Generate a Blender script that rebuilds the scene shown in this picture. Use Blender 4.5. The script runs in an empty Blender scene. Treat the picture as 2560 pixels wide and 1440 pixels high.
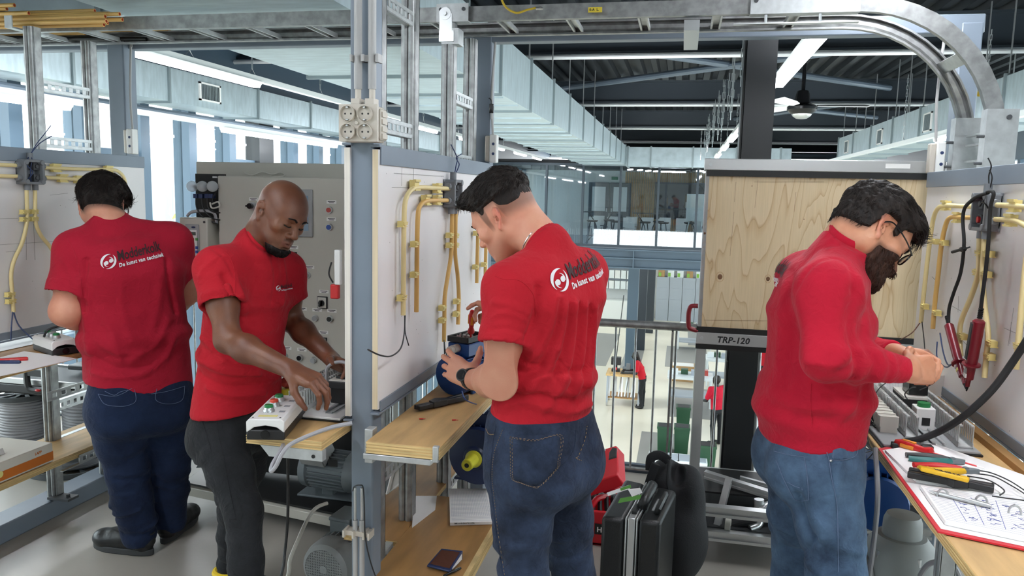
import bpy, bmesh, math, random, time
import numpy as np
from mathutils import Vector, Matrix, noise as mnoise
from mathutils.bvhtree import BVHTree
T0=time.time()
sc=bpy.context.scene
COL=sc.collection
# ---------------------------------------------------------------- camera
FPX=1923.0; CX,CY=1280.0,720.0; CAMH=1.65
def _vc(px,py):
    v=np.array([(px-CX)/FPX,-(py-CY)/FPX,-1.0]); return v/np.linalg.norm(v)
_dy=_vc(1708,492); _up=-_vc(878,17000); _up=_up-_dy*np.dot(_up,_dy); _up/=np.linalg.norm(_up)
_dx=np.cross(_dy,_up); RW=np.array([_dx,_dy,_up]); CAM=np.array([0,0,CAMH])
cam_d=bpy.data.cameras.new('camera'); cam=bpy.data.objects.new('camera',cam_d); COL.objects.link(cam)
cam_d.sensor_width=36; cam_d.lens=FPX/2560*36; cam_d.clip_start=.05; cam_d.clip_end=300
_m=Matrix(RW.tolist()).to_4x4(); _m.translation=Vector(CAM); cam.matrix_world=_m
sc.camera=cam
def at(px,py,x=None,y=None,z=None):
    """the point of the place seen at a picture position, on the plane x=.., y=.. or z=.."""
    d=RW@np.array([(px-CX)/FPX,-(py-CY)/FPX,-1.0])
    i,v=(0,x) if x is not None else (1,y) if y is not None else (2,z)
    return Vector((CAM+d*((v-CAM[i])/d[i])).tolist())
# ---------------------------------------------------------------- world, light, exposure
w=bpy.data.worlds.new('sky'); sc.world=w; w.use_nodes=True
nt=w.node_tree; bg=nt.nodes['Background']
bg.inputs[0].default_value=(.90,.96,1.0,1); bg.inputs[1].default_value=2.2
sun_d=bpy.data.lights.new('sun','SUN'); sun_d.energy=1.2; sun_d.angle=math.radians(8); sun_d.color=(1,.96,.9)
sun=bpy.data.objects.new('sun',sun_d); COL.objects.link(sun); sun.rotation_euler=(math.radians(48),0,math.radians(-62))
sc.view_settings.view_transform='Standard'; sc.view_settings.look='None'
sc.view_settings.exposure=2.0; sc.view_settings.gamma=1; sc.view_settings.use_curve_mapping=False
try:
    sc.cycles.max_bounces=6; sc.cycles.diffuse_bounces=3; sc.cycles.glossy_bounces=3; sc.cycles.transmission_bounces=4
    sc.cycles.transparent_max_bounces=12; sc.cycles.caustics_reflective=False; sc.cycles.caustics_refractive=False
    sc.cycles.use_denoising=True; sc.cycles.sample_clamp_indirect=4; sc.cycles.use_adaptive_sampling=True
except Exception: pass
# ---------------------------------------------------------------- helpers: materials
def lin(c):
    if isinstance(c,str):
        c=c.lstrip('#'); c=[int(c[i:i+2],16)/255 for i in (0,2,4)]
        c=[(v/12.92 if v<=.04045 else ((v+.055)/1.055)**2.4) for v in c]
    return (c[0],c[1],c[2],1)
MATS={}
def mat(name,col,rough=.5,metal=0.,var=0.,vs=8.,bump=0.,bs=60.,stretch=None,col2=None,emit=0.,alpha=1.,spec=None,coat=0.,trans=0.,ior=1.45,sheen=0.,vdetail=4):
    if name in MATS: return MATS[name]
    m=bpy.data.materials.new(name); m.use_nodes=True; MATS[name]=m
    nt=m.node_tree; b=nt.nodes['Principled BSDF']; c=lin(col)
    b.inputs['Base Color'].default_value=c; b.inputs['Roughness'].default_value=rough; b.inputs['Metallic'].default_value=metal
    if spec is not None: b.inputs['Specular IOR Level'].default_value=spec
    if coat: b.inputs['Coat Weight'].default_value=coat
    if sheen: b.inputs['Sheen Weight'].default_value=sheen
    if trans: b.inputs['Transmission Weight'].default_value=trans; b.inputs['IOR'].default_value=ior
    if emit: b.inputs['Emission Color'].default_value=c; b.inputs['Emission Strength'].default_value=emit
    if alpha<1: b.inputs['Alpha'].default_value=alpha
    if var or bump or col2:
        tc=nt.nodes.new('ShaderNodeTexCoord'); mp=nt.nodes.new('ShaderNodeMapping'); nt.links.new(tc.outputs['Object'],mp.inputs[0])
        if stretch: mp.inputs['Scale'].default_value=stretch
        if var or col2:
            n=nt.nodes.new('ShaderNodeTexNoise'); n.inputs['Scale'].default_value=vs; n.inputs['Detail'].default_value=vdetail; nt.links.new(mp.outputs[0],n.inputs[0])
            r=nt.nodes.new('ShaderNodeValToRGB'); nt.links.new(n.outputs[0],r.inputs[0])
            c2=lin(col2) if col2 else tuple(v*(1-var) for v in c[:3])+(1,)
            c1=c if col2 else tuple(min(1,v*(1+var)) for v in c[:3])+(1,)
            r.color_ramp.elements[0].position=.32; r.color_ramp.elements[1].position=.68
            r.color_ramp.elements[0].color=c2; r.color_ramp.elements[1].color=c1
            nt.links.new(r.outputs[0],b.inputs['Base Color'])
        if bump:
            n2=nt.nodes.new('ShaderNodeTexNoise'); n2.inputs['Scale'].default_value=bs; n2.inputs['Detail'].default_value=3; nt.links.new(mp.outputs[0],n2.inputs[0])
            bp=nt.nodes.new('ShaderNodeBump'); bp.inputs['Strength'].default_value=bump; bp.inputs['Distance'].default_value=.01
            nt.links.new(n2.outputs[0],bp.inputs['Height']); nt.links.new(bp.outputs[0],b.inputs['Normal'])
    return m
def nodes(m): return m.node_tree.nodes,m.node_tree.links,m.node_tree.nodes['Principled BSDF']
# ---------------------------------------------------------------- helpers: meshes
ORG={}
def V(*a): return Vector(a[0]) if len(a)==1 else Vector(a)
def frame(ax,hint=None):
    ax=V(ax).normalized(); h=V(hint) if hint is not None else (V(0,0,1) if abs(ax.z)<.9 else V(0,1,0))
    u=(h-ax*h.dot(ax)).normalized(); return u,ax.cross(u),ax
def catmull(pts,k=6,closed=False):
    pts=[V(p) for p in pts]; n=len(pts)
    if n<3: return pts
    out=[]
    for i in range(n if closed else n-1):
        g=(lambda j: pts[j%n]) if closed else (lambda j: pts[min(max(j,0),n-1)])
        a,b,c,d=g(i-1),g(i),g(i+1),g(i+2)
        for s in range(k):
            t=s/k; out.append(.5*((2*b)+(c-a)*t+(2*a-5*b+4*c-d)*t*t+(3*b-a-3*c+d)*t**3))
    if not closed: out.append(pts[-1])
    return out
class MB:
    def __init__(s): s.v=[]; s.f=[]; s.m=[]; s.mi=0
    def add(s,vs,fs):
        o=len(s.v); s.v+= [tuple(p) for p in vs]
        for f in fs: s.f.append(tuple(i+o for i in f)); s.m.append(s.mi)
        return s
    def box(s,c,size,rot=None):
        c=V(c); a,b,d=[x/2 for x in size]
        vs=[V(x,y,z) for z in(-d,d) for y in(-b,b) for x in(-a,a)]
        if rot is not None: vs=[rot@v for v in vs]
        return s.add([c+v for v in vs],[(0,2,3,1),(4,5,7,6),(0,1,5,4),(2,6,7,3),(0,4,6,2),(1,3,7,5)])
    def b2(s,lo,hi): return s.box([(a+b)/2 for a,b in zip(lo,hi)],[b-a for a,b in zip(lo,hi)])
    def hexa(s,bot,top):
        """solid from 4 bottom and 4 top points (same winding)"""
        n=len(bot); return s.add(list(bot)+list(top),[tuple(range(n-1,-1,-1)),tuple(range(n,2*n))]+[(i,(i+1)%n,n+(i+1)%n,n+i) for i in range(n)])
    def prism(s,poly,d):
        d=V(d); p=[V(q) for q in poly]; return s.hexa(p,[q+d for q in p])
    def beam(s,p0,p1,wd,ht,up=(0,0,1)):
        p0,p1=V(p0),V(p1); ax=(p1-p0).normalized(); u=V(up); u=(u-ax*u.dot(ax)).normalized(); r=ax.cross(u)
        q=[r*wd/2*a+u*ht/2*b for a,b in((-1,-1),(1,-1),(1,1),(-1,1))]
        return s.hexa([p0+x for x in q],[p1+x for x in q])
    def ring(s,c,u,v,r,n): return [c+(u*math.cos(2*math.pi*i/n)+v*math.sin(2*math.pi*i/n))*r for i in range(n)]
    def cyl(s,p0,p1,r,r1=None,n=14,caps=True):
        p0,p1=V(p0),V(p1); u,v,_=frame(p1-p0); r1=r if r1 is None else r1
        A=s.ring(p0,u,v,r,n); B=s.ring(p1,u,v,r1,n)
        fs=[(i,(i+1)%n,n+(i+1)%n,n+i) for i in range(n)]
        if caps: fs+=[tuple(range(n-1,-1,-1)),tuple(range(n,2*n))]
        return s.add(A+B,fs)
    def pipe(s,p0,p1,r,ri,n=14):
        """open tube with wall thickness"""
        p0,p1=V(p0),V(p1); u,v,_=frame(p1-p0)
        vs=s.ring(p0,u,v,r,n)+s.ring(p1,u,v,r,n)+s.ring(p0,u,v,ri,n)+s.ring(p1,u,v,ri,n); fs=[]
        for i in range(n):
            j=(i+1)%n; fs+=[(i,j,n+j,n+i),(2*n+j,2*n+i,3*n+i,3*n+j),(j,i,2*n+i,2*n+j),(n+i,n+j,3*n+j,3*n+i)]
        return s.add(vs,fs)
    def tube(s,pts,r,n=8,k=6,closed=False,caps=True,flat=None):
        P=catmull(pts,k,closed) if k>1 else [V(p) for p in pts]
        N=len(P); rs=r if callable(r) else (lambda t:r)
        t0=(P[1]-P[0]).normalized(); u,v,_=frame(t0); vs=[]
        for i in range(N):
            if closed: t=(P[(i+1)%N]-P[i-1]).normalized()
            else: t=(P[min(i+1,N-1)]-P[max(i-1,0)]).normalized()
            u=(u-t*u.dot(t)).normalized(); v=t.cross(u)
            R=rs(i/max(1,N-1))
            if flat: vs+=[P[i]+u*math.cos(2*math.pi*j/n)*R+v*math.sin(2*math.pi*j/n)*R*flat for j in range(n)]
            else: vs+=s.ring(P[i],u,v,R,n)
        fs=[]
        for i in range(N if closed else N-1):
            a=i*n; b=((i+1)%N)*n
            fs+=[(a+j,a+(j+1)%n,b+(j+1)%n,b+j) for j in range(n)]
        if caps and not closed: fs+=[tuple(range(n-1,-1,-1)),tuple(range((N-1)*n,N*n))]
        return s.add(vs,fs)
    def lathe(s,prof,o,ax=(0,0,1),n=20,hint=None):
        o=V(o); u,v,a=frame(ax,hint); vs=[]; fs=[]
        for r,h in prof: vs+=s.ring(o+a*h,u,v,max(r,1e-5),n)
        for k in range(len(prof)-1):
            for i in range(n): j=(i+1)%n; fs.append((k*n+i,k*n+j,(k+1)*n+j,(k+1)*n+i))
        fs+=[tuple(range(n-1,-1,-1)),tuple(range((len(prof)-1)*n,len(prof)*n))]
        return s.add(vs,fs)
    def ell(s,c,r,rot=None,nu=16,nv=10):
        c=V(c); r=(r,r,r) if not hasattr(r,'__len__') else r; vs=[];fs=[]
        for j in range(nv+1):
            th=math.pi*j/nv
            for i in range(nu):
                ph=2*math.pi*i/nu; p=V(r[0]*math.sin(th)*math.cos(ph),r[1]*math.sin(th)*math.sin(ph),r[2]*math.cos(th)*1.0)
                vs.append(c+(rot@p if rot is not None else p))
        for j in range(nv):
            for i in range(nu): k=(i+1)%nu; fs.append((j*nu+i,(j+1)*nu+i,(j+1)*nu+k,j*nu+k))
        return s.add(vs,fs)
    def grid(s,fn,nu,nv):
        vs=[fn(i/nu,j/nv) for j in range(nv+1) for i in range(nu+1)]
        return s.add(vs,[(j*(nu+1)+i,j*(nu+1)+i+1,(j+1)*(nu+1)+i+1,(j+1)*(nu+1)+i) for j in range(nv) for i in range(nu)])
    def build(s,name,mats,parent=None,smooth=35,bev=0,seg=2,label=None,kind=None,org=None):
        me=bpy.data.meshes.new(name)
        if parent is not None: o0=ORG[parent.name]
        elif org is not None: o0=V(org)
        else:
            a=np.array(s.v); o0=V((a[:,0].min()+a[:,0].max())/2,(a[:,1].min()+a[:,1].max())/2,a[:,2].min())
        me.from_pydata([(p[0]-o0.x,p[1]-o0.y,p[2]-o0.z) for p in s.v],[],s.f)
        mats=mats if isinstance(mats,(list,tuple)) else [mats]
        for m in mats: me.materials.append(m)
        if len(mats)>1: me.polygons.foreach_set('material_index',s.m)
        bm=bmesh.new(); bm.from_mesh(me); bmesh.ops.recalc_face_normals(bm,faces=bm.faces); bm.to_mesh(me); bm.free()
        if smooth:
            me.polygons.foreach_set('use_smooth',[True]*len(me.polygons))
            me.set_sharp_from_angle(angle=math.radians(smooth))
        me.update()
        ob=bpy.data.objects.new(name,me); COL.objects.link(ob)
        if parent is not None: ob.parent=parent
        else: ob.location=o0
        ORG[ob.name]=o0
        if bev:
            b=ob.modifiers.new('bevel','BEVEL'); b.width=bev; b.segments=seg; b.limit_method='ANGLE'; b.angle_limit=math.radians(40); b.harden_normals=False
        if label: ob['label']=label
        if kind: ob['kind']=kind
        return ob
def tag(o,label=None,cat=None,group=None,kind=None):
    if label: o['label']=label
    if cat: o['category']=cat
    if group: o['group']=group
    if kind: o['kind']=kind
    return o
def thing(name,label,cat,loc=(0,0,0),rotz=0,group=None,local=False):
    o=bpy.data.objects.new(name,None); COL.objects.link(o); o.location=V(loc); o.rotation_euler=(0,0,rotz); o.empty_display_size=.05
    tag(o,label,cat,group); ORG[o.name]=V(0,0,0) if local else V(loc); return o
def dup(root,loc,rotz=None,label=None,group=None):
    r=root.copy(); COL.objects.link(r); r.location=V(loc)
    if rotz is not None: r.rotation_euler=(0,0,rotz)
    if label: r['label']=label
    if group: r['group']=group
    ORG[r.name]=V(loc)
    for ch in list(root.children):
        c=ch.copy(); COL.objects.link(c); c.parent=r
        for g in list(ch.children):
            d=g.copy(); COL.objects.link(d); d.parent=c
    return r
def struct(o): o['kind']='structure'; return o
def rotz(a): return Matrix.Rotation(a,3,'Z')
def basis(x,y,z): return Matrix((x,y,z)).transposed()
rnd=random.Random(7)
# ---------------------------------------------------------------- text as flat meshes
def text_mesh(s,size,bold=0.,shear=0.,space=1.,align='LEFT'):
    cu=bpy.data.curves.new('t','FONT'); cu.body=s; cu.size=size; cu.offset=bold; cu.shear=shear; cu.space_character=space; cu.align_x=align; cu.resolution_u=2
    ob=bpy.data.objects.new('t',cu); COL.objects.link(ob); dg=bpy.context.evaluated_depsgraph_get(); dg.update()
    me=bpy.data.meshes.new_from_object(ob.evaluated_get(dg)); vs=[v.co.copy() for v in me.vertices]; fs=[tuple(p.vertices) for p in me.polygons]
    bpy.data.objects.remove(ob); bpy.data.curves.remove(cu); bpy.data.meshes.remove(me)
    return vs,fs
def put_text(mb,s,size,o,u,v,**k):
    """flat text in mb at origin o, reading along u, up along v"""
    o,u,v=V(o),V(u).normalized(),V(v).normalized(); vs,fs=text_mesh(s,size,**k)
    mb.add([o+u*p.x+v*p.y for p in vs],fs); return (max([p.x for p in vs]) if vs else 0)
# ================================================================ materials
M=lambda k:MATS[k]
mat('concrete','#a9a49a',.38,var=.10,vs=1.6,bump=.04,bs=40)
mat('concrete_wall','#b9b8b4',.8)
mat('steel_blue','#7c8793',.42,var=.04,vs=6,spec=.5)
mat('steel_blue_dark','#5a6672',.45)
mat('galv','#9c9d9c',.42,metal=.75,var=.22,vs=26,vdetail=5)
mat('galv_light','#c0c3c3',.4,metal=.6,var=.1,vs=30)
mat('zinc','#c9cccc',.3,metal=.85)
mat('alu','#c4c5c4',.35,metal=.75)
mat('duct','#b4c2c6',.45,metal=.55,var=.10,vs=5,stretch=(1,4,1))
mat('duct_flange','#8e9a9c',.45,metal=.6)
mat('roof_deck','#2b2f33',.42,metal=.35,var=.2,vs=3)
mat('roof_beam','#2c343b',.45)
mat('black_steel','#202224',.4)
mat('mullion','#4d6171',.45)
mat('white_paint','#e8e8e4',.5)
mat('offwhite_trunk','#dfe3e2',.4)
mat('floor_low','#d9d2c0',.3,var=.04,vs=.6)
mat('floor_patch','#84837f',.4)
mat('far_beam','#586a78',.5)
mat('dark_glass_frame','#3c4750',.5)
mat('slat_wood','#b08a5a',.6,var=.15,vs=6,stretch=(6,6,.6))
mat('far_white','#e4e6e4',.7)
mat('far_grey','#a3abb4',.5)
mat('black','#151515',.5)
mat('black_gloss','#101012',.22)
mat('charcoal','#2a2b2d',.6)
mat('rubber','#1b1b1c',.75)
mat('tube_on','#f4f8ff',.4,emit=14.)
mat('tube_off','#eef2f2',.4)
mat('far_lamp','#f6f9ff',.4,emit=5.)
def glass_mat(name,tint,refl=.12):
    m=bpy.data.materials.new(name); m.use_nodes=True; n=m.node_tree.nodes; l=m.node_tree.links; n.clear()
    o=n.new('ShaderNodeOutputMaterial'); t=n.new('ShaderNodeBsdfTransparent'); t.inputs[0].default_value=tint
    g=n.new('ShaderNodeBsdfGlossy'); g.inputs['Roughness'].default_value=.02; fr=n.new('ShaderNodeLayerWeight'); fr.inputs[0].default_value=.25
    mu=n.new('ShaderNodeMath'); mu.operation='MULTIPLY_ADD'; mu.inputs[1].default_value=.6; mu.inputs[2].default_value=refl*.3
    mx=n.new('ShaderNodeMixShader'); l.new(fr.outputs['Fresnel'],mu.inputs[0]); l.new(mu.outputs[0],mx.inputs[0]); l.new(t.outputs[0],mx.inputs[1]); l.new(g.outputs[0],mx.inputs[2]); l.new(mx.outputs[0],o.inputs[0])
    MATS[name]=m
glass_mat('pane',(.93,.97,.97,1)); glass_mat('pane_far',(.80,.86,.88,1),.3)
# ================================================================ setting
ZL=-4.4
m=MB(); m.b2((-6.6,-8,-.3),(7.5,4.52,0)); struct(m.build('floor',M('concrete'),bev=.01))
m=MB(); m.b2((-6.6,4.525,-.34),(7.5,4.56,.045)); struct(m.build('trim_1',M('steel_blue_dark')))
m=MB(); m.b2((-14,4.6,ZL-.2),(12,40,ZL)); fl=struct(m.build('floor_lower',M('floor_low')))
for (x0,y0,x1,y1) in ((-.1,21.2,1.5,24.6),(-.35,27.6,1.2,31.5),(-1.9,26.2,-1.2,30.6),(1.4,15.5,4,18.5),(-.75,17.2,.35,19.6),(-3.4,27.0,-2.4,33.5),(.5,32,2.2,36)):
    m=MB(); m.b2((x0,y0,ZL),(x1,y1,ZL+.008)); m.build('floor_patch',M('floor_patch'),parent=fl,kind='structure')
# roof deck with ribs along the hall
m=MB(); x=-7.4
prof=[]
while x<9.5:
    prof+= [(x,3.93),(x+.09,3.93),(x+.12,4.02),(x+.24,4.02),(x+.27,3.93)]; x+=.27
m.add([V(a,y,z) for y in (-8,41) for a,z in prof],[(i,i+1,len(prof)+i+1,len(prof)+i) for i in range(len(prof)-1)])
m.b2((-7.4,-8,4.05),(9.6,41,4.12))
ceil=struct(m.build('ceiling',M('roof_deck'),smooth=0))
for i,y in enumerate((4.95,10.4,15.8,21.2,26.6,32.0,37.4)):
    m=MB(); z0,z1=3.47,3.9
    m.b2((-7.3,y-.11,z0),(9.5,y+.11,z0+.03)); m.b2((-7.3,y-.11,z1-.03),(9.5,y+.11,z1)); m.b2((-7.3,y-.012,z0),(9.5,y+.012,z1))
    struct(m.build('roof_beam',M('roof_beam'),parent=ceil,smooth=0))
    m=MB(); m.cyl((-7.3,y-.16,3.42),(9.5,y-.16,3.42),.028,n=8)
    m.build('conduit_rail',M('offwhite_trunk'),parent=ceil,kind='structure')
for a,b in (((-1.9,10.5,3.72),(3.6,15.6,3.72)),((-2.6,15.4,3.7),(3.2,10.7,3.7)),((-1.0,15.9,3.72),(4.6,21,3.72)),((1.2,21.2,3.7),(4.6,15.9,3.7))):
    m=MB(); m.cyl(a,b,.055,n=10); m.build('roof_brace',M('steel_blue_dark'),parent=ceil,kind='structure')
# roof light-blocking ends keep the hall as a hall
# facades: dark mullions with panes, both sides
def facade(xf,side,name,out):
    wl=MB(); wl.b2((xf-.1,-8,2.66),(xf+.1,40,4.1)); wl.b2((xf-.1,-8,-.32),(xf+.1,40,.02)); w_=struct(wl.build(name,M('mullion'),smooth=0))
    y=3.62-.93*12; k=-12
    while y<40:
        wd=.16 if (k-8)%6 else .42
        m=MB(); m.b2((xf-.12,y-wd/2,ZL),(xf+.12,y+wd/2,2.66)); m.build('mullion',M('mullion') if (k-8)%6 else M('black_steel'),parent=w_,smooth=0,kind='structure')
        m=MB(); m.b2((xf-.01,y+wd/2,.02),(xf+.01,y+.93-.08,2.66)); m.build('pane',M('pane'),parent=w_,smooth=0,kind='structure')
        if k%3==1:
            m=MB(); m.b2((xf-.04,y+wd/2,1.98),(xf+.04,y+.86,2.05)); m.build('transom',M('mullion'),parent=w_,smooth=0,kind='structure')
        y+=.93; k+=1
    m=MB(); m.b2((xf-.01,-8,ZL),(xf+.01,40,-.32)); m.build('pane',M('pane'),parent=w_,smooth=0,kind='structure')
facade(-6.5,-1,'wall_left',-1); facade(7.4,1,'wall_right',1)
m=MB(); m.b2((-7.4,-8.2,-.3),(9.6,-8,4.1)); struct(m.build('wall_front',M('far_white')))
# far end wall of the lower hall
m=MB(); m.b2((-14,38.6,ZL),(12,38.9,-.6)); struct(m.build('wall_back',M('far_white')))
# ---- far block: glazed canteen on a steel floor beam
Yb=24.8
m=MB(); m.b2((-8,Yb,-.06),(8,34,0)); fb=struct(m.build('floor_canteen',M('far_grey')))
m=MB()
m.b2((-8,Yb-.02,-.62),(8,Yb+.02,-.05)); m.b2((-8,Yb-.18,-.66),(8,Yb+.14,-.62)); m.b2((-8,Yb-.18,-.09),(8,Yb+.14,-.05)); m.b2((-8,Yb-.18,-.36),(8,Yb-.03,-.32))
for x in (-1.45,2.2): m.b2((x-.02,Yb-.16,-.62),(x+.02,Yb,-.09))
struct(m.build('trim_2',M('far_beam'),smooth=0))
m=MB(); m.b2((-8,Yb+.3,-.5),(8,38,-.4)); struct(m.build('ceiling_lower',M('far_white')))
m=MB(); m.b2((-8,Yb+.05,2.62),(8,34,2.75)); struct(m.build('ceiling_canteen',M('charcoal')))
wg=MB(); wg.b2((-8,Yb-.06,0),(8,Yb+.06,.07)); wg.b2((-8,Yb-.06,2.56),(8,Yb+.06,2.64)); wg=struct(wg.build('wall_canteen',M('dark_glass_frame'),smooth=0))
for i in range(-5,7):
    x=.42+i*1.19
    m=MB(); m.b2((x-.035,Yb-.06,.07),(x+.035,Yb+.06,2.56)); m.build('mullion',M('dark_glass_frame'),parent=wg,smooth=0,kind='structure')
    m=MB(); m.b2((x+.035,Yb-.01,.07),(x+1.155,Yb+.01,2.56)); m.build('pane',M('pane_far'),parent=wg,smooth=0,kind='structure')
m=MB(); m.b2((-8,31.5,0),(8,31.6,2.62)); wb=struct(m.build('wall_canteen_back',M('far_white')))
for i in range(46):
    x=-2.3+i*.085
    m=MB(); m.b2((x,31.44,.02),(x+.06,31.5,2.6)); m.build('slat',M('slat_wood'),parent=wb,smooth=0,kind='structure')
# columns under the far block and near the rail
for (x,y,wd) in ((-1.52,26.6,.36),(-1.38,30.4,.36),(-1.2,34.4,.36),(5.5,27,.36)):
    m=MB(); m.b2((x-wd/2,y-wd/2,ZL),(x+wd/2,y+wd/2,-.5)); struct(m.build('column',M('mullion') if y<27 else M('roof_beam'),smooth=0,bev=.01))
m=MB(); cx0=.352
m.b2((cx0-.073,4.14,0),(cx0+.073,4.155,3.47)); m.b2((cx0-.073,4.285,0),(cx0+.073,4.30,3.47)); m.b2((cx0-.012,4.15,0),(cx0+.012,4.29,3.47)); m.b2((cx0-.085,4.16,0),(cx0-.0745,4.29,3.47))
struct(m.build('column',M('black_steel'),smooth=0))
# ================================================================ ducts
def duct(label,x0,x1,z0,z1,ys,extra=None,group=None,grilles=(),face=1,hang=None):
    t=thing('air_duct',label,'air duct',((x0+x1)/2,ys[0],z0),group=group)
    for a,b in zip(ys[:-1],ys[1:]):
        m=MB(); m.b2((x0,a+.012,z0),(x1,b-.012,z1)); m.build('duct_section',M('duct'),t,smooth=0)
        m=MB()
        for yy in (b-.03,):
            m.b2((x0-.025,yy,z0-.025),(x1+.025,yy+.03,z0+.0)); m.b2((x0-.025,yy,z1),(x1+.025,yy+.03,z1+.025)); m.b2((x0-.025,yy,z0),(x0,yy+.03,z1)); m.b2((x1,yy,z0),(x1+.025,yy+.03,z1))
        m.build('flange',M('duct_flange'),t,smooth=0)
    for y,w,h in grilles:
        xf=x1 if face>0 else x0; zc=(z0+z1)/2; s=face
        m=MB()
        for q in ((y-w/2,zc+h/2-.02,y+w/2,zc+h/2),(y-w/2,zc-h/2,y+w/2,zc-h/2+.02),(y-w/2,zc-h/2,y-w/2+.03,zc+h/2),(y+w/2-.03,zc-h/2,y+w/2,zc+h/2)):
            m.b2((min(xf,xf+s*.02),q[0],q[1]),(max(xf,xf+s*.02),q[2],q[3]))
        g=m.build('grille',M('white_paint'),t,smooth=0)
        m=MB(); m.b2((min(xf,xf+s*.004),y-w/2+.02,zc-h/2+.02),(max(xf,xf+s*.004),y+w/2-.02,zc+h/2-.02)); m.build('grille_back',M('charcoal'),g,smooth=0)
        n=int(w/.03)
        m=MB()
        for i in range(1,n): m.b2((min(xf,xf+s*.016),y-w/2+i*w/n-.006,zc-h/2+.02),(max(xf,xf+s*.016),y-w/2+i*w/n+.006,zc+h/2-.02))
        m.build('louvre',M('duct_flange'),g,smooth=0,kind='stuff')
    for y in (hang or ()):
        for xx in (x0+.03,x1-.01):
            m=MB(); m.cyl((xx,y,z1),(xx,y,3.93),.009,n=5); m.build('hanger_rod',M('zinc'),t,smooth=60)
    return t
ys=[1.9,3.2,4.6,5.9,7.02,8.45,9.95,11.4,13.0,14.6,16.2,17.8,19.4,21.0,22.6,23.45]
dm=duct('wide zinc air duct down the middle of the hall with ribbed pale underside',-3.0,-1.69,2.55,3.08,ys,hang=[8.4,9.9,11.4,13,14.6,16.2,17.8,19.4,21])
m=MB(); m.b2((-1.69,23.0,2.50),(2.9,23.6,3.06)); m.build('duct_section',M('duct'),dm,smooth=0)
for x in (-1.66,-1.0,.2,1.4,2.6):
    m=MB(); m.b2((x,22.97,2.47),(x+.04,23.63,3.09)); m.build('flange',M('duct_flange'),dm,smooth=0)
for i in range(24):  # ribs of the pale underside
    m=MB(); y=7.25+i*.66; m.b2((-2.98,y,2.536),(-1.71,y+.025,2.55)); m.build('rib',M('duct'),dm,smooth=0)
ysl=[2.1,3.7,5.3,6.55,8.05,8.2,9.2,9.35,10.2,12.1,14,16,18,20,22,24]
duct('long zinc air duct along the left window wall, white grille near its middle',-6.3,-5.8,2.60,2.98,[2.1,3.7,5.3,6.52,7.95,9.85,11.4,12.9,14.5,16.2,18,20,22,24],grilles=[(8.72,.44,.22),(5.45,.44,.22),(13.6,.44,.22)],face=1)
m=MB(); m.cyl((-6.25,2.0,2.52),(-6.25,24,2.52),.05,n=10)
tag(m.build('dark_pipe',M('steel_blue_dark')),'dark pipe hung below the duct along the left window wall','pipe')
duct('long zinc air duct along the right window wall with three square white grilles',3.28,3.9,2.52,3.0,[2.0,3.6,5.2,6.6,8.0,9.3,10.8,12.3,13.8,15.3,16.8,18.3],grilles=[(6.9,.36,.26),(11.9,.36,.26),(14.6,.36,.26),(17.4,.36,.26)],face=-1,hang=[8.6,9.3,10.0,10.8,12.3,13.1,13.8,15.3,16.0,16.8,18])
# cross duct up over the frame at the left
t=thing('air_duct','zinc air duct crossing overhead at the top left, seen from below','air duct',(-2.4,5.3,2.95))
m=MB(); m.b2((-5.6,5.2,2.90),(-3.05,6.2,3.4)); m.build('duct_section',M('duct'),t,smooth=0)
m=MB(); m.b2((-4.4,5.18,2.88),(-4.35,6.22,3.42)); m.build('flange',M('duct_flange'),t,smooth=0)
# ================================================================ lights on trunking
def chain_mb(p0,p1,step=.036,r=.0028,w=.011):
    m=MB(); p0,p1=V(p0),V(p1); n=max(2,int((p1-p0).length/step))
    for i in range(n):
        c=p0.lerp(p1,(i+.5)/n); a=V(1,0,0) if i%2 else V(0,1,0); h=step*.6
        for s in(-1,1): m.cyl(c+a*s*w*.6-V(0,0,h),c+a*s*w*.6+V(0,0,h),r,n=4,caps=False)
    return m
def light_run(label,x,z,y0,y1,lamps,chains,wd=.07,group=None,ceil=3.42,lit=True,lw=.11):
    t=thing('light_trunking',label,'ceiling light',(x,y0,z),group=group)
    m=MB(); m.b2((x-wd/2,y0,z+.03),(x+wd/2,y1,z+.085)); m.build('trunking',M('offwhite_trunk'),t,smooth=0)
    for a,b in lamps:
        m=MB(); m.prism([(x-lw/2,a,z+.03),(x-lw/2*.8,a,z),(x+lw/2*.8,a,z),(x+lw/2,a,z+.03)],(0,b-a,0)); h=m.build('lamp_housing',M('offwhite_trunk'),t,smooth=0)
        m=MB(); m.prism([(x-lw*.42,a+.02,z-.001),(x-lw*.3,a+.02,z-.032),(x+lw*.3,a+.02,z-.032),(x+lw*.42,a+.02,z-.001)],(0,b-a-.04,0)); m.build('lamp_tube',M('tube_on') if lit else M('tube_off'),h,smooth=0)
    for y in chains:
        c=chain_mb((x,y,z+.15),(x,y,ceil),step=.05,r=.004,w=.015)
        for s in(-1,1): c.cyl((x,y,z+.15),(x,y+s*.07,z+.085),.003,n=4)
        c.build('chain',M('zinc'),t,smooth=0)
    return t
light_run('long row of fluorescent lights on white trunking along the left side of the hall',-4.45,2.72,5.2,34,[(5.6,7.56),(12.1,13.6),(15.2,16.6),(17.6,19.0),(20.4,21.8),(23.0,24.2)],[6.4,7.45,9.0,11.2,12.9,15,17,19])
light_run('fluorescent light row close to the left windows, hung below the duct',-5.75,2.36,3.0,26,[(3.4,6.4),(8.9,12.2),(14.5,17)],[],wd=.06,lit=True,lw=.09)
light_run('fluorescent light row above the plywood trainer board running down the hall',.84,2.75,-2.5,33,[(-2.2,-.7),(.2,1.7),(2.6,4.1),(5.55,8.0),(14.3,15.7),(17.2,18.6),(20.5,22)],[5.7,8.4,11,14,17,20],lw=.15)
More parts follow.
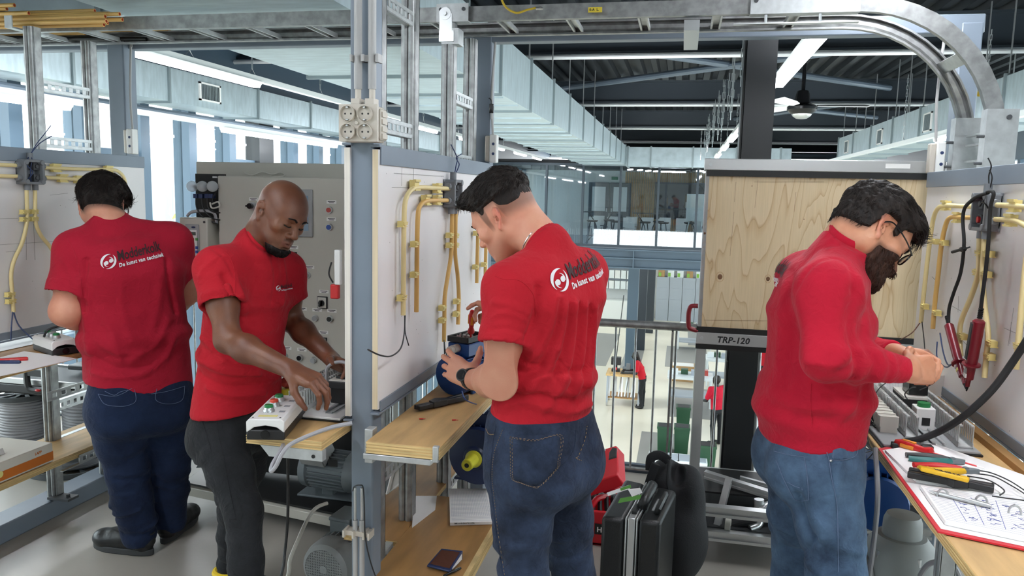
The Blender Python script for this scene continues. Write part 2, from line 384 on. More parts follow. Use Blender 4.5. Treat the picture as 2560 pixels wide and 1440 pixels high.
light_run('fluorescent light row at the far right beside the window duct',3.0,2.42,2.0,22,[(3.5,5.3),(9.0,10.5)],[5.6,6.6,7.5,9,12],lw=.09)
light_run('fluorescent light row above the left workbench behind the photographer',-2.2,2.9,-3,3.0,[(-2.6,-1.1),(-.6,.9),(1.2,2.7)],[],lw=.15)
for i,(x,y,rz) in enumerate(((-1.75,25.9,.25),(-1.45,26.3,.25),(-1.2,26.8,.25),(-.95,27.2,.25),(-.55,27.6,1.2),(-.2,27.8,1.2),(.45,26,.1),(.55,26.4,.1))):
    m=MB(); m.box((x,y,2.5),(.10,.5,.04),rotz(rz)); tag(m.build('ceiling_lamp',M('far_lamp'),smooth=0),'small bright lamp bar on the dark ceiling of the glazed canteen','ceiling light','lamps on the canteen ceiling')
# chains bundle hanging from the beams beside the dark column
t=thing('hanging_chains','bundle of many thin hanging chains left of the dark steel column','chain',(.2,12,3.3))
for i in range(22):
    y=8.6+i*.62; x=.62-.008*i+rnd.uniform(-.06,.06)
    chain_mb((x,y,2.9-.25*(i%3==0)),(x,y,3.42),step=.09,r=.006,w=.018).build('chain',M('zinc'),t,smooth=0)
# ================================================================ ceiling fan
fc=at(2005,270,y=9.4)
t=thing('ceiling_fan','black ceiling fan with pale blades on a long rod under the dark roof','fan',fc)
m=MB(); m.cyl(fc+V(0,0,.12),(fc.x,fc.y,3.9),.022,n=10); m.build('rod',M('black_gloss'),t)
m=MB(); m.lathe([(0,-.10),(.07,-.095),(.14,-.05),(.165,-.02),(.165,.01),(.14,.03),(.09,.05),(.075,.15),(.06,.19),(.02,.2)],fc,n=20); m.build('motor_housing',M('black_gloss'),t)
m=MB(); m.lathe([(0,-.125),(.06,-.118),(.10,-.09),(.11,-.07)],fc,n=16); m.build('bottom_cap',M('zinc'),t)
for k,a in enumerate((.02,2.15,4.2)):
    d=V(math.cos(a),math.sin(a),0); s=V(-d.y,d.x,.25)
    m=MB(); p=[fc+d*.16-s*.035,fc+d*.3-s*.06,fc+d*.68-s*.075,fc+d*.72,fc+d*.68+s*.075,fc+d*.3+s*.06,fc+d*.16+s*.035]
    m.prism([q+V(0,0,.02) for q in p],(0,0,.008)); m.build('blade',M('white_paint'),t,smooth=0)
# ================================================================ railing at the edge of the mezzanine
t=thing('railing','galvanised steel railing with round handrail and thin balusters at the mezzanine edge','railing',(-.5,4.36,0))
m=MB(); m.cyl((-6.2,4.36,.925),(7,4.36,.925),.024,n=14); m.build('handrail',M('galv'),t)
m=MB(); m.b2((-6.2,4.345,.075),(7,4.375,.085)); m.build('bottom_rail',M('galv'),t,smooth=0)
x=-6.1
while x<6.9:
    big=abs(((x+6.1)/.113)%9-4)<.1
    m=MB(); m.cyl((x,4.36,.08),(x,4.36,.91),.011 if big else .0065,n=8,caps=False); m.build('baluster',M('galv'),t,smooth=60); x+=.113
for x in (-5,-3.4,-1.7,-.02,1.7,3.4):
    m=MB(); m.b2((x-.006,4.33,0),(x+.006,4.39,.9)); m.build('railing_post',M('galv'),t,smooth=0)
# ================================================================ materials for the workstations
def board_mat(name,col,speck='#55504a',scale=26,th=.045,line=True):
    m=mat(name,col,.55,var=.03,vs=3); n,l,b=nodes(m)
    src=b.inputs['Base Color'].links[0].from_socket
    tc=n.new('ShaderNodeTexCoord'); v=n.new('ShaderNodeTexVoronoi'); v.inputs['Scale'].default_value=scale; l.new(tc.outputs['Object'],v.inputs['Vector'])
    lt=n.new('ShaderNodeMath'); lt.operation='LESS_THAN'; lt.inputs[1].default_value=th; l.new(v.outputs['Distance'],lt.inputs[0])
    ns=n.new('ShaderNodeTexNoise'); ns.inputs['Scale'].default_value=5.; l.new(tc.outputs['Object'],ns.inputs[0])
    gt=n.new('ShaderNodeMath'); gt.operation='GREATER_THAN'; gt.inputs[1].default_value=.5; l.new(ns.outputs[0],gt.inputs[0])
    mu=n.new('ShaderNodeMath'); mu.operation='MULTIPLY'; l.new(lt.outputs[0],mu.inputs[0]); l.new(gt.outputs[0],mu.inputs[1])
    mx=n.new('ShaderNodeMix'); mx.data_type='RGBA'; mx.inputs[7].default_value=lin(speck); l.new(mu.outputs[0],mx.inputs[0]); l.new(src,mx.inputs[6]); l.new(mx.outputs[2],b.inputs['Base Color'])
    return m
board_mat('board_white','#e6e3e2')
mat('ply_edge','#d9bd84',.65,var=.25,vs=60,stretch=(.15,.15,3))
mat('edge_pale','#dccbaa',.65,var=.08,vs=40,stretch=(4,1,.1)); mat('edge_white','#e6e0d4',.65,var=.05,vs=40,stretch=(4,1,.1))
mat('ply_top','#c9a56e',.55,var=.18,vs=7,stretch=(3,.5,1),bump=.03,bs=60)
mat('ply_brown','#a67c48',.5,var=.25,vs=5,stretch=(2.5,.5,1),bump=.03,bs=60)
mat('conduit','#ead79c',.42)
mat('conduit_orange','#dcb166',.45,var=.05,vs=4)
mat('saddle','#e6d388',.45)
mat('orange_end','#e2714d',.5)
mat('box_grey','#777a7e',.5)
mat('box_dark','#47494c',.5)
mat('socket_beige','#cbc3b6',.4)
mat('pvc_grey','#a9a8a6',.4)
mat('pencil','#8a8784',.8)
mat('wire_black','#17181a',.45); mat('wire_blue','#22345e',.45); mat('wire_brown','#5a3524',.45); mat('cable_grey','#a4a3a6',.45)
mat('yellow_tape','#dcc43c',.5); mat('gy_wire','#c8a92e',.45)
# ================================================================ steel frames of the workstations
t=thing('steel_frame','grey blue painted steel frame of posts and overhead beam carrying the workstations','frame',(-1,3.78,0))
def tube_post(x0,x1,y0,y1,z0,z1,par,name='post',mt='steel_blue'):
    m=MB(); m.b2((x0,y0,z0),(x1,y1,z1)); return m.build(name,M(mt),par,bev=.006)
tube_post(-1.036,-.958,2.30,2.375,0,3.1,t)
tube_post(-1.04,-.945,3.74,3.82,0,2.42,t)
tube_post(-3.075,-2.975,3.70,3.80,0,2.44,t)
tube_post(1.13,1.215,3.74,3.82,0,2.42,t)
m=MB(); m.b2((-6,3.742,2.375),(1.222,3.818,2.455)); m.build('beam',M('steel_blue'),t,bev=.006)
m=MB(); m.b2((-3.095,1.2,0),(-2.96,3.72,.09)); m.build('floor_bar',M('steel_blue'),t,bev=.006)
for x0,y0 in((-3.075,3.70),(-.1+1.23-0,3.74)):
    m=MB(); m.b2((x0-.03,y0-.03,0),(x0+.12,y0+.12,.008)); m.build('base_plate',M('steel_blue_dark'),t,smooth=0)
# ---- cable ladders
def channel(m,p0,p1,w,h,up,th=.004,side=1):
    """C channel between p0 and p1: web of height h along up, flanges w towards side"""
    p0,p1,up=V(p0),V(p1),V(up); ax=(p1-p0).normalized(); s=ax.cross(up).normalized()*side
    m.beam(p0,p1,th,h,up)
    for k in(-1,1): m.beam(p0+up*k*(h/2-th/2)+s*w/2,p1+up*k*(h/2-th/2)+s*w/2,w,th,up)
    for k in(-1,1): m.beam(p0+up*k*(h/2-.009)+s*w,p1+up*k*(h/2-.009)+s*w,th,.018,up)
def slotted(m,p0,p1,w,up,nslots):
    """slotted rung: a strip with real holes between short bridges, with flanges"""
    p0,p1,up=V(p0),V(p1),V(up).normalized(); d=p1-p0; h=w/2
    for k in(-1,1):
        m.beam(p0+up*k*(h*.72),p1+up*k*(h*.72),.003,w*.28,up)
    n=nslots*2+1
    for i in range(0,n,2): m.beam(p0+d*(i/n),p0+d*((i+1)/n),.003,w*.5,up)
def ladder_v(label,x,ya,yb,z0,z1,rungs,rw=.05,conn=True):
    t=thing('cable_ladder',label,'cable ladder',(x,(ya+yb)/2,z0),group=None)
    for y,s in((ya,1),(yb,-1)):
        m=MB(); m.b2((x-.028,y-.024,z0),(x+.028,y-.020,z1)); m.b2((x+.024,y-.022,z0),(x+.028,y+.022,z1)); m.b2((x-.028,y-.022,z0),(x-.024,y+.022,z1))
        m.b2((x-.028,y+.018,z0),(x-.012,y+.022,z1)); m.b2((x+.012,y+.018,z0),(x+.028,y+.022,z1))
        m.cyl((x-.012,y-.022,z0),(x-.012,y-.022,z1),.012,n=8); m.cyl((x+.012,y-.022,z0),(x+.012,y-.022,z1),.012,n=8)
        m.build('side_rail',M('galv'),t,smooth=30)
    for z in rungs:
        m=MB(); slotted(m,(x+.02,ya+.01,z),(x+.02,yb-.01,z),rw,(0,0,1),7); m.beam((x+.006,ya,z-rw/2),(x+.006,yb,z-rw/2),.026,.003); m.beam((x+.006,ya,z+rw/2),(x+.006,yb,z+rw/2),.026,.003)
        m.build('rung',M('galv_light'),t,smooth=0)
    return t
ladder_v('galvanised vertical cable ladder just behind the socket post, reaching past the overhead ladder',-1.03,2.50,2.83,0,3.0,[2.28,1.87,.62,.3])
ladder_v('galvanised vertical cable ladder behind the far end of the middle board',-1.01,3.26,3.60,0,2.36,[2.06,1.79,.68,.3])
ladder_v('galvanised vertical cable ladder behind the left board',-2.99,3.12,3.47,.09,2.36,[2.10,1.84,.55,.36])
tr=thing('cable_ladder','long galvanised overhead cable ladder bending down behind the right board','cable ladder',(-1,3.43,2.37))
zt=2.40; xb=.62; R=.52
bend=[(xb+R*math.sin(a),zt-R*(1-math.cos(a))) for a in [math.pi/2*i/12 for i in range(13)]]
def rail_profile(m,pts,y,s):
    """side rail of the tray along pts (x,z): web and two rolled flanges"""
    n=len(pts)
    def off(i,d):
        a=pts[max(0,i-1)]; b=pts[min(n-1,i+1)]; tx,tz=b[0]-a[0],b[1]-a[1]; L=math.hypot(tx,tz); return (pts[i][0]-tz/L*d,pts[i][1]+tx/L*d)
    sec=[(-.03,0),(-.03,.028*s),(-.022,.028*s),(-.022,.006*s),(-.008,.014*s),(.008,.014*s),(.022,.006*s),(.022,.028*s),(.03,.028*s),(.03,0)]
    k=len(sec)
    vs=[(off(i,d)[0],y+dy,off(i,d)[1]) for i in range(n) for d,dy in sec]
    fs=[(i*k+j,i*k+(j+1)%k,(i+1)*k+(j+1)%k,(i+1)*k+j) for i in range(n-1) for j in range(k)]
    m.add(vs,fs+[tuple(range(k)),tuple(range((n-1)*k,n*k))])
full=[(-6.0,zt),(-3,zt),(0,zt)]+bend+[(xb+R,1.2)]
for y,s in((3.26,1),(3.60,-1)):
    m=MB(); rail_profile(m,full,y,s); m.build('side_rail',M('galv'),tr,smooth=25)
x=-5.9
while x<.62:
    m=MB()
    for dx in(-.017,.017): m.beam((x+dx,3.27,zt-.012),(x+dx,3.59,zt-.012),.008,.02)
    m.beam((x,3.27,zt-.004),(x,3.59,zt-.004),.04,.003); m.build('rung',M('galv_light'),tr,smooth=0); x+=.30
for a in (.9,):
    px_,pz_=xb+R*math.sin(a),zt-R*(1-math.cos(a)); up=V(math.sin(a),0,math.cos(a))
    m=MB(); slotted(m,(px_,3.27,pz_),(px_,3.59,pz_),.045,V(math.cos(a),0,-math.sin(a)),8); m.beam((px_-.01,3.27,pz_),(px_-.01,3.59,pz_),.003,.05,(math.cos(a),0,-math.sin(a))); m.build('rung',M('galv_light'),tr,smooth=0)
for z in (1.905,1.80-.0,1.6,1.3):
    m=MB()
    for dz in(-.02,.02): m.beam((xb+R,3.27,z+dz),(xb+R,3.59,z+dz),.02,.008)
    m.build('rung',M('galv_light'),tr,smooth=0)
# splice plates, bolts
for (x0,x1,y) in ((.22,.62,3.232),(-1.06,-.92,3.232)):
    m=MB(); m.b2((x0,y-.004,zt-.034),(x1,y,zt+.036)); m.b2((x0,y-.004,zt-.038),(x1,y+.05,zt-.034)); sp=m.build('splice_plate',M('galv_light'),tr,smooth=0)
    m=MB()
    for xx in(x0+.02,x1-.02): m.cyl((xx,y-.009,zt+.012),(xx,y-.003,zt+.012),.008,n=8)
    m.build('bolt',M('box_dark'),sp)
m=MB(); m.b2((.98+.11,3.222,1.74),(1.19,3.228,2.0)); m.b2((1.19,3.222,1.74),(1.194,3.28,2.0)); m.b2((1.086,3.222,1.74),(1.09,3.28,2.0)); sp=m.build('splice_plate',M('galv_light'),tr,smooth=0)
m=MB(); m.b2((.98+.11,3.562,1.74),(1.19,3.568,2.0)); m.b2((1.086,3.56,1.74),(1.09,3.62,2.0)); m.build('splice_plate',M('galv_light'),tr,smooth=0)
m=MB(); m.cyl((1.16,3.215,1.97),(1.16,3.225,1.97),.009,n=10); m.build('bolt',M('box_dark'),sp)
for z in (1.80,1.9):
    for y in (3.23,3.57): m=MB(); m.cyl((1.06,y,z),(1.095,y,z),.006,n=6); m.build('bolt',M('box_dark'),sp)
m=MB(); m.b2((.16,3.23,zt-.075),(.62,3.26,zt-.071)); m.cyl((.28,3.24,zt-.071),(.28,3.24,zt-.04),.006,n=6); m.cyl((.48,3.24,zt-.071),(.48,3.24,zt-.04),.006,n=6); m.b2((-.03,3.2,zt-.1),(.03,3.62,zt-.06))
m.build('clamp_bar',M('zinc'),tr,smooth=0)
# hinge connector of the ladder behind the middle board, with strut caps
hx=-1.0
m=MB(); m.cyl((hx-.02,3.222,zt-.005),(hx-.02,3.23,zt-.005),.026,n=18); m.b2((hx-.045,3.224,zt-.075),(hx+.01,3.23,zt-.005)); m.b2((hx-.045,3.22,zt-.12),(hx+.02,3.26,zt-.075)); m.cyl((hx-.02,3.214,zt-.005),(hx-.02,3.224,zt-.005),.009,n=8)
m.build('hinge_joint',M('zinc'),tr)
m=MB(); m.b2((hx-.035,3.225,2.27),(hx+.04,3.30,2.335)); m.build('strut_cap',M('galv_light'),tr,smooth=0)
# yellow marker, earth wires on the tray
p=at(1488,25,y=3.226); m=MB(); m.b2((p.x-.028,3.222,p.z-.010),(p.x+.028,3.226,p.z+.010)); lb=m.build('label',M('yellow_tape'),tr,smooth=0)
m=MB(); put_text(m,'0-A  L.',.014,(p.x-.023,3.2215,p.z-.004),(1,0,0),(0,0,1),bold=.0004); m.build('lettering',M('black'),lb,smooth=0)
m=MB(); m.tube([at(1248,-20,y=3.21),at(1262,15,y=3.2),at(1290,32,y=3.2),at(1320,24,y=3.2),at(1340,20,y=3.2)],.0045); e_=m.build('earth_wire',M('gy_wire'),tr)
m=MB(); m.cyl(at(1340,21,y=3.2),at(1352,20,y=3.2),.006,n=8); m.cyl(at(1350,20,y=3.2),at(1358,22,y=3.2),.008,.003,n=8); m.build('cable_lug',M('zinc'),e_)
m=MB(); m.tube([at(2418,133,y=3.50),at(2424,160,y=3.42),at(2440,195,y=3.42),at(2450,215,y=3.45),at(2447,238,y=3.5)],.007); e_=m.build('earth_wire',M('gy_wire'),tr)
m=MB(); m.cyl(at(2410,128,y=3.5),at(2418,122,y=3.5),.011,n=8); m.build('bolt',M('zinc'),e_)
# ---- mounting boards
def mboard(label,xf,y0,y1,z0,z1,face,ends=True):
    """board with its white face at xf looking towards face (+1/-1)"""
    t=thing('mounting_board',label,'board',(xf,(y0+y1)/2,z0))
    xb_=xf-face*.02
    m=MB(); m.b2((min(xf,xb_),y0,z0+.008),(max(xf,xb_),y1,z1-.005)); m.mi=1; e=.0008
    m.b2((min(xf,xb_)+.001,y0-e,z0+.009),(max(xf,xb_)-.001,y0,z1-.006)); m.build('board',[M('board_white'),M('edge_pale') if face>0 else M('edge_white')],t,smooth=0)
    for za,zb in((z1-.052,z1+.006),(z0-.0,z0+.034)):
        m=MB(); m.b2((min(xf,xf+face*.006),y0+.012,za),(max(xf,xf+face*.006),y1,zb)); zz=zb if za>z0+.1 else z0-.006
        m.b2((min(xb_-face*.006,xf+face*.006),y0-.004,zz-.004),(max(xb_-face*.006,xf+face*.006),y1,zz+.004)); m.build('edge_rail',M('steel_blue'),t,smooth=0,bev=.002)
    return t
bC=mboard('white mounting board with four bent yellow conduits in front of the man with the watch',-.937,2.29,3.72,.93,1.78,1)
bB=mboard('back of the middle board, its white edge seen left of the socket post',-1.052,2.29,3.70,.90,1.785,-1)
bL=mboard('white mounting board on the left with grey junction box above forked conduits',-2.925,1.3,3.77,.945,1.79,1)
bR=mboard('white mounting board at the right edge with the hanging red voltage tester',1.0,1.2,3.56,.925,1.765,-1)
def conduit(par,pts,x,face,r=.0085,saddles=(),mt='conduit',up=True,saddir=None):
    P=[at(a,b,x=x) for a,b in pts]; m=MB(); m.tube(P,r,n=10,k=6); c=m.build('conduit',M(mt),par,smooth=60)
    for (a,b) in saddles:
        p=at(a,b,x=x-face*.006); q=min(range(len(P)-1),key=lambda i:min((P[i].lerp(P[i+1],k/10)-p).length for k in range(11)))
        d=(P[q+1]-P[q]).normalized(); vert=abs(d.z)>.6
        m=MB()
        if vert: m.box(p,(.020,.036,.021)); m.box(p+V(face*.012,0,0),(.006,.033,.006)); m.box(p+V(face*.012,0,.006),(.006,.040,.003)); m.box(p-V(0,0,.009),(.024,.042,.003))
        else: m.box(p,(.020,.046,.036)); m.box(p+V(face*.010,0,.016),(.01,.05,.008)); m.box(p+V(face*.010,0,-.016),(.01,.05,.006))
        m.build('saddle',M('saddle'),c,smooth=0)
    return c
# middle board
XC=-.912
conduit(bC,[(1132,472),(1085,470),(1045,469),(1025,478),(1013,505),(1010,560),(1009,650),(1008,788)],XC,1,saddles=[(1005,560),(1003,744),(1036,463),(1092,471)])
conduit(bC,[(1128,501),(1090,501),(1064,503),(1050,515),(1045,537),(1043,597),(1042,700),(1041,780)],XC,1,saddles=[(1036,610),(1035,686),(1064,500),(1092,500)],mt='conduit_orange')
conduit(bC,[(1131,520),(1130,560),(1128,633),(1120,687),(1112,741),(1111,790),(1110,854)],XC,1,saddles=[(1123,588),(1123,613),(1105,769),(1105,800)],mt='conduit_orange')
conduit(bC,[(1140,520),(1139,560),(1138,633),(1144,687),(1147,741),(1146,780),(1145,811)],XC,1,saddles=[(1137,589),(1137,613),(1141,753),(1140,784)],mt='conduit_orange')
conduit(bC,[(1196,540),(1195,577),(1193,650),(1192,707)],XC,1,saddles=[(1190,583),(1188,667)],mt='conduit_orange')
conduit(bC,[(1216,570),(1215,604),(1214,650),(1213,699)],XC,1,saddles=[(1209,661)],mt='conduit_orange')
# left board
XL=-2.9
conduit(bL,[(-60,411),(0,412),(44,414)],XL,1)
conduit(bL,[(-60,438),(0,440),(44,441)],XL,1)
conduit(bL,[(108,419),(204,423),(279,424),(300,432),(312,450),(315,482),(315,520)],XL,1,saddles=[(138,420),(270,424)])
conduit(bL,[(108,443),(160,446),(204,449),(250,451)],XL,1,saddles=[(155,446),(196,449)])
conduit(bL,[(66,455),(67,500),(67,554),(56,605),(36,649),(28,686),(30,727),(34,780)],XL,1,saddles=[(61,530),(61,548),(24,736),(26,753)])
conduit(bL,[(87,455),(88,500),(89,554),(102,588),(126,618),(138,646),(140,690),(141,760)],XL,1,saddles=[(83,529),(83,547)])
# right board
XR=.976
conduit(bR,[(2440,516),(2400,515),(2364,514),(2346,520),(2334,545),(2325,600),(2312,710),(2302,807)],XR,-1,saddles=[(2366,514),(2340,604),(2313,766)])
conduit(bR,[(2436,544),(2400,543),(2379,543),(2366,557),(2354,610),(2345,690),(2337,760),(2332,822)],XR,-1,saddles=[(2361,607),(2343,782),(2395,544)],mt='conduit_orange')
conduit(bR,[(2485,512),(2520,514),(2570,518)],XR,-1,saddles=[(2538,515)])
conduit(bR,[(2480,548),(2525,550),(2550,556),(2590,580)],XR,-1,saddles=[(2528,551)])
conduit(bR,[(2449,570),(2448,620),(2445,685),(2428,741),(2405,797),(2399,835),(2402,890)],XR,-1,saddles=[(2453,633),(2446,681),(2407,841)])
conduit(bR,[(2461,570),(2460,620),(2456,685),(2461,760),(2470,835),(2466,890),(2461,944)],XR,-1,saddles=[(2474,635),(2467,686),(2480,859),(2475,891)])
conduit(bR,[(2580,560),(2568,640),(2560,704),(2540,923)],XR,-1,saddles=[(2552,866)])
# pencil marks on the boards (drawn crosses)
def pencil(par,x,segs):
    for a,b in segs: m=MB(); m.beam(at(*a,x=x),at(*b,x=x),.0012,.0006,(1,0,0)); m.build('pencil_mark',M('pencil'),par,smooth=0)
pencil(bR,.9985,[((2380,765),(2403,778)),((2396,740),(2395,778)),((2510,820),(2540,833)),((2528,805),(2524,860)),((2534,770),(2520,865)),((2405,850),(2420,866)),((2330,692),(2338,700))])
pencil(bC,-.9355,[((980,468),(1110,472)),((985,433),(1110,441)),((1005,400),(1004,465)),((1034,420),(1034,470)),((1000,565),(1000,730))])
pencil(bL,-2.9235,[((0,547),(45,546)),((0,612),(140,603)),((15,630),(55,627)),((65,555),(66,650)),((84,560),(88,650)),((125,488),(170,483))])
# junction boxes
def jbox(par,y,z,x,face,red=False,s=.112):
    m=MB(); h=s/2
    m.box((x+face*.004,y,z),(.008,s,s))
    for a in(-1,1):
        m.box((x+face*.026,y+a*(h-.006),z),(.05,.012,s*.86)); m.box((x+face*.026,y,z+a*(h-.006)),(.05,s*.86,.012))
    for a in(-1,1):
        for b in(-1,1): m.cyl((x,y+a*(h-.012),z+b*(h-.012)),(x+face*.054,y+a*(h-.012),z+b*(h-.012)),.012,n=10)
    for b in(-1,1):
        for a in(-1,1): m.cyl((x+face*.026,y+a*h,z+b*.028),(x+face*.026,y+a*(h+.022),z+b*.028),.0135,n=10)
    j=m.build('junction_box',M('box_grey'),par,bev=.002)
    for b,z0,z1 in ((-.022,-h,-h-.026),(.022,-h,-h-.026),(0,h,h+.03)):
        m=MB(); m.cyl((x+face*.026,y+b,z+z0),(x+face*.026,y+b,z+z1),.013,n=10); m.build('spout',M('box_grey'),j,smooth=40)
    for b in(-1,1):
        m=MB(); m.box((x+face*.02,y+.026,z+b*.026),(.03,.034,.034)); m.cyl((x+face*.034,y+.026,z+b*.026),(x+face*.04,y+.026,z+b*.026),.01,n=8); m.build('terminal_insert',M('box_dark'),j,bev=.002)
    if red:
        m=MB(); m.cyl((x+face*.034,y+.022,z-.026),(x+face*.042,y+.022,z-.026),.011,n=8); m.build('red_connector',mat('red_plastic','#c0262c',.4),j)
    return j
def wire(m,pts,r=.0022,k=6): m.tube(pts,r,n=6,k=k)
pL=at(76,430,x=-2.9); j=jbox(bL,pL.y,pL.z,-2.925,1)
m=MB(); wire(m,[at(78,460,x=-2.885),at(76,425,x=-2.88),at(80,400,x=-2.88),at(78,386,x=-2.9),at(90,362,x=-2.9),at(112,334,x=-2.88),at(127,314,x=-2.88)]); wire(m,[at(70,448,x=-2.88),at(82,430,x=-2.88),at(66,410,x=-2.88),at(76,386,x=-2.9),at(100,358,x=-2.9),at(130,340,x=-2.88)]); m.build('wire',M('wire_blue'),j)
pC=at(1132,484,x=-.912); j=jbox(bC,pC.y,pC.z,-.937,1)
m=MB(); wire(m,[at(1136,440,x=-.91),at(1140,415,x=-.91),at(1143,395,x=-.91),at(1128,362,x=-.91)]); wire(m,[at(1136,440,x=-.91),at(1148,412,x=-.91),at(1141,395,x=-.91),at(1154,385,x=-.91)]); m.build('wire',M('wire_blue'),j)
pR=at(2466,530,x=.976); j=jbox(bR,pR.y,pR.z,1.0,-1,red=True,s=.125)
m=MB(); wire(m,[at(2473,478,x=.976),at(2472,440,x=.976),at(2478,415,x=.97),at(2470,395,x=.96)]); wire(m,[at(2473,478,x=.976),at(2480,445,x=.976),at(2474,425,x=.97)]); wire(m,[at(2470,520,x=.95),at(2458,505,x=.95),at(2450,515,x=.95)],.003); m.build('wire',M('wire_black'),j)
# loose wires below the conduits
m=MB(); wire(m,[at(1012,786,x=-.91),at(1011,830,x=-.90),at(1002,870,x=-.89),at(978,890,x=-.88),at(950,888,x=-.87),at(920,874,x=-.86)],.0026); wire(m,[at(1013,786,x=-.91),at(1013,830,x=-.90),at(1022,864,x=-.89)],.0022); m.build('wire',M('wire_black'),bC)
m=MB(); wire(m,[at(1110,850,x=-.91),at(1111,880,x=-.9),at(1113,902,x=-.9)],.0022); wire(m,[at(1111,850,x=-.91),at(1114,880,x=-.9),at(1125,905,x=-.9)],.0022); m.build('wire',M('wire_black'),bC)
m=MB(); wire(m,[at(32,776,x=-2.9),at(29,810,x=-2.89),at(27,850,x=-2.88)],.003); wire(m,[at(33,776,x=-2.9),at(48,815,x=-2.87),at(90,855,x=-2.8)],.003); m.build('wire',M('wire_blue'),bL)
m=MB(); wire(m,[at(2305,805,x=.976),at(2310,850,x=.96),at(2312,875,x=.95)],.0022); m.build('wire',M('wire_black'),bR)
m=MB(); wire(m,[at(2343,855,x=.976),at(2343,895,x=.96),at(2365,918,x=.95),at(2385,905,x=.95)],.0026); wire(m,[at(2350,833,x=.976),at(2358,880,x=.96),at(2370,912,x=.95),at(2385,905,x=.95)],.0026); m.build('wire',M('wire_blue'),bR)
m=MB(); wire(m,[at(2300,807,x=.976),at(2280,832,x=.93),at(2250,850,x=.9)],.0022); m.build('wire',M('wire_brown'),bR)
# ---- socket block with grey conduits on the middle post
def disc_socket(m,c,r,nrm,u,v):
    m.pipe(c,c+nrm*.012,r+.0016,r,n=22); m.cyl(c,c+nrm*.002,r,n=22); m.mi=1
    for s in(-1,1): m.cyl(c+u*s*.0095,c+u*s*.0095+nrm*.003,.0032,n=8)
    m.mi=2
    for s in(-1,1): m.box(c+v*s*(r-.004)+nrm*.006,(.007,.012,.005))
    m.mi=0
so=at(890,306,y=2.215)
t=thing('socket_block','beige block of four power sockets on the middle steel post','socket',(so.x,so.y+.06,so.z-.06))
m=MB(); m.box((so.x,2.235,so.z),(.125,.014,.112)); 
sx=so.x
for a in(-1,1):
    for b in(-1,1): disc_socket(m,V(sx+a*.028-.003,2.228,so.z+b*.027),.0225,V(0,-1,0),V(1,0,0),V(0,0,1))
m.cyl((sx-.003,2.228,so.z),(sx-.003,2.224,so.z),.006,n=10)
m.build('faceplate',[M('socket_beige'),M('black'),M('zinc')],t,bev=.002)
m=MB(); m.b2((sx-.058,2.242,so.z-.056),(sx+.058,2.30,so.z+.052)); m.b2((sx+.058,2.25,so.z-.05),(sx+.066,2.30,so.z+.045)); m.build('housing',M('socket_beige'),t,bev=.006)
m=MB()
for k in range(4): m.b2((sx+.0665,2.255,so.z-.045+k*.022),(sx+.070,2.295,so.z-.03+k*.022))
m.cyl((sx+.045,2.240,so.z+.047),(sx+.045,2.234,so.z+.047),.008,n=10); m.build('rib',M('socket_beige'),t)
for a in(-.016,.030):
    m=MB(); m.b2((sx+a-.014,2.245,so.z+.05),(sx+a+.014,2.285,so.z+.075)); m.cyl((sx+a,2.268,so.z+.07),(sx+a,2.268,so.z+.11),.0095,n=12); m.build('gland',M('socket_beige'),t)
    m=MB(); m.cyl((sx+a,2.268,so.z+.105),(sx+a,2.268,so.z+.75),.0125,n=16); m.build('conduit',M('pvc_grey'),t,smooth=60)
zc=at(890,147,y=2.27).z
m=MB(); m.b2((sx-.035,2.262,zc-.010),(sx-.030+.085,2.29,zc+.010)); m.b2((sx+.048,2.252,zc-.013),(sx+.056,2.29,zc+.012)); m.b2((sx-.036,2.25,zc-.01),(sx-.03,2.29,zc+.01)); m.b2((sx+.0,2.25,zc-.01),(sx+.010,2.29,zc+.01)); m.build('pipe_clip',M('pvc_grey'),t)
# lower conduit stubs on the same post
t=thing('conduit_stubs','two grey conduit stubs with metal ends clipped low on the middle post','conduit',(-1.01,2.27,0))
for px_ in (888,905):
    a=at(px_,1300,y=2.272); top=at(px_,1222,y=2.272)
    m=MB(); m.pipe((a.x,a.y,0),(a.x,a.y,a.z),.0085,.006,n=12); c=m.build('conduit',M('pvc_grey'),t,smooth=60)
    m=MB(); m.cyl((a.x,a.y,a.z-.02),(a.x,a.y,top.z),.0052,n=10); m.ell((a.x,a.y,top.z),.0052); m.build('metal_rod',M('zinc'),c,smooth=60)
zc=at(890,1332,y=2.27).z
m=MB(); m.b2((-1.045,2.262,zc-.008),(-.955,2.295,zc+.008)); 
for xx in(-1.045,-1.012,-.975,-.957): m.b2((xx,2.25,zc-.012),(xx+.006,2.295,zc+.012))
m.build('pipe_clip',M('socket_beige'),t)
m=MB(); wire(m,[at(882,1228,y=2.26),at(886,1216,y=2.26),at(900,1213,y=2.255),at(908,1220,y=2.255),at(911,1270,y=2.25),at(913,1340,y=2.25),at(925,1400,y=2.25),at(942,1450,y=2.25)],.0022); m.build('wire',M('wire_black'),t)
# push button boxes on the frame posts
def twin_socket(px_,py_,y,label):
    p=at(px_,py_,y=y); t=thing('button_box',label,'switch box',(p.x,p.y,p.z-.065))
    m=MB(); m.box((p.x+.012,p.y,p.z),(.036,.05,.135)); m.build('housing',M('white_paint'),t,bev=.006)
    m=MB(); m.box((p.x-.018,p.y+.004,p.z),(.026,.04,.125)); m.build('back_box',M('socket_beige'),t,bev=.006)
    m=MB()
    for b in(-.025,.022): m.cyl((p.x+.014,p.y-.026,p.z+b),(p.x+.014,p.y-.024,p.z+b),.007,n=10)
    m.build('cable_hole',M('wire_blue'),t)
    m=MB(); wire(m,[(p.x,p.y+.02,p.z+.07),(p.x-.01,p.y+.025,p.z+.25),(p.x,p.y+.03,p.z+.5),(p.x+.005,p.y+.03,2.38)],.006); m.build('cable',M('pvc_grey'),t)
twin_socket(326,354,3.69,'white surface box with two round holes on the left steel post')
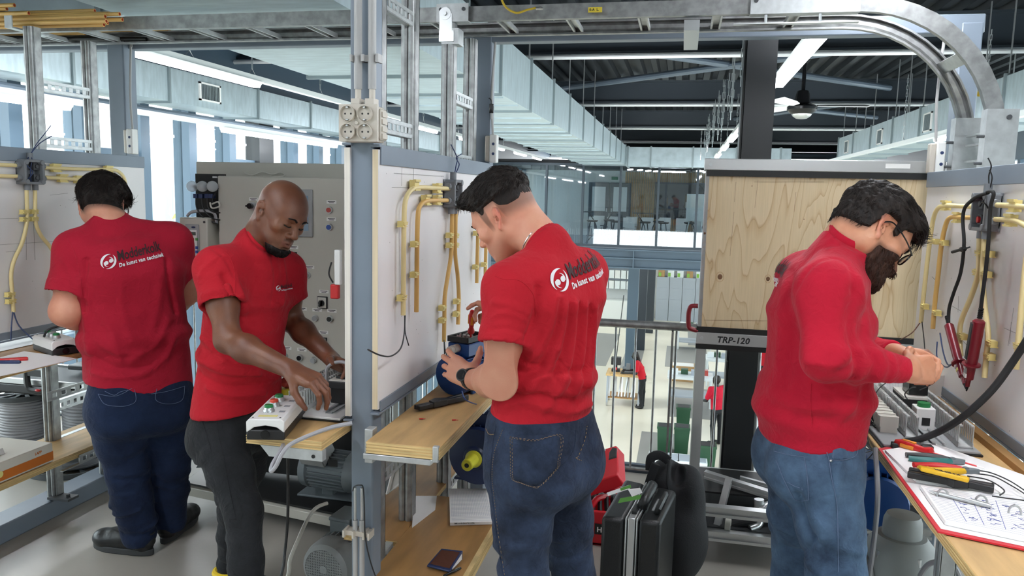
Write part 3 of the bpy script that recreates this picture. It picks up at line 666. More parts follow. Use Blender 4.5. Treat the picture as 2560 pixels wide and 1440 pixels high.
twin_socket(1229,372,3.72,'white surface box with two round holes on the far post behind the middle board')
twin_socket(2340,396,3.6,'white surface box with two round holes above the plywood trainer board')
# ================================================================ benches and shelves
def plank(label,x0,x1,y0,y1,z1,th,cat='shelf',name='shelf_board',mt='ply_top',front=True):
    t=thing(name,label,cat,((x0+x1)/2,(y0+y1)/2,z1-th))
    m=MB(); m.b2((x0,y0,z1-th),(x1,y1,z1)); m.build('board',M(mt),t,bev=.002)
    for k in range(4):
        m=MB(); z=z1-th+th*(k+.15)/4; m.b2((x0-.0008,y0-.0008,z),(x1+.0008,y1+.0008,z+th*.14)); m.build('ply_layer',M('ply_edge'),t,smooth=0)
    return t
t=plank('plywood shelf with the blue motor and black stripper under the middle board',-.905,-.672,2.12,3.62,.89,.038,'shelf','shelf')
m=MB(); m.b2((-.915,2.118,.833),(-.70,2.145,.851)); m.prism([(-.70,2.118,.851),(-.70,2.118,.833),(-.682,2.118,.851)],(0,.02,0)); m.b2((-.692,2.114,.845),(-.674,2.13,.895)); m.build('bracket',M('galv_light'),t,bev=.002)
m=MB(); m.b2((-.945,2.2,.79),(-.918,2.24,.9)); m.build('bracket',M('galv_light'),t,bev=.002)
m=MB(); slotted(m,(-.70,2.75,.835),(-.70,3.3,.835),.04,(0,0,1),12); m.build('slotted_strut',M('galv_light'),t,smooth=0)
t=plank('lower plywood shelf with writing pad and dark tablet by the near mans knees',-.98,-.655,1.5,3.05,.345,.03,'shelf','shelf',mt='ply_brown')
m=MB(); m.b2((-.672,1.5,.30),(-.655,3.05,.346)); m.build('front_edge',M('ply_edge'),t,smooth=0)
t=plank('bottom plywood shelf in shadow behind the galvanised ladder legs',-1.21,-.99,2.62,3.7,.33,.02,'shelf','shelf',mt='ply_brown')
t=plank('worktop of plywood left of the middle post holding the wiring panel',-1.30,-.955-.09,2.105,3.6,.88,.030,'worktop','worktop')
m=MB(); m.b2((-1.22,2.10,.818),(-1.04,2.125,.852)); m.prism([(-1.22,2.10,.852),(-1.22,2.10,.818),(-1.25,2.10,.852)],(0,.02,0)); 
m.build('bracket',M('galv_light'),t,smooth=0)
m=MB(); m.cyl((-1.07,2.098,.832),(-1.07,2.102,.832),.006,n=10); m.build('bolt_hole',M('black'),t)
# left bench
t=plank('left workbench plank covered with paper under the left board',-2.92,-2.56,1.3,3.05,.905,.022,'worktop','worktop',mt='ply_brown')
m=MB(); m.b2((-2.93,3.05,.86),(-2.6,3.6,.88)); m.build('board',M('ply_top'),t,smooth=0)
t=plank('low plywood shelf at the left holding an orange banded carton',-3.05,-2.74,1.6,3.40,.385,.03,'shelf','shelf')
m=MB(); slotted(m,(-2.735,3.0,.345),(-2.735,3.43,.345),.045,(0,0,1),9); m.b2((-2.75,2.9,.323),(-2.732,3.43,.327)); m.build('slotted_strut',M('galv_light'),t,smooth=0)
m=MB(); slotted(m,(-2.80,2.9,.67),(-2.80,3.43,.67),.045,(0,0,1),9); m.build('slotted_strut',M('galv_light'),t,smooth=0)
for y in (3.10,3.46):
    m=MB(); m.box((-2.93,y,.10),(.12,.07,.012)); m.cyl((-2.90,y,.10),(-2.90,y,.12),.01,n=6); m.build('foot_plate',M('box_dark'),t,smooth=0)
# right bench
t=plank('right workbench plank under the voltage tester with tools and ring binder',.62,.985,1.25,3.3,.90,.03,'worktop','worktop',mt='ply_top')
for y in(1.95,2.3): 
    m=MB(); channel(m,(.80,y,0),(.80,y,.87),.04,.045,(0,1,0)); m.build('leg',M('galv_light'),t,smooth=0)
m=MB(); m.b2((.955,1.2,.86),(.985,3.3,.92)); m.build('back_rail',M('ply_brown'),t,smooth=0)
# ================================================================ plywood trainer board on its trolley
def plywood_face():
    m=mat('ply_face','#d3b285',.55); n,l,b=nodes(m)
    tc=n.new('ShaderNodeTexCoord'); mp=n.new('ShaderNodeMapping'); mp.inputs['Scale'].default_value=(1.,1.,.22); l.new(tc.outputs['Object'],mp.inputs[0])
    ns=n.new('ShaderNodeTexNoise'); ns.inputs['Scale'].default_value=3.6; ns.inputs['Detail'].default_value=3; ns.inputs['Distortion'].default_value=.3; l.new(mp.outputs[0],ns.inputs[0])
    mu=n.new('ShaderNodeMath'); mu.operation='MULTIPLY'; mu.inputs[1].default_value=17; l.new(ns.outputs[0],mu.inputs[0])
    fr=n.new('ShaderNodeMath'); fr.operation='FRACT'; l.new(mu.outputs[0],fr.inputs[0])
    r=n.new('ShaderNodeValToRGB'); l.new(fr.outputs[0],r.inputs[0]); e=r.color_ramp.elements
    e[0].position=0; e[0].color=lin('#b99a70'); e[1].position=.07; e[1].color=lin('#dcc7a3'); e2=r.color_ramp.elements.new(.8); e2.color=lin('#d8c29c'); e3=r.color_ramp.elements.new(.99); e3.color=lin('#cbb088')
    # fine grain
    mp2=n.new('ShaderNodeMapping'); mp2.inputs['Scale'].default_value=(160,160,6); l.new(tc.outputs['Object'],mp2.inputs[0]); n2=n.new('ShaderNodeTexNoise'); n2.inputs['Scale'].default_value=1; l.new(mp2.outputs[0],n2.inputs[0])
    mx=n.new('ShaderNodeMix'); mx.data_type='RGBA'; mx.blend_type='MULTIPLY'; mx.inputs[0].default_value=.22; l.new(r.outputs[0],mx.inputs[6]); l.new(n2.outputs[0],mx.inputs[7])
    l.new(mx.outputs[2],b.inputs['Base Color']); return m
plywood_face()
mat('knot','#6e4e33',.6); mat('knot_ring','#c3a27a',.6)
YT=3.70
t=thing('trainer_trolley','plywood trainer board in an aluminium frame on a castor trolley','trolley',(.6,YT,0))
x0,x1=.10,1.105
m=MB(); m.b2((x0,YT,1.04),(x1,YT+.018,1.76)); pb=m.build('plywood_panel',M('ply_face'),t,smooth=0)
kn=[(1800,692,.02),(1920,697,.016),(1940,690,.012),(2133,440,.016),(2042,436,.01),(1971,437,.007),(1762,583,.009),(2180,715,.022),(2200,690,.006),(1880,465,.004),(2010,548,.004),(2070,550,.003)]
for a,b,r in kn:
    p=at(a,b,y=YT-.0005); m=MB(); m.ell(p,(r*.55,.0012,r*.62),nu=14,nv=8); m.build('knot',M('knot'),pb)
    if r>.011:
        m=MB()
        for q in(1.45,): m.tube([p+V(r*q*.6*math.cos(i/12*6.283),.0003,r*q*(.8 if q<2 else 1.0)*math.sin(i/12*6.283)) for i in range(12)],.0012,n=4,k=2,closed=True)
        m.build('knot_ring',M('knot_ring'),pb)
m=MB()
for a,b in(((1885,455),(2060,455)),((1895,450),(1887,520)),((1835,530),(1825,640)),((1990,480),(1985,530)),((2100,510),(2090,560)),((1760,800),(2000,803)),((1840,455),(1836,505))): m.beam(at(*a,y=YT-.0006),at(*b,y=YT-.0006),.001,.0008,(0,1,0))
m.build('pencil_mark',M('knot'),pb,smooth=0)
m=MB(); m.b2((x0-.012,YT-.012,1.775),(x1,YT+.04,1.828)); tb=m.build('top_rail',M('alu'),t,bev=.003)
m=MB(); m.b2((x0,YT-.010,1.748),(x1,YT+.02,1.775)); m.build('seal_strip',M('black'),t,smooth=0)
m=MB(); m.b2((.86,YT-.0128,1.795),(.96,YT-.012,1.815)); m.build('maker_plate',M('white_paint'),tb,smooth=0)
m=MB(); m.cyl((x0+.015,YT-.016,1.80),(x0+.015,YT-.012,1.80),.008,n=10); m.build('screw',M('zinc'),tb)
m=MB(); m.b2((x0-.008,YT-.012,.962),(x1,YT-.002,1.018)); br=m.build('name_rail',M('alu'),t,bev=.002)
m=MB(); m.b2((x0-.008,YT-.010,1.018),(x1,YT+.02,1.044)); m.b2((x0-.008,YT-.010,.938),(x1,YT+.02,.962)); m.build('seal_strip',M('black'),t,smooth=0)
q=at(1792,842,y=YT-.013); m=MB(); put_text(m,'TRP-120',.040,(q.x,YT-.0128,.975),(1,0,-.0),(0,0,1),bold=.0012,shear=.18,space=1.05); m.build('lettering',M('black'),br,smooth=0)
m=MB(); m.cyl((x0+.018,YT-.016,.99),(x0+.018,YT-.012,.99),.008,n=10); m.build('screw',M('zinc'),br)
m=MB(); hz=[at(1745,765,y=YT),at(1728,766,y=YT),at(1722,780,y=YT),at(1721,805,y=YT),at(1724,820,y=YT),at(1745,827,y=YT)]; m.tube(hz,.011,n=10,k=5); m.build('handle',mat('handle_red','#7c1622',.4),t,smooth=60)
for xx in(x0-.004,1.05):
    m=MB()
    for dy in(0,.03): m.b2((xx,YT+dy,.16),(xx+.045,YT+dy+.012,.94))
    m.b2((xx+.016,YT+.01,.16),(xx+.029,YT+.035,.94)); m.b2((xx,YT+.0,.94),(xx+.018,YT+.03,1.78)); m.build('upright',M('alu'),t,smooth=0)
# trolley base: open aluminium frame, black deck, castors
def profile(m,a,b,w=.04):
    a,b=V(a),V(b); ax=(b-a).normalized(); up=V(0,0,1) if abs(ax.z)<.9 else V(0,1,0); r=ax.cross(up)
    for k in(-1,1): m.beam(a+up*k*w*.36,b+up*k*w*.36,w,w*.28,up)
    m.beam(a,b,w*.5,w*.6,up)
yb0,yb1=3.46,3.95
for a,b,z in (((x0-.02,yb0),(x1,yb0),.13),((x0-.02,yb1),(x1,yb1),.13),((x0-.02,yb0),(x1,yb0),.245),((x0-.02,yb1),(x1,yb1),.245)):
    m=MB(); profile(m,(*a,z),(*b,z),.045); m.build('rail',M('alu'),t,smooth=0)
for xx in(x0,x1-.03):
    m=MB(); profile(m,(xx,yb0,.13),(xx,yb1,.13),.04); profile(m,(xx,yb0,.245),(xx,yb1,.245),.04); m.build('rail',M('alu'),t,smooth=0)
    for yy in(yb0,yb1):
        m=MB(); profile(m,(xx,yy,.10),(xx,yy,.27),.04); m.build('upright',M('alu'),t,smooth=0)
m=MB(); m.b2((x0,yb0+.16,.262),(x1,yb1,.27)); m.build('deck',M('black'),t,smooth=0)
m=MB(); m.b2((x0,yb0+.02,.152),(x1,yb1,.158)); m.build('lower_tray',M('charcoal'),t,smooth=0)
for xx in(x0-.02,x1-.05):
    for yy in(yb0+.0,yb1-.02):
        m=MB(); m.b2((xx-.03,yy-.02,.055),(xx-.024,yy+.02,.105)); m.b2((xx+.024,yy-.02,.055),(xx+.03,yy+.02,.105)); m.b2((xx-.03,yy-.03,.100),(xx+.03,yy+.03,.108)); m.b2((xx-.03,yy-.03,.04),(xx-.026,yy+.01,.08)); c=m.build('castor_fork',M('zinc'),t,smooth=0)
        m=MB(); m.cyl((xx-.018,yy-.02,.045),(xx+.018,yy-.02,.045),.045,n=24); m.cyl((xx-.022,yy-.02,.045),(xx+.022,yy-.02,.045),.027,n=18); m.build('castor_wheel',M('pvc_grey'),c,smooth=40,bev=.004)
# ================================================================ figures: signed-distance modelling helpers
import openvdb
def A(*a): return np.array(a[0] if len(a)==1 else a,dtype=np.float32)
def nrm(v): v=np.asarray(v,float); return v/np.linalg.norm(v)
class SDF:
    rx=2
    def __init__(s,lo,hi,vox):
        s.lo=np.asarray(lo,float); s.v=vox; s.n=np.ceil((np.asarray(hi,float)-s.lo)/vox).astype(int)+1
        s.D=np.full(s.n,.2,np.float32)
    def sl(s,lo,hi):
        i0=np.clip(np.floor((np.asarray(lo)-s.lo)/s.v).astype(int),0,s.n); i1=np.clip(np.ceil((np.asarray(hi)-s.lo)/s.v).astype(int)+1,0,s.n)
        g=[(s.lo[k]+s.v*np.arange(i0[k],i1[k])).astype(np.float32) for k in range(3)]
        return tuple(slice(i0[k],i1[k]) for k in range(3)),g[0][:,None,None],g[1][None,:,None],g[2][None,None,:]
    def put(s,fn,lo,hi,k=0.,op='u'):
        pad=k+3*s.v; sl,X,Y,Z=s.sl(np.asarray(lo)-pad,np.asarray(hi)+pad)
        a=s.D[sl]
        if a.size==0: return
        d=fn(X,Y,Z).astype(np.float32)
        if op=='u':
            if k>0: h=np.maximum(k-np.abs(a-d),0)/k; s.D[sl]=np.minimum(a,d)-h*h*k*.25
            else: s.D[sl]=np.minimum(a,d)
        else:
            d=-d
            if k>0: h=np.maximum(k-np.abs(a-d),0)/k; s.D[sl]=np.maximum(a,d)+h*h*k*.25
            else: s.D[sl]=np.maximum(a,d)
    def cone(s,p0,p1,r0,r1,k=.01,op='u'):
        p0,p1=np.asarray(p0,float),np.asarray(p1,float); d=p1-p0; L2=float(d@d)+1e-12
        def fn(X,Y,Z):
            x,y,z=X-p0[0],Y-p0[1],Z-p0[2]; t=np.clip((x*d[0]+y*d[1]+z*d[2])/L2,0,1)
            return np.sqrt((x-t*d[0])**2+(y-t*d[1])**2+(z-t*d[2])**2)-(r0+(r1-r0)*t)
        m=max(r0,r1); s.put(fn,np.minimum(p0,p1)-m,np.maximum(p0,p1)+m,k,op)
    def chain(s,pts,rs,k=.01):
        for i in range(len(pts)-1): s.cone(pts[i],pts[i+1],rs[i],rs[i+1],k)
    def ell(s,c,r,R=None,k=.01,op='u'):
        c=np.asarray(c,float); r=np.asarray(r,float); R=np.eye(3) if R is None else np.asarray(R,float)   # rows of R: local axes
        def fn(X,Y,Z):
            x,y,z=X-c[0],Y-c[1],Z-c[2]; q=[(x*R[i,0]+y*R[i,1]+z*R[i,2])/r[i] for i in range(3)]
            k0=np.sqrt(q[0]**2+q[1]**2+q[2]**2); k1=np.sqrt((q[0]/r[0])**2+(q[1]/r[1])**2+(q[2]/r[2])**2)+1e-9
            return k0*(k0-1)/k1
        m=r.max(); s.put(fn,c-m,c+m,k,op)
    def section(s,p0,p1,side0,side1,ab0,ab1,k=.02,pw=2.3,cap=.35,op='u'):
        """piece of a trunk or leg: elliptic cross-sections between two centres"""
        p0,p1=np.asarray(p0,float),np.asarray(p1,float); d=p1-p0; L=np.linalg.norm(d); w=d/L
        sa=nrm((np.asarray(side0,float)+np.asarray(side1,float))); sa=nrm(sa-w*(sa@w)); sb=np.cross(w,sa)
        def fn(X,Y,Z):
            x,y,z=X-p0[0],Y-p0[1],Z-p0[2]; tw=x*w[0]+y*w[1]+z*w[2]; t=np.clip(tw/L,0,1)
            a=ab0[0]+(ab1[0]-ab0[0])*t; b=ab0[1]+(ab1[1]-ab0[1])*t
            u=np.abs(x*sa[0]+y*sa[1]+z*sa[2])/a; v=np.abs(x*sb[0]+y*sb[1]+z*sb[2])/b; e=np.abs(tw-t*L)/(np.minimum(a,b)*cap)
            q=(u**pw+v**pw+e**pw)**(1/pw)
            return (q-1)*np.minimum(a,b)
        m=max(*ab0,*ab1); s.put(fn,np.minimum(p0,p1)-m,np.maximum(p0,p1)+m,k,op)
    def cut(s,p,n):
        """remove everything on the side n points to"""
        p,n=np.asarray(p,float),nrm(n); sl,X,Y,Z=s.sl(s.lo,s.lo+s.v*s.n)
        s.D=np.maximum(s.D,((X-p[0])*n[0]+(Y-p[1])*n[1]+(Z-p[2])*n[2]).astype(np.float32))
    def mesh(s,adapt=0.0):
        s.D[0]=.2;s.D[-1]=.2;s.D[:,0]=.2;s.D[:,-1]=.2;s.D[:,:,0]=.2;s.D[:,:,-1]=.2
        g=openvdb.FloatGrid(.2); g.copyFromArray(s.D.astype(np.float32))
        P,T,Q=g.convertToPolygons(0.0,adapt); P=np.asarray(P,float)*s.v+s.lo
        F=[tuple(q) for q in np.asarray(Q)]+[tuple(t) for t in np.asarray(T)]
        TQ=(np.asarray(T),np.asarray(Q)); P=relax(P,TQ,s.rx); return P,F,TQ
def relax(P,TQ,n=2,a=.5,b=-.52):
    T,Q=TQ; E=[]
    if len(T): E+=[T[:,[0,1]],T[:,[1,2]],T[:,[2,0]]]
    if len(Q): E+=[Q[:,[0,1]],Q[:,[1,2]],Q[:,[2,3]],Q[:,[3,0]]]
    E=np.concatenate(E); N_=len(P); cnt=np.bincount(E[:,0],minlength=N_)+np.bincount(E[:,1],minlength=N_)
    for i in range(n):
        for w in(a,b):
            S=np.stack([np.bincount(E[:,0],P[E[:,1],k],N_)+np.bincount(E[:,1],P[E[:,0],k],N_) for k in range(3)],1)/np.maximum(cnt,1)[:,None]; P=P+w*(S-P)
    return P
def vnormals(P,TQ):
    N=np.zeros_like(P); T,Q=TQ
    for f in ((T[:,[0,1,2]],) if len(T) else ())+((Q[:,[0,1,2]],Q[:,[0,2,3]]) if len(Q) else ()):
        n=np.cross(P[f[:,1]]-P[f[:,0]],P[f[:,2]]-P[f[:,0]])
        for k in range(3): np.add.at(N,f[:,k],n)
    return N/(np.linalg.norm(N,axis=1,keepdims=True)+1e-12)
def orient(P,F,TQ):
    T,Q=TQ; vol=0
    if len(Q): vol+=np.einsum('ij,ij->i',P[Q[:,0]],np.cross(P[Q[:,1]],P[Q[:,2]])).sum()+np.einsum('ij,ij->i',P[Q[:,0]],np.cross(P[Q[:,2]],P[Q[:,3]])).sum()
    if len(T): vol+=np.einsum('ij,ij->i',P[T[:,0]],np.cross(P[T[:,1]],P[T[:,2]])).sum()
    if vol<0: T=T[:,::-1] if len(T) else T; Q=Q[:,::-1] if len(Q) else Q; F=[f[::-1] for f in F]
    return F,(T,Q)
def smooth_noise(P,seed,scale,n=7,axis=None,str_=1.):
    """sum of warped waves; scale in 1/m; squeezed along axis by str_"""
    r=np.random.RandomState(seed); out=np.zeros(len(P)); P=P.copy()
    if axis is not None:
        a=nrm(axis); P=P-np.outer(P@a,a)*(1-str_)
    for i in range(n):
        k=r.randn(3); k=k/np.linalg.norm(k)*scale*(.6+.9*r.rand()); k2=r.randn(3)*scale*.5
        out+=np.sin(P@k+r.rand()*6.28+1.3*np.sin(P@k2+r.rand()*6.28))
    return out/n**.5
def folds(P,N,lines):
    """lines: (points, width, height): soft ridges (or creases for negative height) along a path"""
    d=np.zeros(len(P))
    for pts,w,h in lines:
        pts=[np.asarray(p,float) for p in pts]; best=np.full(len(P),9.)
        for a,b in zip(pts[:-1],pts[1:]):
            e=b-a; t=np.clip((P-a)@e/(e@e),0,1); best=np.minimum(best,np.linalg.norm(P-a-t[:,None]*e,axis=1))
        d+=h*np.exp(-(best/w)**2)
    return P+N*d[:,None]
def to_object(name,P,F,m,parent,label=None):
    o0=ORG[parent.name]; me=bpy.data.meshes.new(name)
    me.from_pydata((P-np.array(o0)).tolist(),[],F); me.materials.append(m) if not isinstance(m,(list,tuple)) else [me.materials.append(q) for q in m]
    me.polygons.foreach_set('use_smooth',[True]*len(me.polygons)); me.update()
    ob=bpy.data.objects.new(name,me); COL.objects.link(ob); ob.parent=parent; ORG[ob.name]=o0
    if label: ob['label']=label
    return ob
def bvh(P,F): return BVHTree.FromPolygons([V(p) for p in P.tolist()],F)
def stick_from(tree,pts,off=0.):
    """drop points on a surface along the lines from the camera's standpoint"""
    out=[]; o=V(CAM.tolist()); last=1.5
    for p in pts:
        d=(V(p)-o).normalized(); h=tree.ray_cast(o,d)
        if h[0] is None: q=o+d*last
        else: q=h[0]; last=(q-o).length
        out.append(q-d*off)
    return out
def stick(tree,pts,d,off):
    """drop points along d on a surface, keep them off above it"""
    out=[]; d=V(d).normalized(); last=None
    for p in pts:
        h=tree.ray_cast(V(p)-d*.6,d)
        if h[0] is None: q,n=(V(p),-d) if last is None else (V(p)+d*((last-V(p)).dot(d)),-d)
        else: q,n=h[0],h[1]; last=q
        out.append(q+(n if n.dot(d)<0 else -n)*off)
    return out
# ---------------------------------------------------------------- head
class Head:
    def __init__(s,c,f,u,sc=1.0,wide=1.0):
        s.c=np.asarray(c,float); s.f=nrm(f); u=np.asarray(u,float); s.u=nrm(u-s.f*(u@s.f)); s.l=np.cross(s.u,s.f); s.s=sc; s.w=wide
        s.R=np.array([s.f,s.l,s.u])
    def p(s,f,l,u): return s.c+(s.f*f+s.l*l*s.w+s.u*u)*s.s
    def loc(s,P): return ((P-s.c)@s.R.T)/s.s
    def base(s,S,jaw=1.,chin=1.):
        p,q=s.p,s.s
        S.ell(p(-.004,0,.045),np.array([.097,.076*s.w,.084])*q,s.R,.01)
        S.ell(p(.03,0,.02),np.array([.070,.066*s.w,.075])*q,s.R,.02)
        S.ell(p(.042,0,-.045),np.array([.056,.054*jaw*s.w,.058])*q,s.R,.025)
        S.ell(p(.060,0,-.060),np.array([.040,.036*jaw*s.w,.042])*q,s.R,.02)
        S.ell(p(.080*chin,0,-.091),np.array([.02,.022,.019])*q,s.R,.02)
        for k in(-1,1):
            S.cone(p(.0,k*.054*jaw,-.030),p(.072,k*.020,-.088),.016*q,.015*q,.025)
            S.ell(p(.066,k*.046,-.010),np.array([.022,.020,.018])*q,s.R,.02)
    def face(s,S,lip=1.,nose=1.):
        p,q=s.p,s.s
        S.cone(p(.086,-.034,.033),p(.093,0,.030),.011*q,.012*q,.012); S.cone(p(.086,.034,.033),p(.093,0,.030),.011*q,.012*q,.012)
        for k in(-1,1):
            S.ell(p(.104,k*.031,.012),np.array([.017,.018,.013])*q,s.R,.012,'s')
            S.ell(p(.079,k*.031,.013),np.array([.0145,.017,.0125])*q,s.R,.004)
            S.cone(p(.0915,k*.020,.008),p(.088,k*.042,.0085),.003*q,.003*q,.003)
        S.cone(p(.092,0,.022),p(.113*1.0,0,-.018),.0075*q*nose,.0105*q*nose,.010)
        S.ell(p(.116,0,-.021),np.array([.0115,.0115*nose,.010])*q,s.R,.006)
        for k in(-1,1):
            S.ell(p(.103,k*.0145*nose,-.0265),np.array([.0115,.0075*nose,.0085])*q,s.R,.005)
            S.ell(p(.108,k*.008*nose,-.0345),np.array([.005,.0035,.004])*q,s.R,.003,'s')
        S.ell(p(.082,0,-.056),np.array([.022,.030,.027])*q,s.R,.012)
        for k in(-1,1):
            S.cone(p(.103,k*.003,-.0505),p(.090,k*.024,-.0565),.0058*q*lip,.003*q,.005)
            S.cone(p(.1015,k*.002,-.0645),p(.090,k*.022,-.0595),.0066*q*lip,.003*q,.005)
        S.ell(p(.105,0,-.0578),np.array([.005,.020,.0016])*q,s.R,.002,'s')
        S.ell(p(.100,0,-.0765),np.array([.006,.012,.005])*q,s.R,.008,'s')
    def ears(s,S,e=.88):
        q=s.s*e
        for k in(-1,1):
            o=np.array([-.003,k*.0755,.002])
            ax=nrm(np.array([-.93,k*.36,.0])); ay=nrm(np.array([-.18,0,1.])); an=np.cross(ax,ay)
            g=lambda a,b,c=0.: s.p(*(o+(ax*a+ay*b+np.array([0,k*1.,0])*c)*e))
            ring=[(.004,-.030),(.013,-.016),(.021,.002),(.024,.016),(.020,.028),(.010,.033),(.0,.029),(-.004,.016)]
            for a,b in zip(ring[:-1],ring[1:]): S.cone(g(*a),g(*b),.0042*q,.0042*q,.004)
            S.cone(g(.004,-.030),g(.002,-.020),.0065*q,.005*q,.006)
            S.ell(g(.010,.006),np.array([.013,.0028,.026])*q,np.array([s.R.T@nrm(ax),s.R.T@nrm(an),s.R.T@nrm(ay)]) ,.003)
            inner=[(.014,-.008),(.017,.006),(.013,.018)]
            for a,b in zip(inner[:-1],inner[1:]): S.cone(g(*a),g(*b),.0034*q,.0034*q,.004)
            S.ell(g(.006,-.001,.006),np.array([.0075,.008,.011])*q,s.R,.003,'s')
            S.cone(g(-.004,-.010),g(-.003,.0),.0045*q,.004*q,.004)
    def neck(s,S,base,r=.058,r1=.066):
        S.cone(s.p(-.022,0,-.015),base,r*s.s,r1,.03)
        for k in(-1,1): S.cone(s.p(-.01,k*.045,-.045),base+s.f*.03,.022,.02,.03)
ob_data={}
def shell(head,name,par,m,region,seed=1,vox=.003,amp=.004,freq=160,dirs=(1,0,-.4),jaw=1.,chin=1.,extra=None,face=False,clump=.35):
    """hair or beard: a thick layer over the head where region(f,l,u)>0 (metres of thickness)"""
    c=head.c; S=SDF(c-.19,c+.19,vox); head.base(S,jaw,chin)
    if face: head.face(S)
    if extra: extra(S)
    sl,X,Y,Z=S.sl(S.lo,S.lo+S.v*S.n)
    x,y,z=X-c[0],Y-c[1],Z-c[2]; R=head.R; f,l,u=[(x*R[i,0]+y*R[i,1]+z*R[i,2])/head.s for i in range(3)]
    l=l/head.w
    near=np.abs(S.D)<.05
    th=region(f,l,u); S.D=np.where(near,S.D-th.astype(np.float32),S.D)
    P,F,TQ=S.mesh(); F,TQ=orient(P,F,TQ); N=vnormals(P,TQ); L=head.loc(P)
    ax=nrm(dirs); w=smooth_noise(L,seed,freq,9,ax,.12)+clump*smooth_noise(L,seed+5,freq*2.6,9,ax,.08)
    inside=np.clip(region(L[:,0],L[:,1]/head.w,L[:,2])/.006,0,1)
    P=P+N*(w*amp*inside)[:,None]
    ob=to_object(name,P,F,m,par); ob_data[ob.name]=(P,N,inside)
    return ob
def strands(head,name,par,m,P,N,inside,n,length,flow,seed=1,r=.0011,lift=.15,wave=.0,tri=3):
    """locks of hair: thin tapered strands that follow the flow over the head"""
    rs=np.random.RandomState(seed); idx=np.where(inside>.55)[0]
    if len(idx)==0: return None
    idx=rs.choice(idx,n); mb=MB(); R=head.R
    L=head.loc(P[idx]); FL=flow(L)@R; 
    for q,i in enumerate(idx):
        p=P[i]-N[i]*.001; nn=N[i]; d=FL[q]+rs.randn(3)*.16; d=d-nn*(d@nn); d=d/(np.linalg.norm(d)+1e-9)
        ln=length(L[q])*(.7+.6*rs.rand()); pts=[]; k=5; ph=rs.rand()*6.28
        for j in range(k):
            t=j/(k-1); c=nn*(lift*ln*math.sin(t*2.6)*.5-.9*ln*ln*t*t/.10*.5); s_=np.cross(d,nn)*math.sin(t*5+ph)*wave*ln
            pts.append(p+d*ln*t+c+s_)
        w=r*(.7+.7*rs.rand())
        mb.tube(pts,lambda t:w*(1-.85*t),n=tri,k=1,caps=False)
    return mb.build(name,m,par,smooth=180,kind='stuff')
# ---------------------------------------------------------------- hand
FING=dict(i=(.027,.087,(.043,.026,.021),.0090),m=(.009,.091,(.047,.030,.022),.0092),r=(-.010,.087,(.043,.028,.022),.0087),p=(-.028,.079,(.034,.021,.019),.0078))
def rot_to(d,n,a): return d*math.cos(a)-n*math.sin(a)
def hand(S,wrist,d,n,t,curl,thumb,sc=1.,spread=(.10,.02,-.06,-.16),k=.006,wr=.027):
    """d: towards the fingers, n: out of the back of the hand, t: towards the thumb; curl: per finger three bend angles (rad)"""
    d=nrm(d); n=np.asarray(n,float); n=nrm(n-d*(n@d)); t0=np.cross(n,d); t=t0 if t0@np.asarray(t,float)>0 else -t0
    w=np.asarray(wrist,float); tips={}
    for j,key in enumerate('imrp'):
        s_,L,seg,r=FING[key]; a=spread[j]; df=nrm(d*math.cos(a)+t*math.sin(a)); kn=w+(d*L+t*s_+n*.006*(1 if key in 'im' else .4))*sc
        S.cone(w+(d*.012+t*s_*.62)*sc,kn-n*.004*sc,.0155*sc,.0115*sc,.012)
        S.cone(w+(d*.02+t*s_*.7-n*.009)*sc,kn-(n*.010+d*.012)*sc,.012*sc,.010*sc,.012)
        p=kn-n*.002*sc; ang=0.; pts=[p]
        for q in range(3):
            ang+=curl[j][q]; dd=rot_to(df,n,ang); p2=p+dd*seg[q]*sc; r0=r*(1-.08*q)*sc; r1=r*(1-.08*(q+1))*sc
            S.cone(p,p2,r0*1.04,r1,.0035); p=p2; pts.append(p)
        tips[key]=(p,dd,pts)
    # thumb: leaves the side of the palm near the wrist
    q=w+(d*.022+t*.024-n*.006)*sc; S.cone(w+(d*.01+t*.012)*sc,q,.016*sc,.0155*sc,.01)
    rr=(.0150,.0112,.0102,.0080); L=(.044,.033,.027)
    pts=[q]
    for i in range(3):
        dd=nrm(d*thumb[i][0]+t*thumb[i][1]+n*thumb[i][2]); q2=q+dd*L[i]*sc; S.cone(q,q2,rr[i]*sc,rr[i+1]*sc,.006 if i else .012); q=q2; pts.append(q)
    tips['t']=(q,dd,pts)
    S.ell(w,(wr*sc,wr*.74*sc,wr*sc),np.array([t,n,d]),.02)
    return tips
def arm(S,sh,el,wr,r=(.052,.046,.044,.028),k=.03):
    sh,el,wr=[np.asarray(x,float) for x in (sh,el,wr)]
    m=el+(wr-el)*.30; S.cone(sh,sh+(el-sh)*.5,r[0],r[0]*.98,k); S.cone(sh+(el-sh)*.5,el,r[0]*.98,r[1]*.92,k)
    S.cone(el,m,r[1]*.93,r[2],k); S.cone(m,wr,r[2],r[3],k)
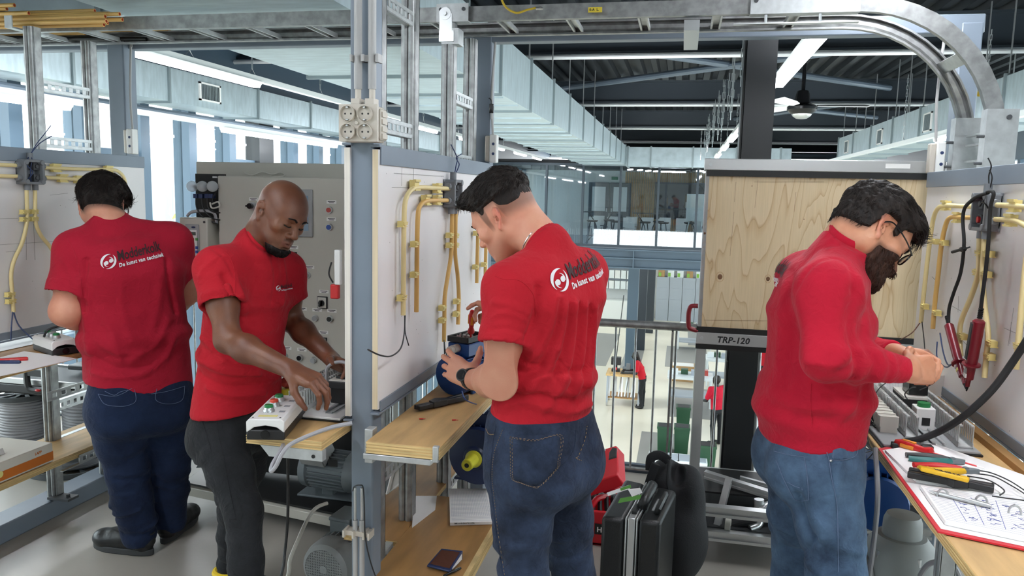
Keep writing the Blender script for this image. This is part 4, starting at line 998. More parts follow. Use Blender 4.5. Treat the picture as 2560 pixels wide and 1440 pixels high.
# ---------------------------------------------------------------- cloth, skin
def cloth_mat(name,col,col2=None,weave=900,rough=.85,wr=.25,wash=None,sheen=.15):
    m=bpy.data.materials.new(name); m.use_nodes=True; MATS[name]=m; n,l,b=m.node_tree.nodes,m.node_tree.links,m.node_tree.nodes['Principled BSDF']
    b.inputs['Roughness'].default_value=rough; b.inputs['Base Color'].default_value=lin(col); b.inputs['Sheen Weight'].default_value=sheen*.25; b.inputs['Specular IOR Level'].default_value=.2
    tc=n.new('ShaderNodeTexCoord'); src=None
    if col2:
        ns=n.new('ShaderNodeTexNoise'); ns.inputs['Scale'].default_value=wash or 9; ns.inputs['Detail'].default_value=6; ns.inputs['Roughness'].default_value=.65; l.new(tc.outputs['Object'],ns.inputs[0])
        r=n.new('ShaderNodeValToRGB'); l.new(ns.outputs[0],r.inputs[0]); r.color_ramp.elements[0].position=.36; r.color_ramp.elements[1].position=.70; r.color_ramp.elements[0].color=lin(col); r.color_ramp.elements[1].color=lin(col2); l.new(r.outputs[0],b.inputs['Base Color'])
    mp=n.new('ShaderNodeMapping'); mp.inputs['Scale'].default_value=(1,1,.35); l.new(tc.outputs['Object'],mp.inputs[0])
    n1=n.new('ShaderNodeTexNoise'); n1.inputs['Scale'].default_value=weave; n1.inputs['Detail'].default_value=2; l.new(mp.outputs[0],n1.inputs[0])
    n2=n.new('ShaderNodeTexNoise'); n2.inputs['Scale'].default_value=28; n2.inputs['Detail'].default_value=3; n2.inputs['Distortion'].default_value=1.2; l.new(tc.outputs['Object'],n2.inputs[0])
    b1=n.new('ShaderNodeBump'); b1.inputs['Strength'].default_value=.12; b1.inputs['Distance'].default_value=.002; l.new(n1.outputs[0],b1.inputs['Height'])
    b2=n.new('ShaderNodeBump'); b2.inputs['Strength'].default_value=wr; b2.inputs['Distance'].default_value=.02; l.new(n2.outputs[0],b2.inputs['Height']); l.new(b1.outputs[0],b2.inputs['Normal']); l.new(b2.outputs[0],b.inputs['Normal'])
    return m
def skin_mat(name,col,col2,rough=.5,sss=.08):
    m=mat(name,col,rough,col2=col2,vs=14,bump=.12,bs=420,vdetail=3); n,l,b=nodes(m)
    b.inputs['Subsurface Weight'].default_value=sss; b.inputs['Subsurface Radius'].default_value=(.012,.005,.003); b.inputs['Subsurface Scale'].default_value=1.
    # colour attribute tints lips, ears, stubble
    at_=n.new('ShaderNodeAttribute'); at_.attribute_name='tint'; src=b.inputs['Base Color'].links[0].from_socket
    mx=n.new('ShaderNodeMix'); mx.data_type='RGBA'; l.new(at_.outputs['Alpha'],mx.inputs[0]); l.new(src,mx.inputs[6]); l.new(at_.outputs['Color'],mx.inputs[7]); l.new(mx.outputs[2],b.inputs['Base Color'])
    return m
def tint(ob,cols):
    """cols: N x 4 (rgb, weight)"""
    a=ob.data.color_attributes.new('tint','FLOAT_COLOR','POINT'); a.data.foreach_set('color',np.asarray(cols,np.float32).ravel())
def hair_mat(name,col,col2,rough=.45):
    m=mat(name,col,.62,col2=col2,vs=90,stretch=(1,1,.3),bump=.3,bs=260,spec=.3); return m
skin_mat('skin_fair','#e0a487','#d58f74'); skin_mat('skin_tan','#d9a07f','#c98a68'); skin_mat('skin_dark','#80523a','#6d4230',.42,.05)
hair_mat('hair_dark','#2a221d','#16110f'); hair_mat('hair_black','#1d1916','#0e0c0b'); hair_mat('beard_brown','#4a2f22','#2c1b14',.6); hair_mat('beard_black','#1a1311','#0d0a09',.6)
cloth_mat('shirt_red','#bf202e','#b31c29',wash=3); cloth_mat('shirt_crimson','#b51f36','#aa1b30',wash=3); cloth_mat('sweat_red','#c01a33','#b21730',wash=4,weave=700,sheen=.3)
cloth_mat('denim_blue','#1d2433','#3a475f',wash=7,weave=1100,wr=.35); cloth_mat('denim_dark','#172138','#22314f',wash=5,wr=.3); cloth_mat('denim_grey','#2c3a4e','#5d7894',wash=4,wr=.3); cloth_mat('denim_black','#1f2022','#2b2c2f',wash=9,wr=.35)
mat('stitch','#8a7256',.8); mat('stitch_blue','#5b6b86',.8); mat('print_white','#f0eeee',.7); mat('print_dark','#3b1e22',.7); mat('shoe_leather','#1b1c1e',.4,bump=.1,bs=90); mat('shoe_sole','#3a3c3e',.6)
mat('silver','#d0d0cc',.2,metal=1.); mat('eye_white','#d8d0c8',.3); mat('eye_dark','#1a1210',.2); mat('nail','#e6b9a6',.35); mat('lens','#dfe8ea',.05,trans=1.0,ior=1.05)
def shirt_folds_obj(name,S,par,m,lines,noise,label=None,extra=None):
    S.rx=6; P,F,TQ=S.mesh(); F,TQ=orient(P,F,TQ); N=vnormals(P,TQ); d=0
    for seed,sc_,amp,ax,st in noise: d=d+amp*smooth_noise(P,seed,sc_,7,ax,st)
    P=P+N*np.asarray(d)[:,None] if noise else P
    N=vnormals(P,TQ); tr=None; L2=[]
    for q in lines:
        if q[0]=='v':      # a fold line drawn on the side facing the viewer's place: drop it on the cloth
            tr=tr or bvh(P,F); L2.append(([np.array(x) for x in stick_from(tr,catmull([at(a,b,y=1.2) for a,b in q[1]],4))],q[2],q[3]))
        else: L2.append(q)
    P=folds(P,N,L2); P=relax(P,TQ,2)
    return to_object(name,P,F,m,par,label),P,F
def logo(par,tree,o,u,v,d,w,off=.0025,name='print'):
    """round white emblem and two lines of lettering, wrapped on the cloth; o: left end of the base line, w: width"""
    o,u,v=V(o),V(u).normalized(),V(v).normalized()
    def wrapped(vs,fs,off):
        m=MB(); dv=V(d).normalized(); P=[]
        for p in vs:
            q=o+u*p[0]*w+v*p[1]*w; h=tree.ray_cast(q-dv*.6,dv); P.append(None if h[0] is None or abs((h[0]-q).dot(dv))>.45 else h[0]+(h[1] if h[1].dot(dv)<0 else -h[1])*off)
        fs=[x for x in fs if all(P[i] is not None for i in x) and max((P[i]-P[x[0]]).length for i in x)<.035]
        m.add([p or V(0,0,0) for p in P],fs); 
        keep=sorted({i for x in fs for i in x}); mp={i:k for k,i in enumerate(keep)}; m.v=[m.v[i] for i in keep]; m.f=[tuple(mp[i] for i in x) for x in m.f]
        return m
    def fine(vs,fs,n=2):
        bm=bmesh.new(); vv=[bm.verts.new((p[0],p[1],0)) for p in vs]
        for f in fs:
            try: bm.faces.new([vv[i] for i in f])
            except Exception: pass
        bmesh.ops.triangulate(bm,faces=bm.faces)
        for _ in range(n):
            e=[x for x in bm.edges if x.calc_length()>.04]
            if not e: break
            bmesh.ops.subdivide_edges(bm,edges=e,cuts=1); bmesh.ops.triangulate(bm,faces=bm.faces)
        bm.verts.index_update(); r=([tuple(x.co) for x in bm.verts],[[x.index for x in f.verts] for f in bm.faces]); bm.free(); return r
    c=(.115,.125); R=.115
    # two comma-like swirls: crescent arcs with inner drops
    def crescent(a0,a1,r0,wd,n=14):
        L=[]; Q=[]
        for i in range(n+1):
            a=a0+(a1-a0)*i/n; t=math.sin(math.pi*i/n)*wd
            L.append((c[0]+(r0)*math.cos(a),c[1]+(r0)*math.sin(a))); Q.append((c[0]+(r0-t-.002)*math.cos(a),c[1]+(r0-t-.002)*math.sin(a)))
        return L+Q[::-1]
    def blob(cx,cy,r,n=14): return [(cx+r*math.cos(6.283*i/n),cy+r*math.sin(6.283*i/n)) for i in range(n)]
    def poly(P): 
        n=len(P)//2; return P,[(i,i+1,2*n-2-i,2*n-1-i) for i in range(n-1)]
    parts=[poly(crescent(1.15,4.0,R,.034)),poly(crescent(4.3,7.15,R,.034))]
    for cx,cy,r in((.082,.108,.030),(.150,.128,.030)):
        B=blob(cx,cy,r); parts.append((B,[tuple(range(len(B)))]))
    def tail(cx,cy,r,s_):
        L=[];Q=[]
        for i in range(9):
            t=i/8; a=s_+math.pi*.5+t*1.9; rr_=r+.030*t; w_=.016*(1-t)+.001
            L.append((cx+(rr_+w_)*math.cos(a),cy+(rr_+w_)*math.sin(a))); Q.append((cx+(rr_-w_)*math.cos(a),cy+(rr_-w_)*math.sin(a)))
        return poly(L+Q[::-1])
    T1=tail(.10,.112,.036,1.3); T2=tail(.132,.124,.036,1.3+math.pi); parts+=[([(x,y) for x,y in T1[0]],T1[1]),(T2[0],T2[1])]
    em=MB()
    for vs,fs in parts:
        vs,fs=fine(vs,fs); em2=wrapped(vs,fs,off); em.add(em2.v,em2.f)
    em.v and em.build('emblem',M('print_white'),par,smooth=0)
    vs,fs=text_mesh('Modderkolk',.20,bold=.004,space=.97); sx=.72/max(p.x for p in vs); vs,fs=fine([(p.x*sx+.25,p.y*1.1+.10) for p in vs],fs); t=wrapped(vs,fs,off); t.v and t.build(name,M('print_dark'),par,smooth=0)
    vs,fs=text_mesh('De kunst van techniek',.088,bold=.0035,space=1.12); sx=.73/max(p.x for p in vs); vs,fs=fine([(p.x*sx+.26,p.y+.0) for p in vs],fs); t=wrapped(vs,fs,off); t.v and t.build(name,M('print_white'),par,smooth=0)
def ringpts(c,ax,side,a,b,n=24,tilt=None):
    ax=nrm(ax); s=nrm(np.asarray(side,float)-ax*(np.asarray(side,float)@ax)); q=np.cross(ax,s)
    return [c+s*a*math.cos(2*math.pi*i/n)+q*b*math.sin(2*math.pi*i/n) for i in range(n)]
# ================================================================ the men
def cd(x,y,a): return nrm(RW@np.array([x,y,-a]))
def ss(x,a,b): t=np.clip((x-a)/(b-a),0,1); return t*t*(3-2*t)
def N3(v): return np.asarray(v,float)
def hair_region(hl_f,hl_u,T,lo=-.004,soft=.014):
    def fn(f,l,u):
        hl=np.interp(f+0*l+0*u,hl_f,hl_u); e=ss(u-hl,0,soft); return lo+(T(f,l,u)-lo)*e
    return fn
HL_F=[-.12,-.05,-.030,-.022,.014,.021,.033,.042,.06,.080,.10]
def skin_tints(head,P,base,lip=None,ear=None,stub=None,scalp=None,extra=None):
    L=head.loc(P); f,l,u=L[:,0],L[:,1]/head.w,L[:,2]; C=np.zeros((len(P),4)); 
    def add(col,w):
        w=np.clip(w,0,1)[:,None]; c=np.array(lin(col)[:3]); tot=C[:,3:4]+w*(1-C[:,3:4]); C[:,:3]=np.where(tot>1e-6,(C[:,:3]*C[:,3:4]*(1-w)+c*w)/np.maximum(tot,1e-6),C[:,:3]); C[:,3:4]=tot
    if ear: add(ear,.55*ss(np.abs(l),.074,.086)*ss(u,-.036,-.028)*(u<.045)*(np.abs(f)<.034))
    if scalp: add(scalp[0],scalp[1](f,l,u))
    if stub: add(stub[0],stub[1](f,l,u))
    if lip: add(lip,.75*np.exp(-((u+.0575)/.0085)**2)*ss(f,.086,.094)*(np.abs(l)<.026))
    add('#000000',.0*f)
    if extra: extra(add,f,l,u)
    return C
def shoe(par,heel,fd,label=None,sc=1.,sole='shoe_sole',leather='shoe_leather',hi=.10):
    """work shoe: heel centre on the floor, fd towards the toe"""
    h=N3(heel); fd=nrm([fd[0],fd[1],0]); sd=np.array([-fd[1],fd[0],0]); up=np.array([0,0,1.])
    S=SDF(h+np.array([-.34,-.34,-.01]),h+np.array([.34,.34,.2]),.004)
    g=lambda a,b,c: h+(fd*a+sd*b+up*c)*sc
    S.section(g(0,0,.055),g(0,0,.13),sd,sd,(.036*sc,.045*sc),(.040*sc,.052*sc),.02); S.ell(g(0,0,.05),N3([.045,.037,.045])*sc,np.array([fd,sd,up]),.02)
    S.ell(g(.09,0,.055),N3([.085,.042,.045])*sc,np.array([fd,sd,up]),.03); S.ell(g(.185,.0,.048),N3([.062,.048,.042])*sc,np.array([fd,sd,up]),.03); S.cone(g(.03,0,.09),g(.13,0,.06),.034*sc,.036*sc,.03)
    S.cut(g(0,0,.02),(0,0,-1)); S.cut(g(0,0,hi),(0,0,1)); P,F,TQ=S.mesh(); F,TQ=orient(P,F,TQ); ob=to_object('shoe',P,F,M(leather),par,label)
    m=MB(); out=[]
    for i in range(28):
        a=2*math.pi*i/28; c,s_=math.cos(a),math.sin(a); w=.047 if c>0 else .041; x=.085+c*(.165 if c>0 else .132); w*=1-.25*max(0,-c*.0); y=s_*w*(1-.18*(1-abs(c)) if c<.4 else 1)
        out.append(V(g(x,y,0)))
    m.prism(out,(0,0,.028*sc)); q=m.build('sole',M(sole),ob,bev=.005)
    m=MB()
    for k in range(4):
        a=.075+.026*k; m.tube([V(g(a,-.022,.088-.012*k)),V(g(a+.008,0,.101-.012*k)),V(g(a,.022,.088-.012*k))],.0025,n=5,k=4)
    m.build('lace',M('rubber'),ob)
    return ob
def leg(S,hip,knee,ank,r,k=.03):
    hip,knee,ank=[N3(x) for x in(hip,knee,ank)]
    S.cone(hip,hip+(knee-hip)*.5,r[0],r[1],k); S.cone(hip+(knee-hip)*.5,knee,r[1],r[2],k); S.cone(knee,knee+(ank-knee)*.4,r[2],r[3],k); S.cone(knee+(ank-knee)*.4,ank,r[3],r[4],k)
def rings(S_,a,b,r0,r1,n,amp,seed,phase=0):
    """crease rings around a leg or sleeve: list of fold lines, each an arc round the limb"""
    rr=random.Random(seed); a,b=N3(a),N3(b); ax=nrm(b-a); s=np.cross(ax,[0.3,.2,.93]); s=nrm(s); q=np.cross(ax,s); out=[]
    for i in range(n):
        t=(i+rr.random()*.7)/n; c=a+(b-a)*t; r=r0+(r1-r0)*t; a0=rr.random()*6.28; span=1.2+rr.random()*1.8; sl=rr.uniform(-.5,.5)*r
        pts=[c+(s*math.cos(a0+span*j/6)+q*math.sin(a0+span*j/6))*r+ax*(sl*(j/6-.5)) for j in range(7)]
        out.append((pts,.010+rr.random()*.006,amp*rr.uniform(.6,1.2)*(1 if i%3 else -1)))
    return out
def tube_on(name,tree,pts,d,off,r,mt,par,k=8,dash=None):
    P=catmull([V(p) for p in pts],k); P=stick_from(tree,P,off); m=MB()
    if dash:
        for i in range(0,len(P)-1,2): m.tube([P[i],P[i+1]],r,n=4,k=1)
        return m.build(name,M(mt),par,smooth=0,kind='stuff')
    m.tube(P,r,n=5,k=1); return m.build(name,M(mt),par,smooth=0)
def collar_rib(par,c,ax,side,a,b,mt,w=.011,n=26,name='collar'):
    m=MB(); P=[V(p) for p in ringpts(N3(c),ax,side,a,b,n)]; axv=V(nrm(ax))
    k=8; vs=[]; fs=[]; cc=V(c)
    for i,p in enumerate(P):
        o=(p-cc).normalized()
        for j in range(k):
            q=2*math.pi*j/k; vs.append(p+o*math.cos(q)*.0035+axv*math.sin(q)*w)
    for i in range(n):
        for j in range(k): fs.append((i*k+j,i*k+(j+1)%k,((i+1)%n)*k+(j+1)%k,((i+1)%n)*k+j))
    m.add(vs,fs); return m.build(name,M(mt),par,smooth=60)
Z3=np.array([0,0,1.])
def sleeve_end(S,c,ax,r,L):
    """open a sleeve, collar or hem: cut a round slice of radius r and length L away beyond c"""
    c=N3(c); ax=nrm(ax); w0=max(r,L)
    def fn(X,Y,Z):
        w=(X-c[0])*ax[0]+(Y-c[1])*ax[1]+(Z-c[2])*ax[2]; d=np.sqrt(np.maximum((X-c[0])**2+(Y-c[1])**2+(Z-c[2])**2-w*w,0))-r; return np.maximum(np.maximum(-w,w-L),d)
    S.put(fn,c-w0,c+w0,0,'s')
def face_parts(H,t,hair,brow=True,lid='hair_black'):
    if brow:
        for k in(-1,1):
            m=MB(); m.tube([V(H.p(.1035,k*.012,.0300)),V(H.p(.1035,k*.026,.0375)),V(H.p(.0945,k*.046,.034))],lambda q:.0034*(1-.6*q)+.0008,n=6); m.build('eyebrow',M(hair),t)
    for k in(-1,1):
        m=MB(); m.tube([V(H.p(.0945,k*.0165,.006)),V(H.p(.0968,k*.030,.0030)),V(H.p(.0885,k*.0455,.0060))],.0019,n=5); m.build('eyelash',M(lid),t)
# ---------------------------------------------------------------- man with the screwdriver and watch (middle)
def man_screwdriver():
    F_=nrm([-.89,.46,0]); L_=np.array([-F_[1],F_[0],0]); B_=-F_
    t=thing('person','man in red printed T-shirt and worn jeans driving a screwdriver, black watch on wrist','person',(-.39,2.26,0))
    pel=N3(at(1350,1100,y=2.27)); hem=N3(at(1349,1060,y=2.27)); wai=N3(at(1366,940,y=2.27)); che=N3(at(1376,745,y=2.28)); upc=N3(at(1374,668,y=2.28)); nb=N3(at(1364,613,y=2.27))
    f=cd(-.73,-.48,.48); H=Head((0,0,0),f,cd(-.42,.9,.05),1.05,1.0); ear=N3(at(1240,552,y=2.235)); H.c=ear-H.l*.078
    shL=N3(at(1278,722,y=2.13)); elL=N3(at(1246,952,y=2.05)); wrL=N3(at(1180,948,y=2.24))
    shR=upc-L_*.17+Z3*-.03; wrR=N3(at(1276,797,y=2.66)); elR=N3([-.34,2.66,1.12])
    # --- body
    lo=np.minimum.reduce([H.c-.16,wrL-.2,wrR-.2,wai-.2]); hi=np.maximum.reduce([H.c+.18,elR+.1,shR+.1,wai+.2]); S=SDF(lo,hi,.0036)
    H.base(S); H.face(S,1.0,1.0); H.ears(S); H.neck(S,nb,.053,.056); S.cone(H.p(-.056,0,.0),nb-F_*.006,.040,.050,.03)
    S.section(wai,che,L_,L_,(.15,.11),(.165,.115),.05); S.section(che,upc,L_,L_,(.165,.115),(.15,.09),.05); S.cone(nb-Z3*.06,shL,.045,.050,.02); S.cone(nb-Z3*.06,shR,.045,.050,.02)
    arm(S,shL,elL,wrL,(.055,.048,.045,.0305)); arm(S,shR,elR,wrR,(.055,.048,.045,.029))
    S.ell(elL+np.array([.01,-.0,-.012]),(.036,.036,.036),None,.03)
    kn=N3(at(1128,915,y=2.285)); dL=nrm(kn-wrL); nL=nrm(cd(-.45,.35,-.82)); tL=nrm(cd(.55,.75,.0))
    tp=hand(S,wrL,dL,nL,tL,[(.25,.4,.3),(.3,.4,.3),(.4,.5,.35),(.5,.6,.4)],[(.35,.55,-.45),(.5,.62,-.45),(.6,.5,-.5)],1.05)
    dR=nrm(N3(at(1218,770,y=2.68))-wrR); nR=nrm(cd(.1,.75,.65)); tR=nrm(cd(-.2,-.25,-.93))
    hand(S,wrR,dR,nR,tR,[(.5,.55,.3),(.85,1.0,.5),(1.1,1.1,.6),(1.2,1.2,.6)],[(.7,.5,-.4),(.95,.05,-.2),(.97,-.1,-.05)],1.0)
    P,F,TQ=S.mesh(); F,TQ=orient(P,F,TQ); body=to_object('body',P,F,M('skin_fair'),t)
    tint(body,skin_tints(H,P,None,'#b9655c','#d8705f',('#9a6650',lambda f,l,u:.45*ss(-u,.02,.06)*ss(f,.0,.03)),('#3a2b22',lambda f,l,u:.62*ss(u-np.interp(f,HL_F,[-.02,-.015,-.01,.03,.03,-.02,-.02,.04,.05,.075,.085]),-.008,.03)*(f<.098))))
    # --- hair: long on top, faded sides
    reg=hair_region(HL_F,[-.01,.0,.012,.036,.036,.015,.015,.045,.052,.072,.080],lambda f,l,u:.0015+.021*ss(u,.035,.105)+.016*ss(f,.03,.095)*ss(u,.05,.09),lo=-.006,soft=.03)
    hr=shell(H,'hair',t,M('hair_dark'),reg,seed=3,amp=.0030,freq=260,dirs=(1,.25,-.35),vox=.0028,clump=.5); P_,N_,I_=ob_data[hr.name]; LL=H.loc(P_); I_=I_*(LL[:,2]>.058)
    strands(H,'hair_strands',hr,M('hair_dark'),P_,N_,I_,1700,lambda q:.026+.010*(q[0]>.03)*(q[0]<.075),lambda L:np.stack([.9+0*L[:,0],.35+.5*np.sin(L[:,0]*60+L[:,1]*40),.25-.6*(L[:,0]<0)],1),seed=2,r=.0013,lift=.22,wave=.08)
    face_parts(H,t,'hair_dark')
    # --- T-shirt
    S=SDF(np.minimum.reduce([hem-.28,shL-.16,wai-.28]),np.maximum.reduce([nb+.15,shR+.2,hem+.3]),.0045)
    axn=nrm(H.p(-.022,0,-.02)-nb)
    slL=shL+(elL-shL)*.60; S.cone(shL,slL,.071,.070,.035); S.cone(slL-nrm(elL-shL)*.025,slL,.0715,.072,.004)
    slR=shR+(elR-shR)*.6; S.cone(shR,slR,.075,.074,.035)
    sleeve_end(S,slL,elL-shL,.14,.14); sleeve_end(S,slR,elR-shR,.13,.12); sleeve_end(S,slL-nrm(elL-shL)*.035,elL-shL,.0635,.05)
    S.section(hem-Z3*.05,wai,L_,L_,(.182,.140),(.168,.128),.03,2.3); S.section(wai,che,L_,L_,(.168,.128),(.178,.118),.05,2.3); S.section(che,upc,L_,L_,(.178,.118),(.150,.088),.05,2.2)
    S.ell(che+B_*.035+L_*.07+Z3*.02,(.085,.09,.12),None,.06); S.ell(che+B_*.035-L_*.075+Z3*.02,(.085,.09,.12),None,.06)
    S.cone(nb-Z3*.030,shL,.060,.075,.05); S.cone(nb-Z3*.030,shR,.060,.070,.05); S.cone(upc,nb,.085,.066,.05); S.cone(nb,nb+axn*.04,.066,.063,.02)
    sleeve_end(S,nb+axn*.016,axn,.10,.14); S.cone(nb-axn*.02,nb+axn*.1,.057,.057,0,'s')
    S.cut(hem+Z3*-.012,(-.06,.05,-1))
    sil=[]
    g=lambda px,py,y: N3(at(px,py,y=y))
    # long drapes down the back, pulls at the arm
    Yb=2.12
    def ln(pts,w,h): return ([g(a,b,Yb) for a,b in pts],w,h)
    lines=[]
    def onback(pts,w,h): lines.append(('v',pts,w,h))
    for pts,w,h in (([(1412,770),(1398,850),(1365,930),(1310,985)],.016,.011),([(1436,760),(1428,860),(1405,960),(1360,1020)],.015,.011),([(1462,765),(1456,870),(1440,980)],.014,.010),([(1487,770),(1482,870),(1470,960)],.013,.009),
       ([(1390,745),(1372,820),(1335,890),(1300,935)],.016,.010),([(1424,765),(1413,855),(1385,945)],.009,-.008),([(1450,762),(1442,865),(1425,970)],.009,-.008),([(1475,766),(1469,870),(1456,970)],.009,-.008),([(1400,756),(1386,835),(1350,915)],.009,-.007),
       ([(1345,720),(1338,790),(1318,850)],.013,-.012),([(1320,860),(1350,880),(1395,870)],.014,.006),([(1310,900),(1350,915),(1400,905)],.010,-.006),
       ([(1240,1015),(1320,1005),(1420,1030),(1475,1010)],.014,.009),([(1235,990),(1320,985),(1440,1005)],.010,-.008),([(1290,960),(1370,945),(1470,960)],.014,.008),([(1300,925),(1370,930),(1460,925)],.010,-.005),
       ([(1232,795),(1265,782),(1310,800)],.010,.005),([(1225,825),(1270,820),(1315,835)],.008,-.005),([(1235,755),(1280,765),(1320,785)],.011,.005),([(1222,848),(1265,860),(1308,850)],.004,-.0025)): onback(pts,w,h)
    sh,P,F=shirt_folds_obj('shirt',S,t,M('shirt_red'),lines,[(2,14,.0028,Z3,.35),(5,30,.0014,None,1)])
    tree=bvh(P,F)
    collar_rib(t,nb+axn*.016,axn,L_,.0635,.0635,'shirt_red',w=.012)
    m=MB(); m.tube([V(p) for p in ringpts(nb+axn*.036,axn,L_,.0600,.0600,40)],.0022,n=6,k=1,closed=True); m.build('necklace',M('silver'),t)
    m=MB()
    for i in (30,31,32): p=ringpts(nb+axn*.036,axn,L_,.0610,.0610,40)[i-20]; m.ell(V(p),(.005,.005,.003))
    # logo across the shoulder blades
    o=g(1391,728,2.2); e=g(1500,660,2.4); d=nrm(F_*.9+np.array([.0,.25,0]))
    u=nrm(-L_*1.0+Z3*.16); logo(sh,tree,stick_from(tree,[g(1391,738,2.0)])[0]-V(d)*.1,u,Z3+L_*.12,d,.275)
    m=MB(); P_=stick(tree,[V(g(1269,998,2.0))],cd(0,0,1),.002); m.box(P_[0],(.008,.006,.018)); m.build('side_tag',M('black'),sh,smooth=0)
    # seams: shoulder seam and hem stitch
    tube_on('seam',tree,[g(1238,690,2.0),g(1258,697,2.0),g(1300,702,2.0),g(1332,735,2.0),g(1340,790,2.0)],cd(0,0,1),.0004,.0016,'shirt_red',sh)
    # --- jeans
    hL=pel+L_*.095-Z3*.06; hR=pel-L_*.095-Z3*.06; kL=N3(at(1312,1460,y=2.17)); kR=N3(at(1436,1450,y=2.42)); aL=kL+np.array([.02,.02,-.43]); aR=kR+np.array([.03,.0,-.43])
    S=SDF(np.minimum.reduce([pel-.3,aL-.12,kL-.15])*[1,1,0]+[0,0,.02],np.maximum.reduce([pel+.3,aR+.15,kR+.15]),.005)
    S.section(pel-Z3*.09,pel+Z3*.07,L_,L_,(.188,.140),(.180,.142),.05,2.4,.5)
    for k in(-1,1): S.ell(pel+B_*.062+L_*k*.075-Z3*.075,(.10,.10,.125),None,.08)
    leg(S,hL,kL,[*aL[:2],.10],(.104,.086,.070,.066,.060)); leg(S,hR,kR,[*aR[:2],.10],(.102,.084,.068,.064,.060))
    lines=rings(S,hL+(kL-hL)*.45,kL+(aL-kL)*.4,.084,.066,12,.0075,4)+rings(S,hR+(kR-hR)*.45,kR+(aR-kR)*.4,.082,.066,11,.0075,9)+[([g(1262,1085,2.0),g(1300,1090,2.0),g(1360,1098,2.0)],.012,.003)]
    je,P,F=shirt_folds_obj('jeans',S,t,M('denim_blue'),lines,[(7,20,.0018,Z3,2.0)]); tree=bvh(P,F); away=cd(0,0,1)
    pk=[(1275,1092),(1340,1099),(1404,1088),(1400,1150),(1395,1170),(1355,1212),(1330,1216),(1300,1206),(1278,1195),(1276,1150),(1275,1092)]
    m=MB(); G=[]
    q=[g(a,b,2.0) for a,b in ((1275,1090),(1404,1086),(1396,1172),(1340,1216),(1278,1196))]
    def pocket(u_,v_):
        top=q[0]*(1-u_)+q[1]*u_; bot=(q[4]*(1-u_)+q[2]*u_)*(1)+ (q[3]-(q[4]+q[2])/2)*(1-abs(2*u_-1)); return V(top*(1-v_)+bot*v_)
    pts=[pocket(i/10,j/8) for j in range(9) for i in range(11)]; w_=stick_from(tree,pts,.003)
    m.add(w_,[(j*11+i,j*11+i+1,(j+1)*11+i+1,(j+1)*11+i) for j in range(8) for i in range(10)]); po=m.build('back_pocket',M('denim_blue'),je,smooth=60)
    so_=po.modifiers.new('thick','SOLIDIFY'); so_.thickness=.004; so_.offset=-1
    for dd in(0,5): tube_on('stitching',tree,[g(a+(dd if a<1340 else -dd),b+dd*.6,2.0) for a,b in pk],away,.0042,.0008,'stitch',je,k=14,dash=True)
    tube_on('stitching',tree,[g(1256,1075,2.0),g(1236,1130,2.0),g(1230,1190,2.0),g(1236,1250,2.0),g(1245,1330,2.0),g(1262,1440,2.0)],away,.002,.0008,'stitch',je,k=20,dash=True)
    tube_on('seam',tree,[g(1240,1065,2.0),g(1232,1110,2.0),g(1226,1190,2.0),g(1232,1250,2.0),g(1241,1330,2.0),g(1258,1440,2.0)],away,.0005,.002,'denim_blue',je,k=12)
    tube_on('stitching',tree,[g(1215,1072,2.0),g(1222,1085,2.0),g(1235,1086,2.0)],away,.002,.0012,'stitch',je,k=6)
    tube_on('seam',tree,[g(1440,1075,2.1),g(1435,1120,2.1),g(1418,1150,2.1),g(1385,1180,2.1)],away,.0004,.0018,'denim_blue',je,k=10)
    tube_on('stitching',tree,[g(1468,1065,2.2),g(1462,1100,2.2),g(1446,1140,2.2),g(1440,1145,2.2),g(1455,1152,2.2)],away,.003,.0012,'stitch',je,k=8,dash=True)
    shoe(t,[*(aL[:2]+F_[:2]*-.03),0],F_+L_*.2); shoe(t,[*(aR[:2]+F_[:2]*-.03),0],F_-L_*.15)
    # --- watch
    ax=nrm(wrL-elL); wc=wrL-ax*.010; m=MB(); vs=[V(p) for p in ringpts(wc,ax,nL,.036,.033,24)]
    axv=V(ax)
    for i in range(24):
        p=vs[i]; q=vs[(i+1)%24]; o=((p+q)/2-V(wc)).normalized(); c=(p+q)/2; m.mi=0; m.box(c,(.0,.0,.0)) if False else None
        s=(q-p).normalized(); Rm=basis(s,o,axv); m.box(c,(.0078,.005,.021),Rm)
    wt=m.build('watch_band',M('charcoal'),t,smooth=0); wf=V(wc)+V(nrm(nL-ax*(nL@ax)))*.037
    m=MB(); m.cyl(wf-V(nL)*.004,wf+V(nL)*.005,.020,n=22); m.build('watch_case',M('black_steel'),wt,bev=.0015)
    m=MB(); m.cyl(wf+V(nL)*.005,wf+V(nL)*.0058,.0155,n=20); m.build('watch_glass',M('black_gloss'),wt)
    return H,wrR,dR
man_screwdriver()

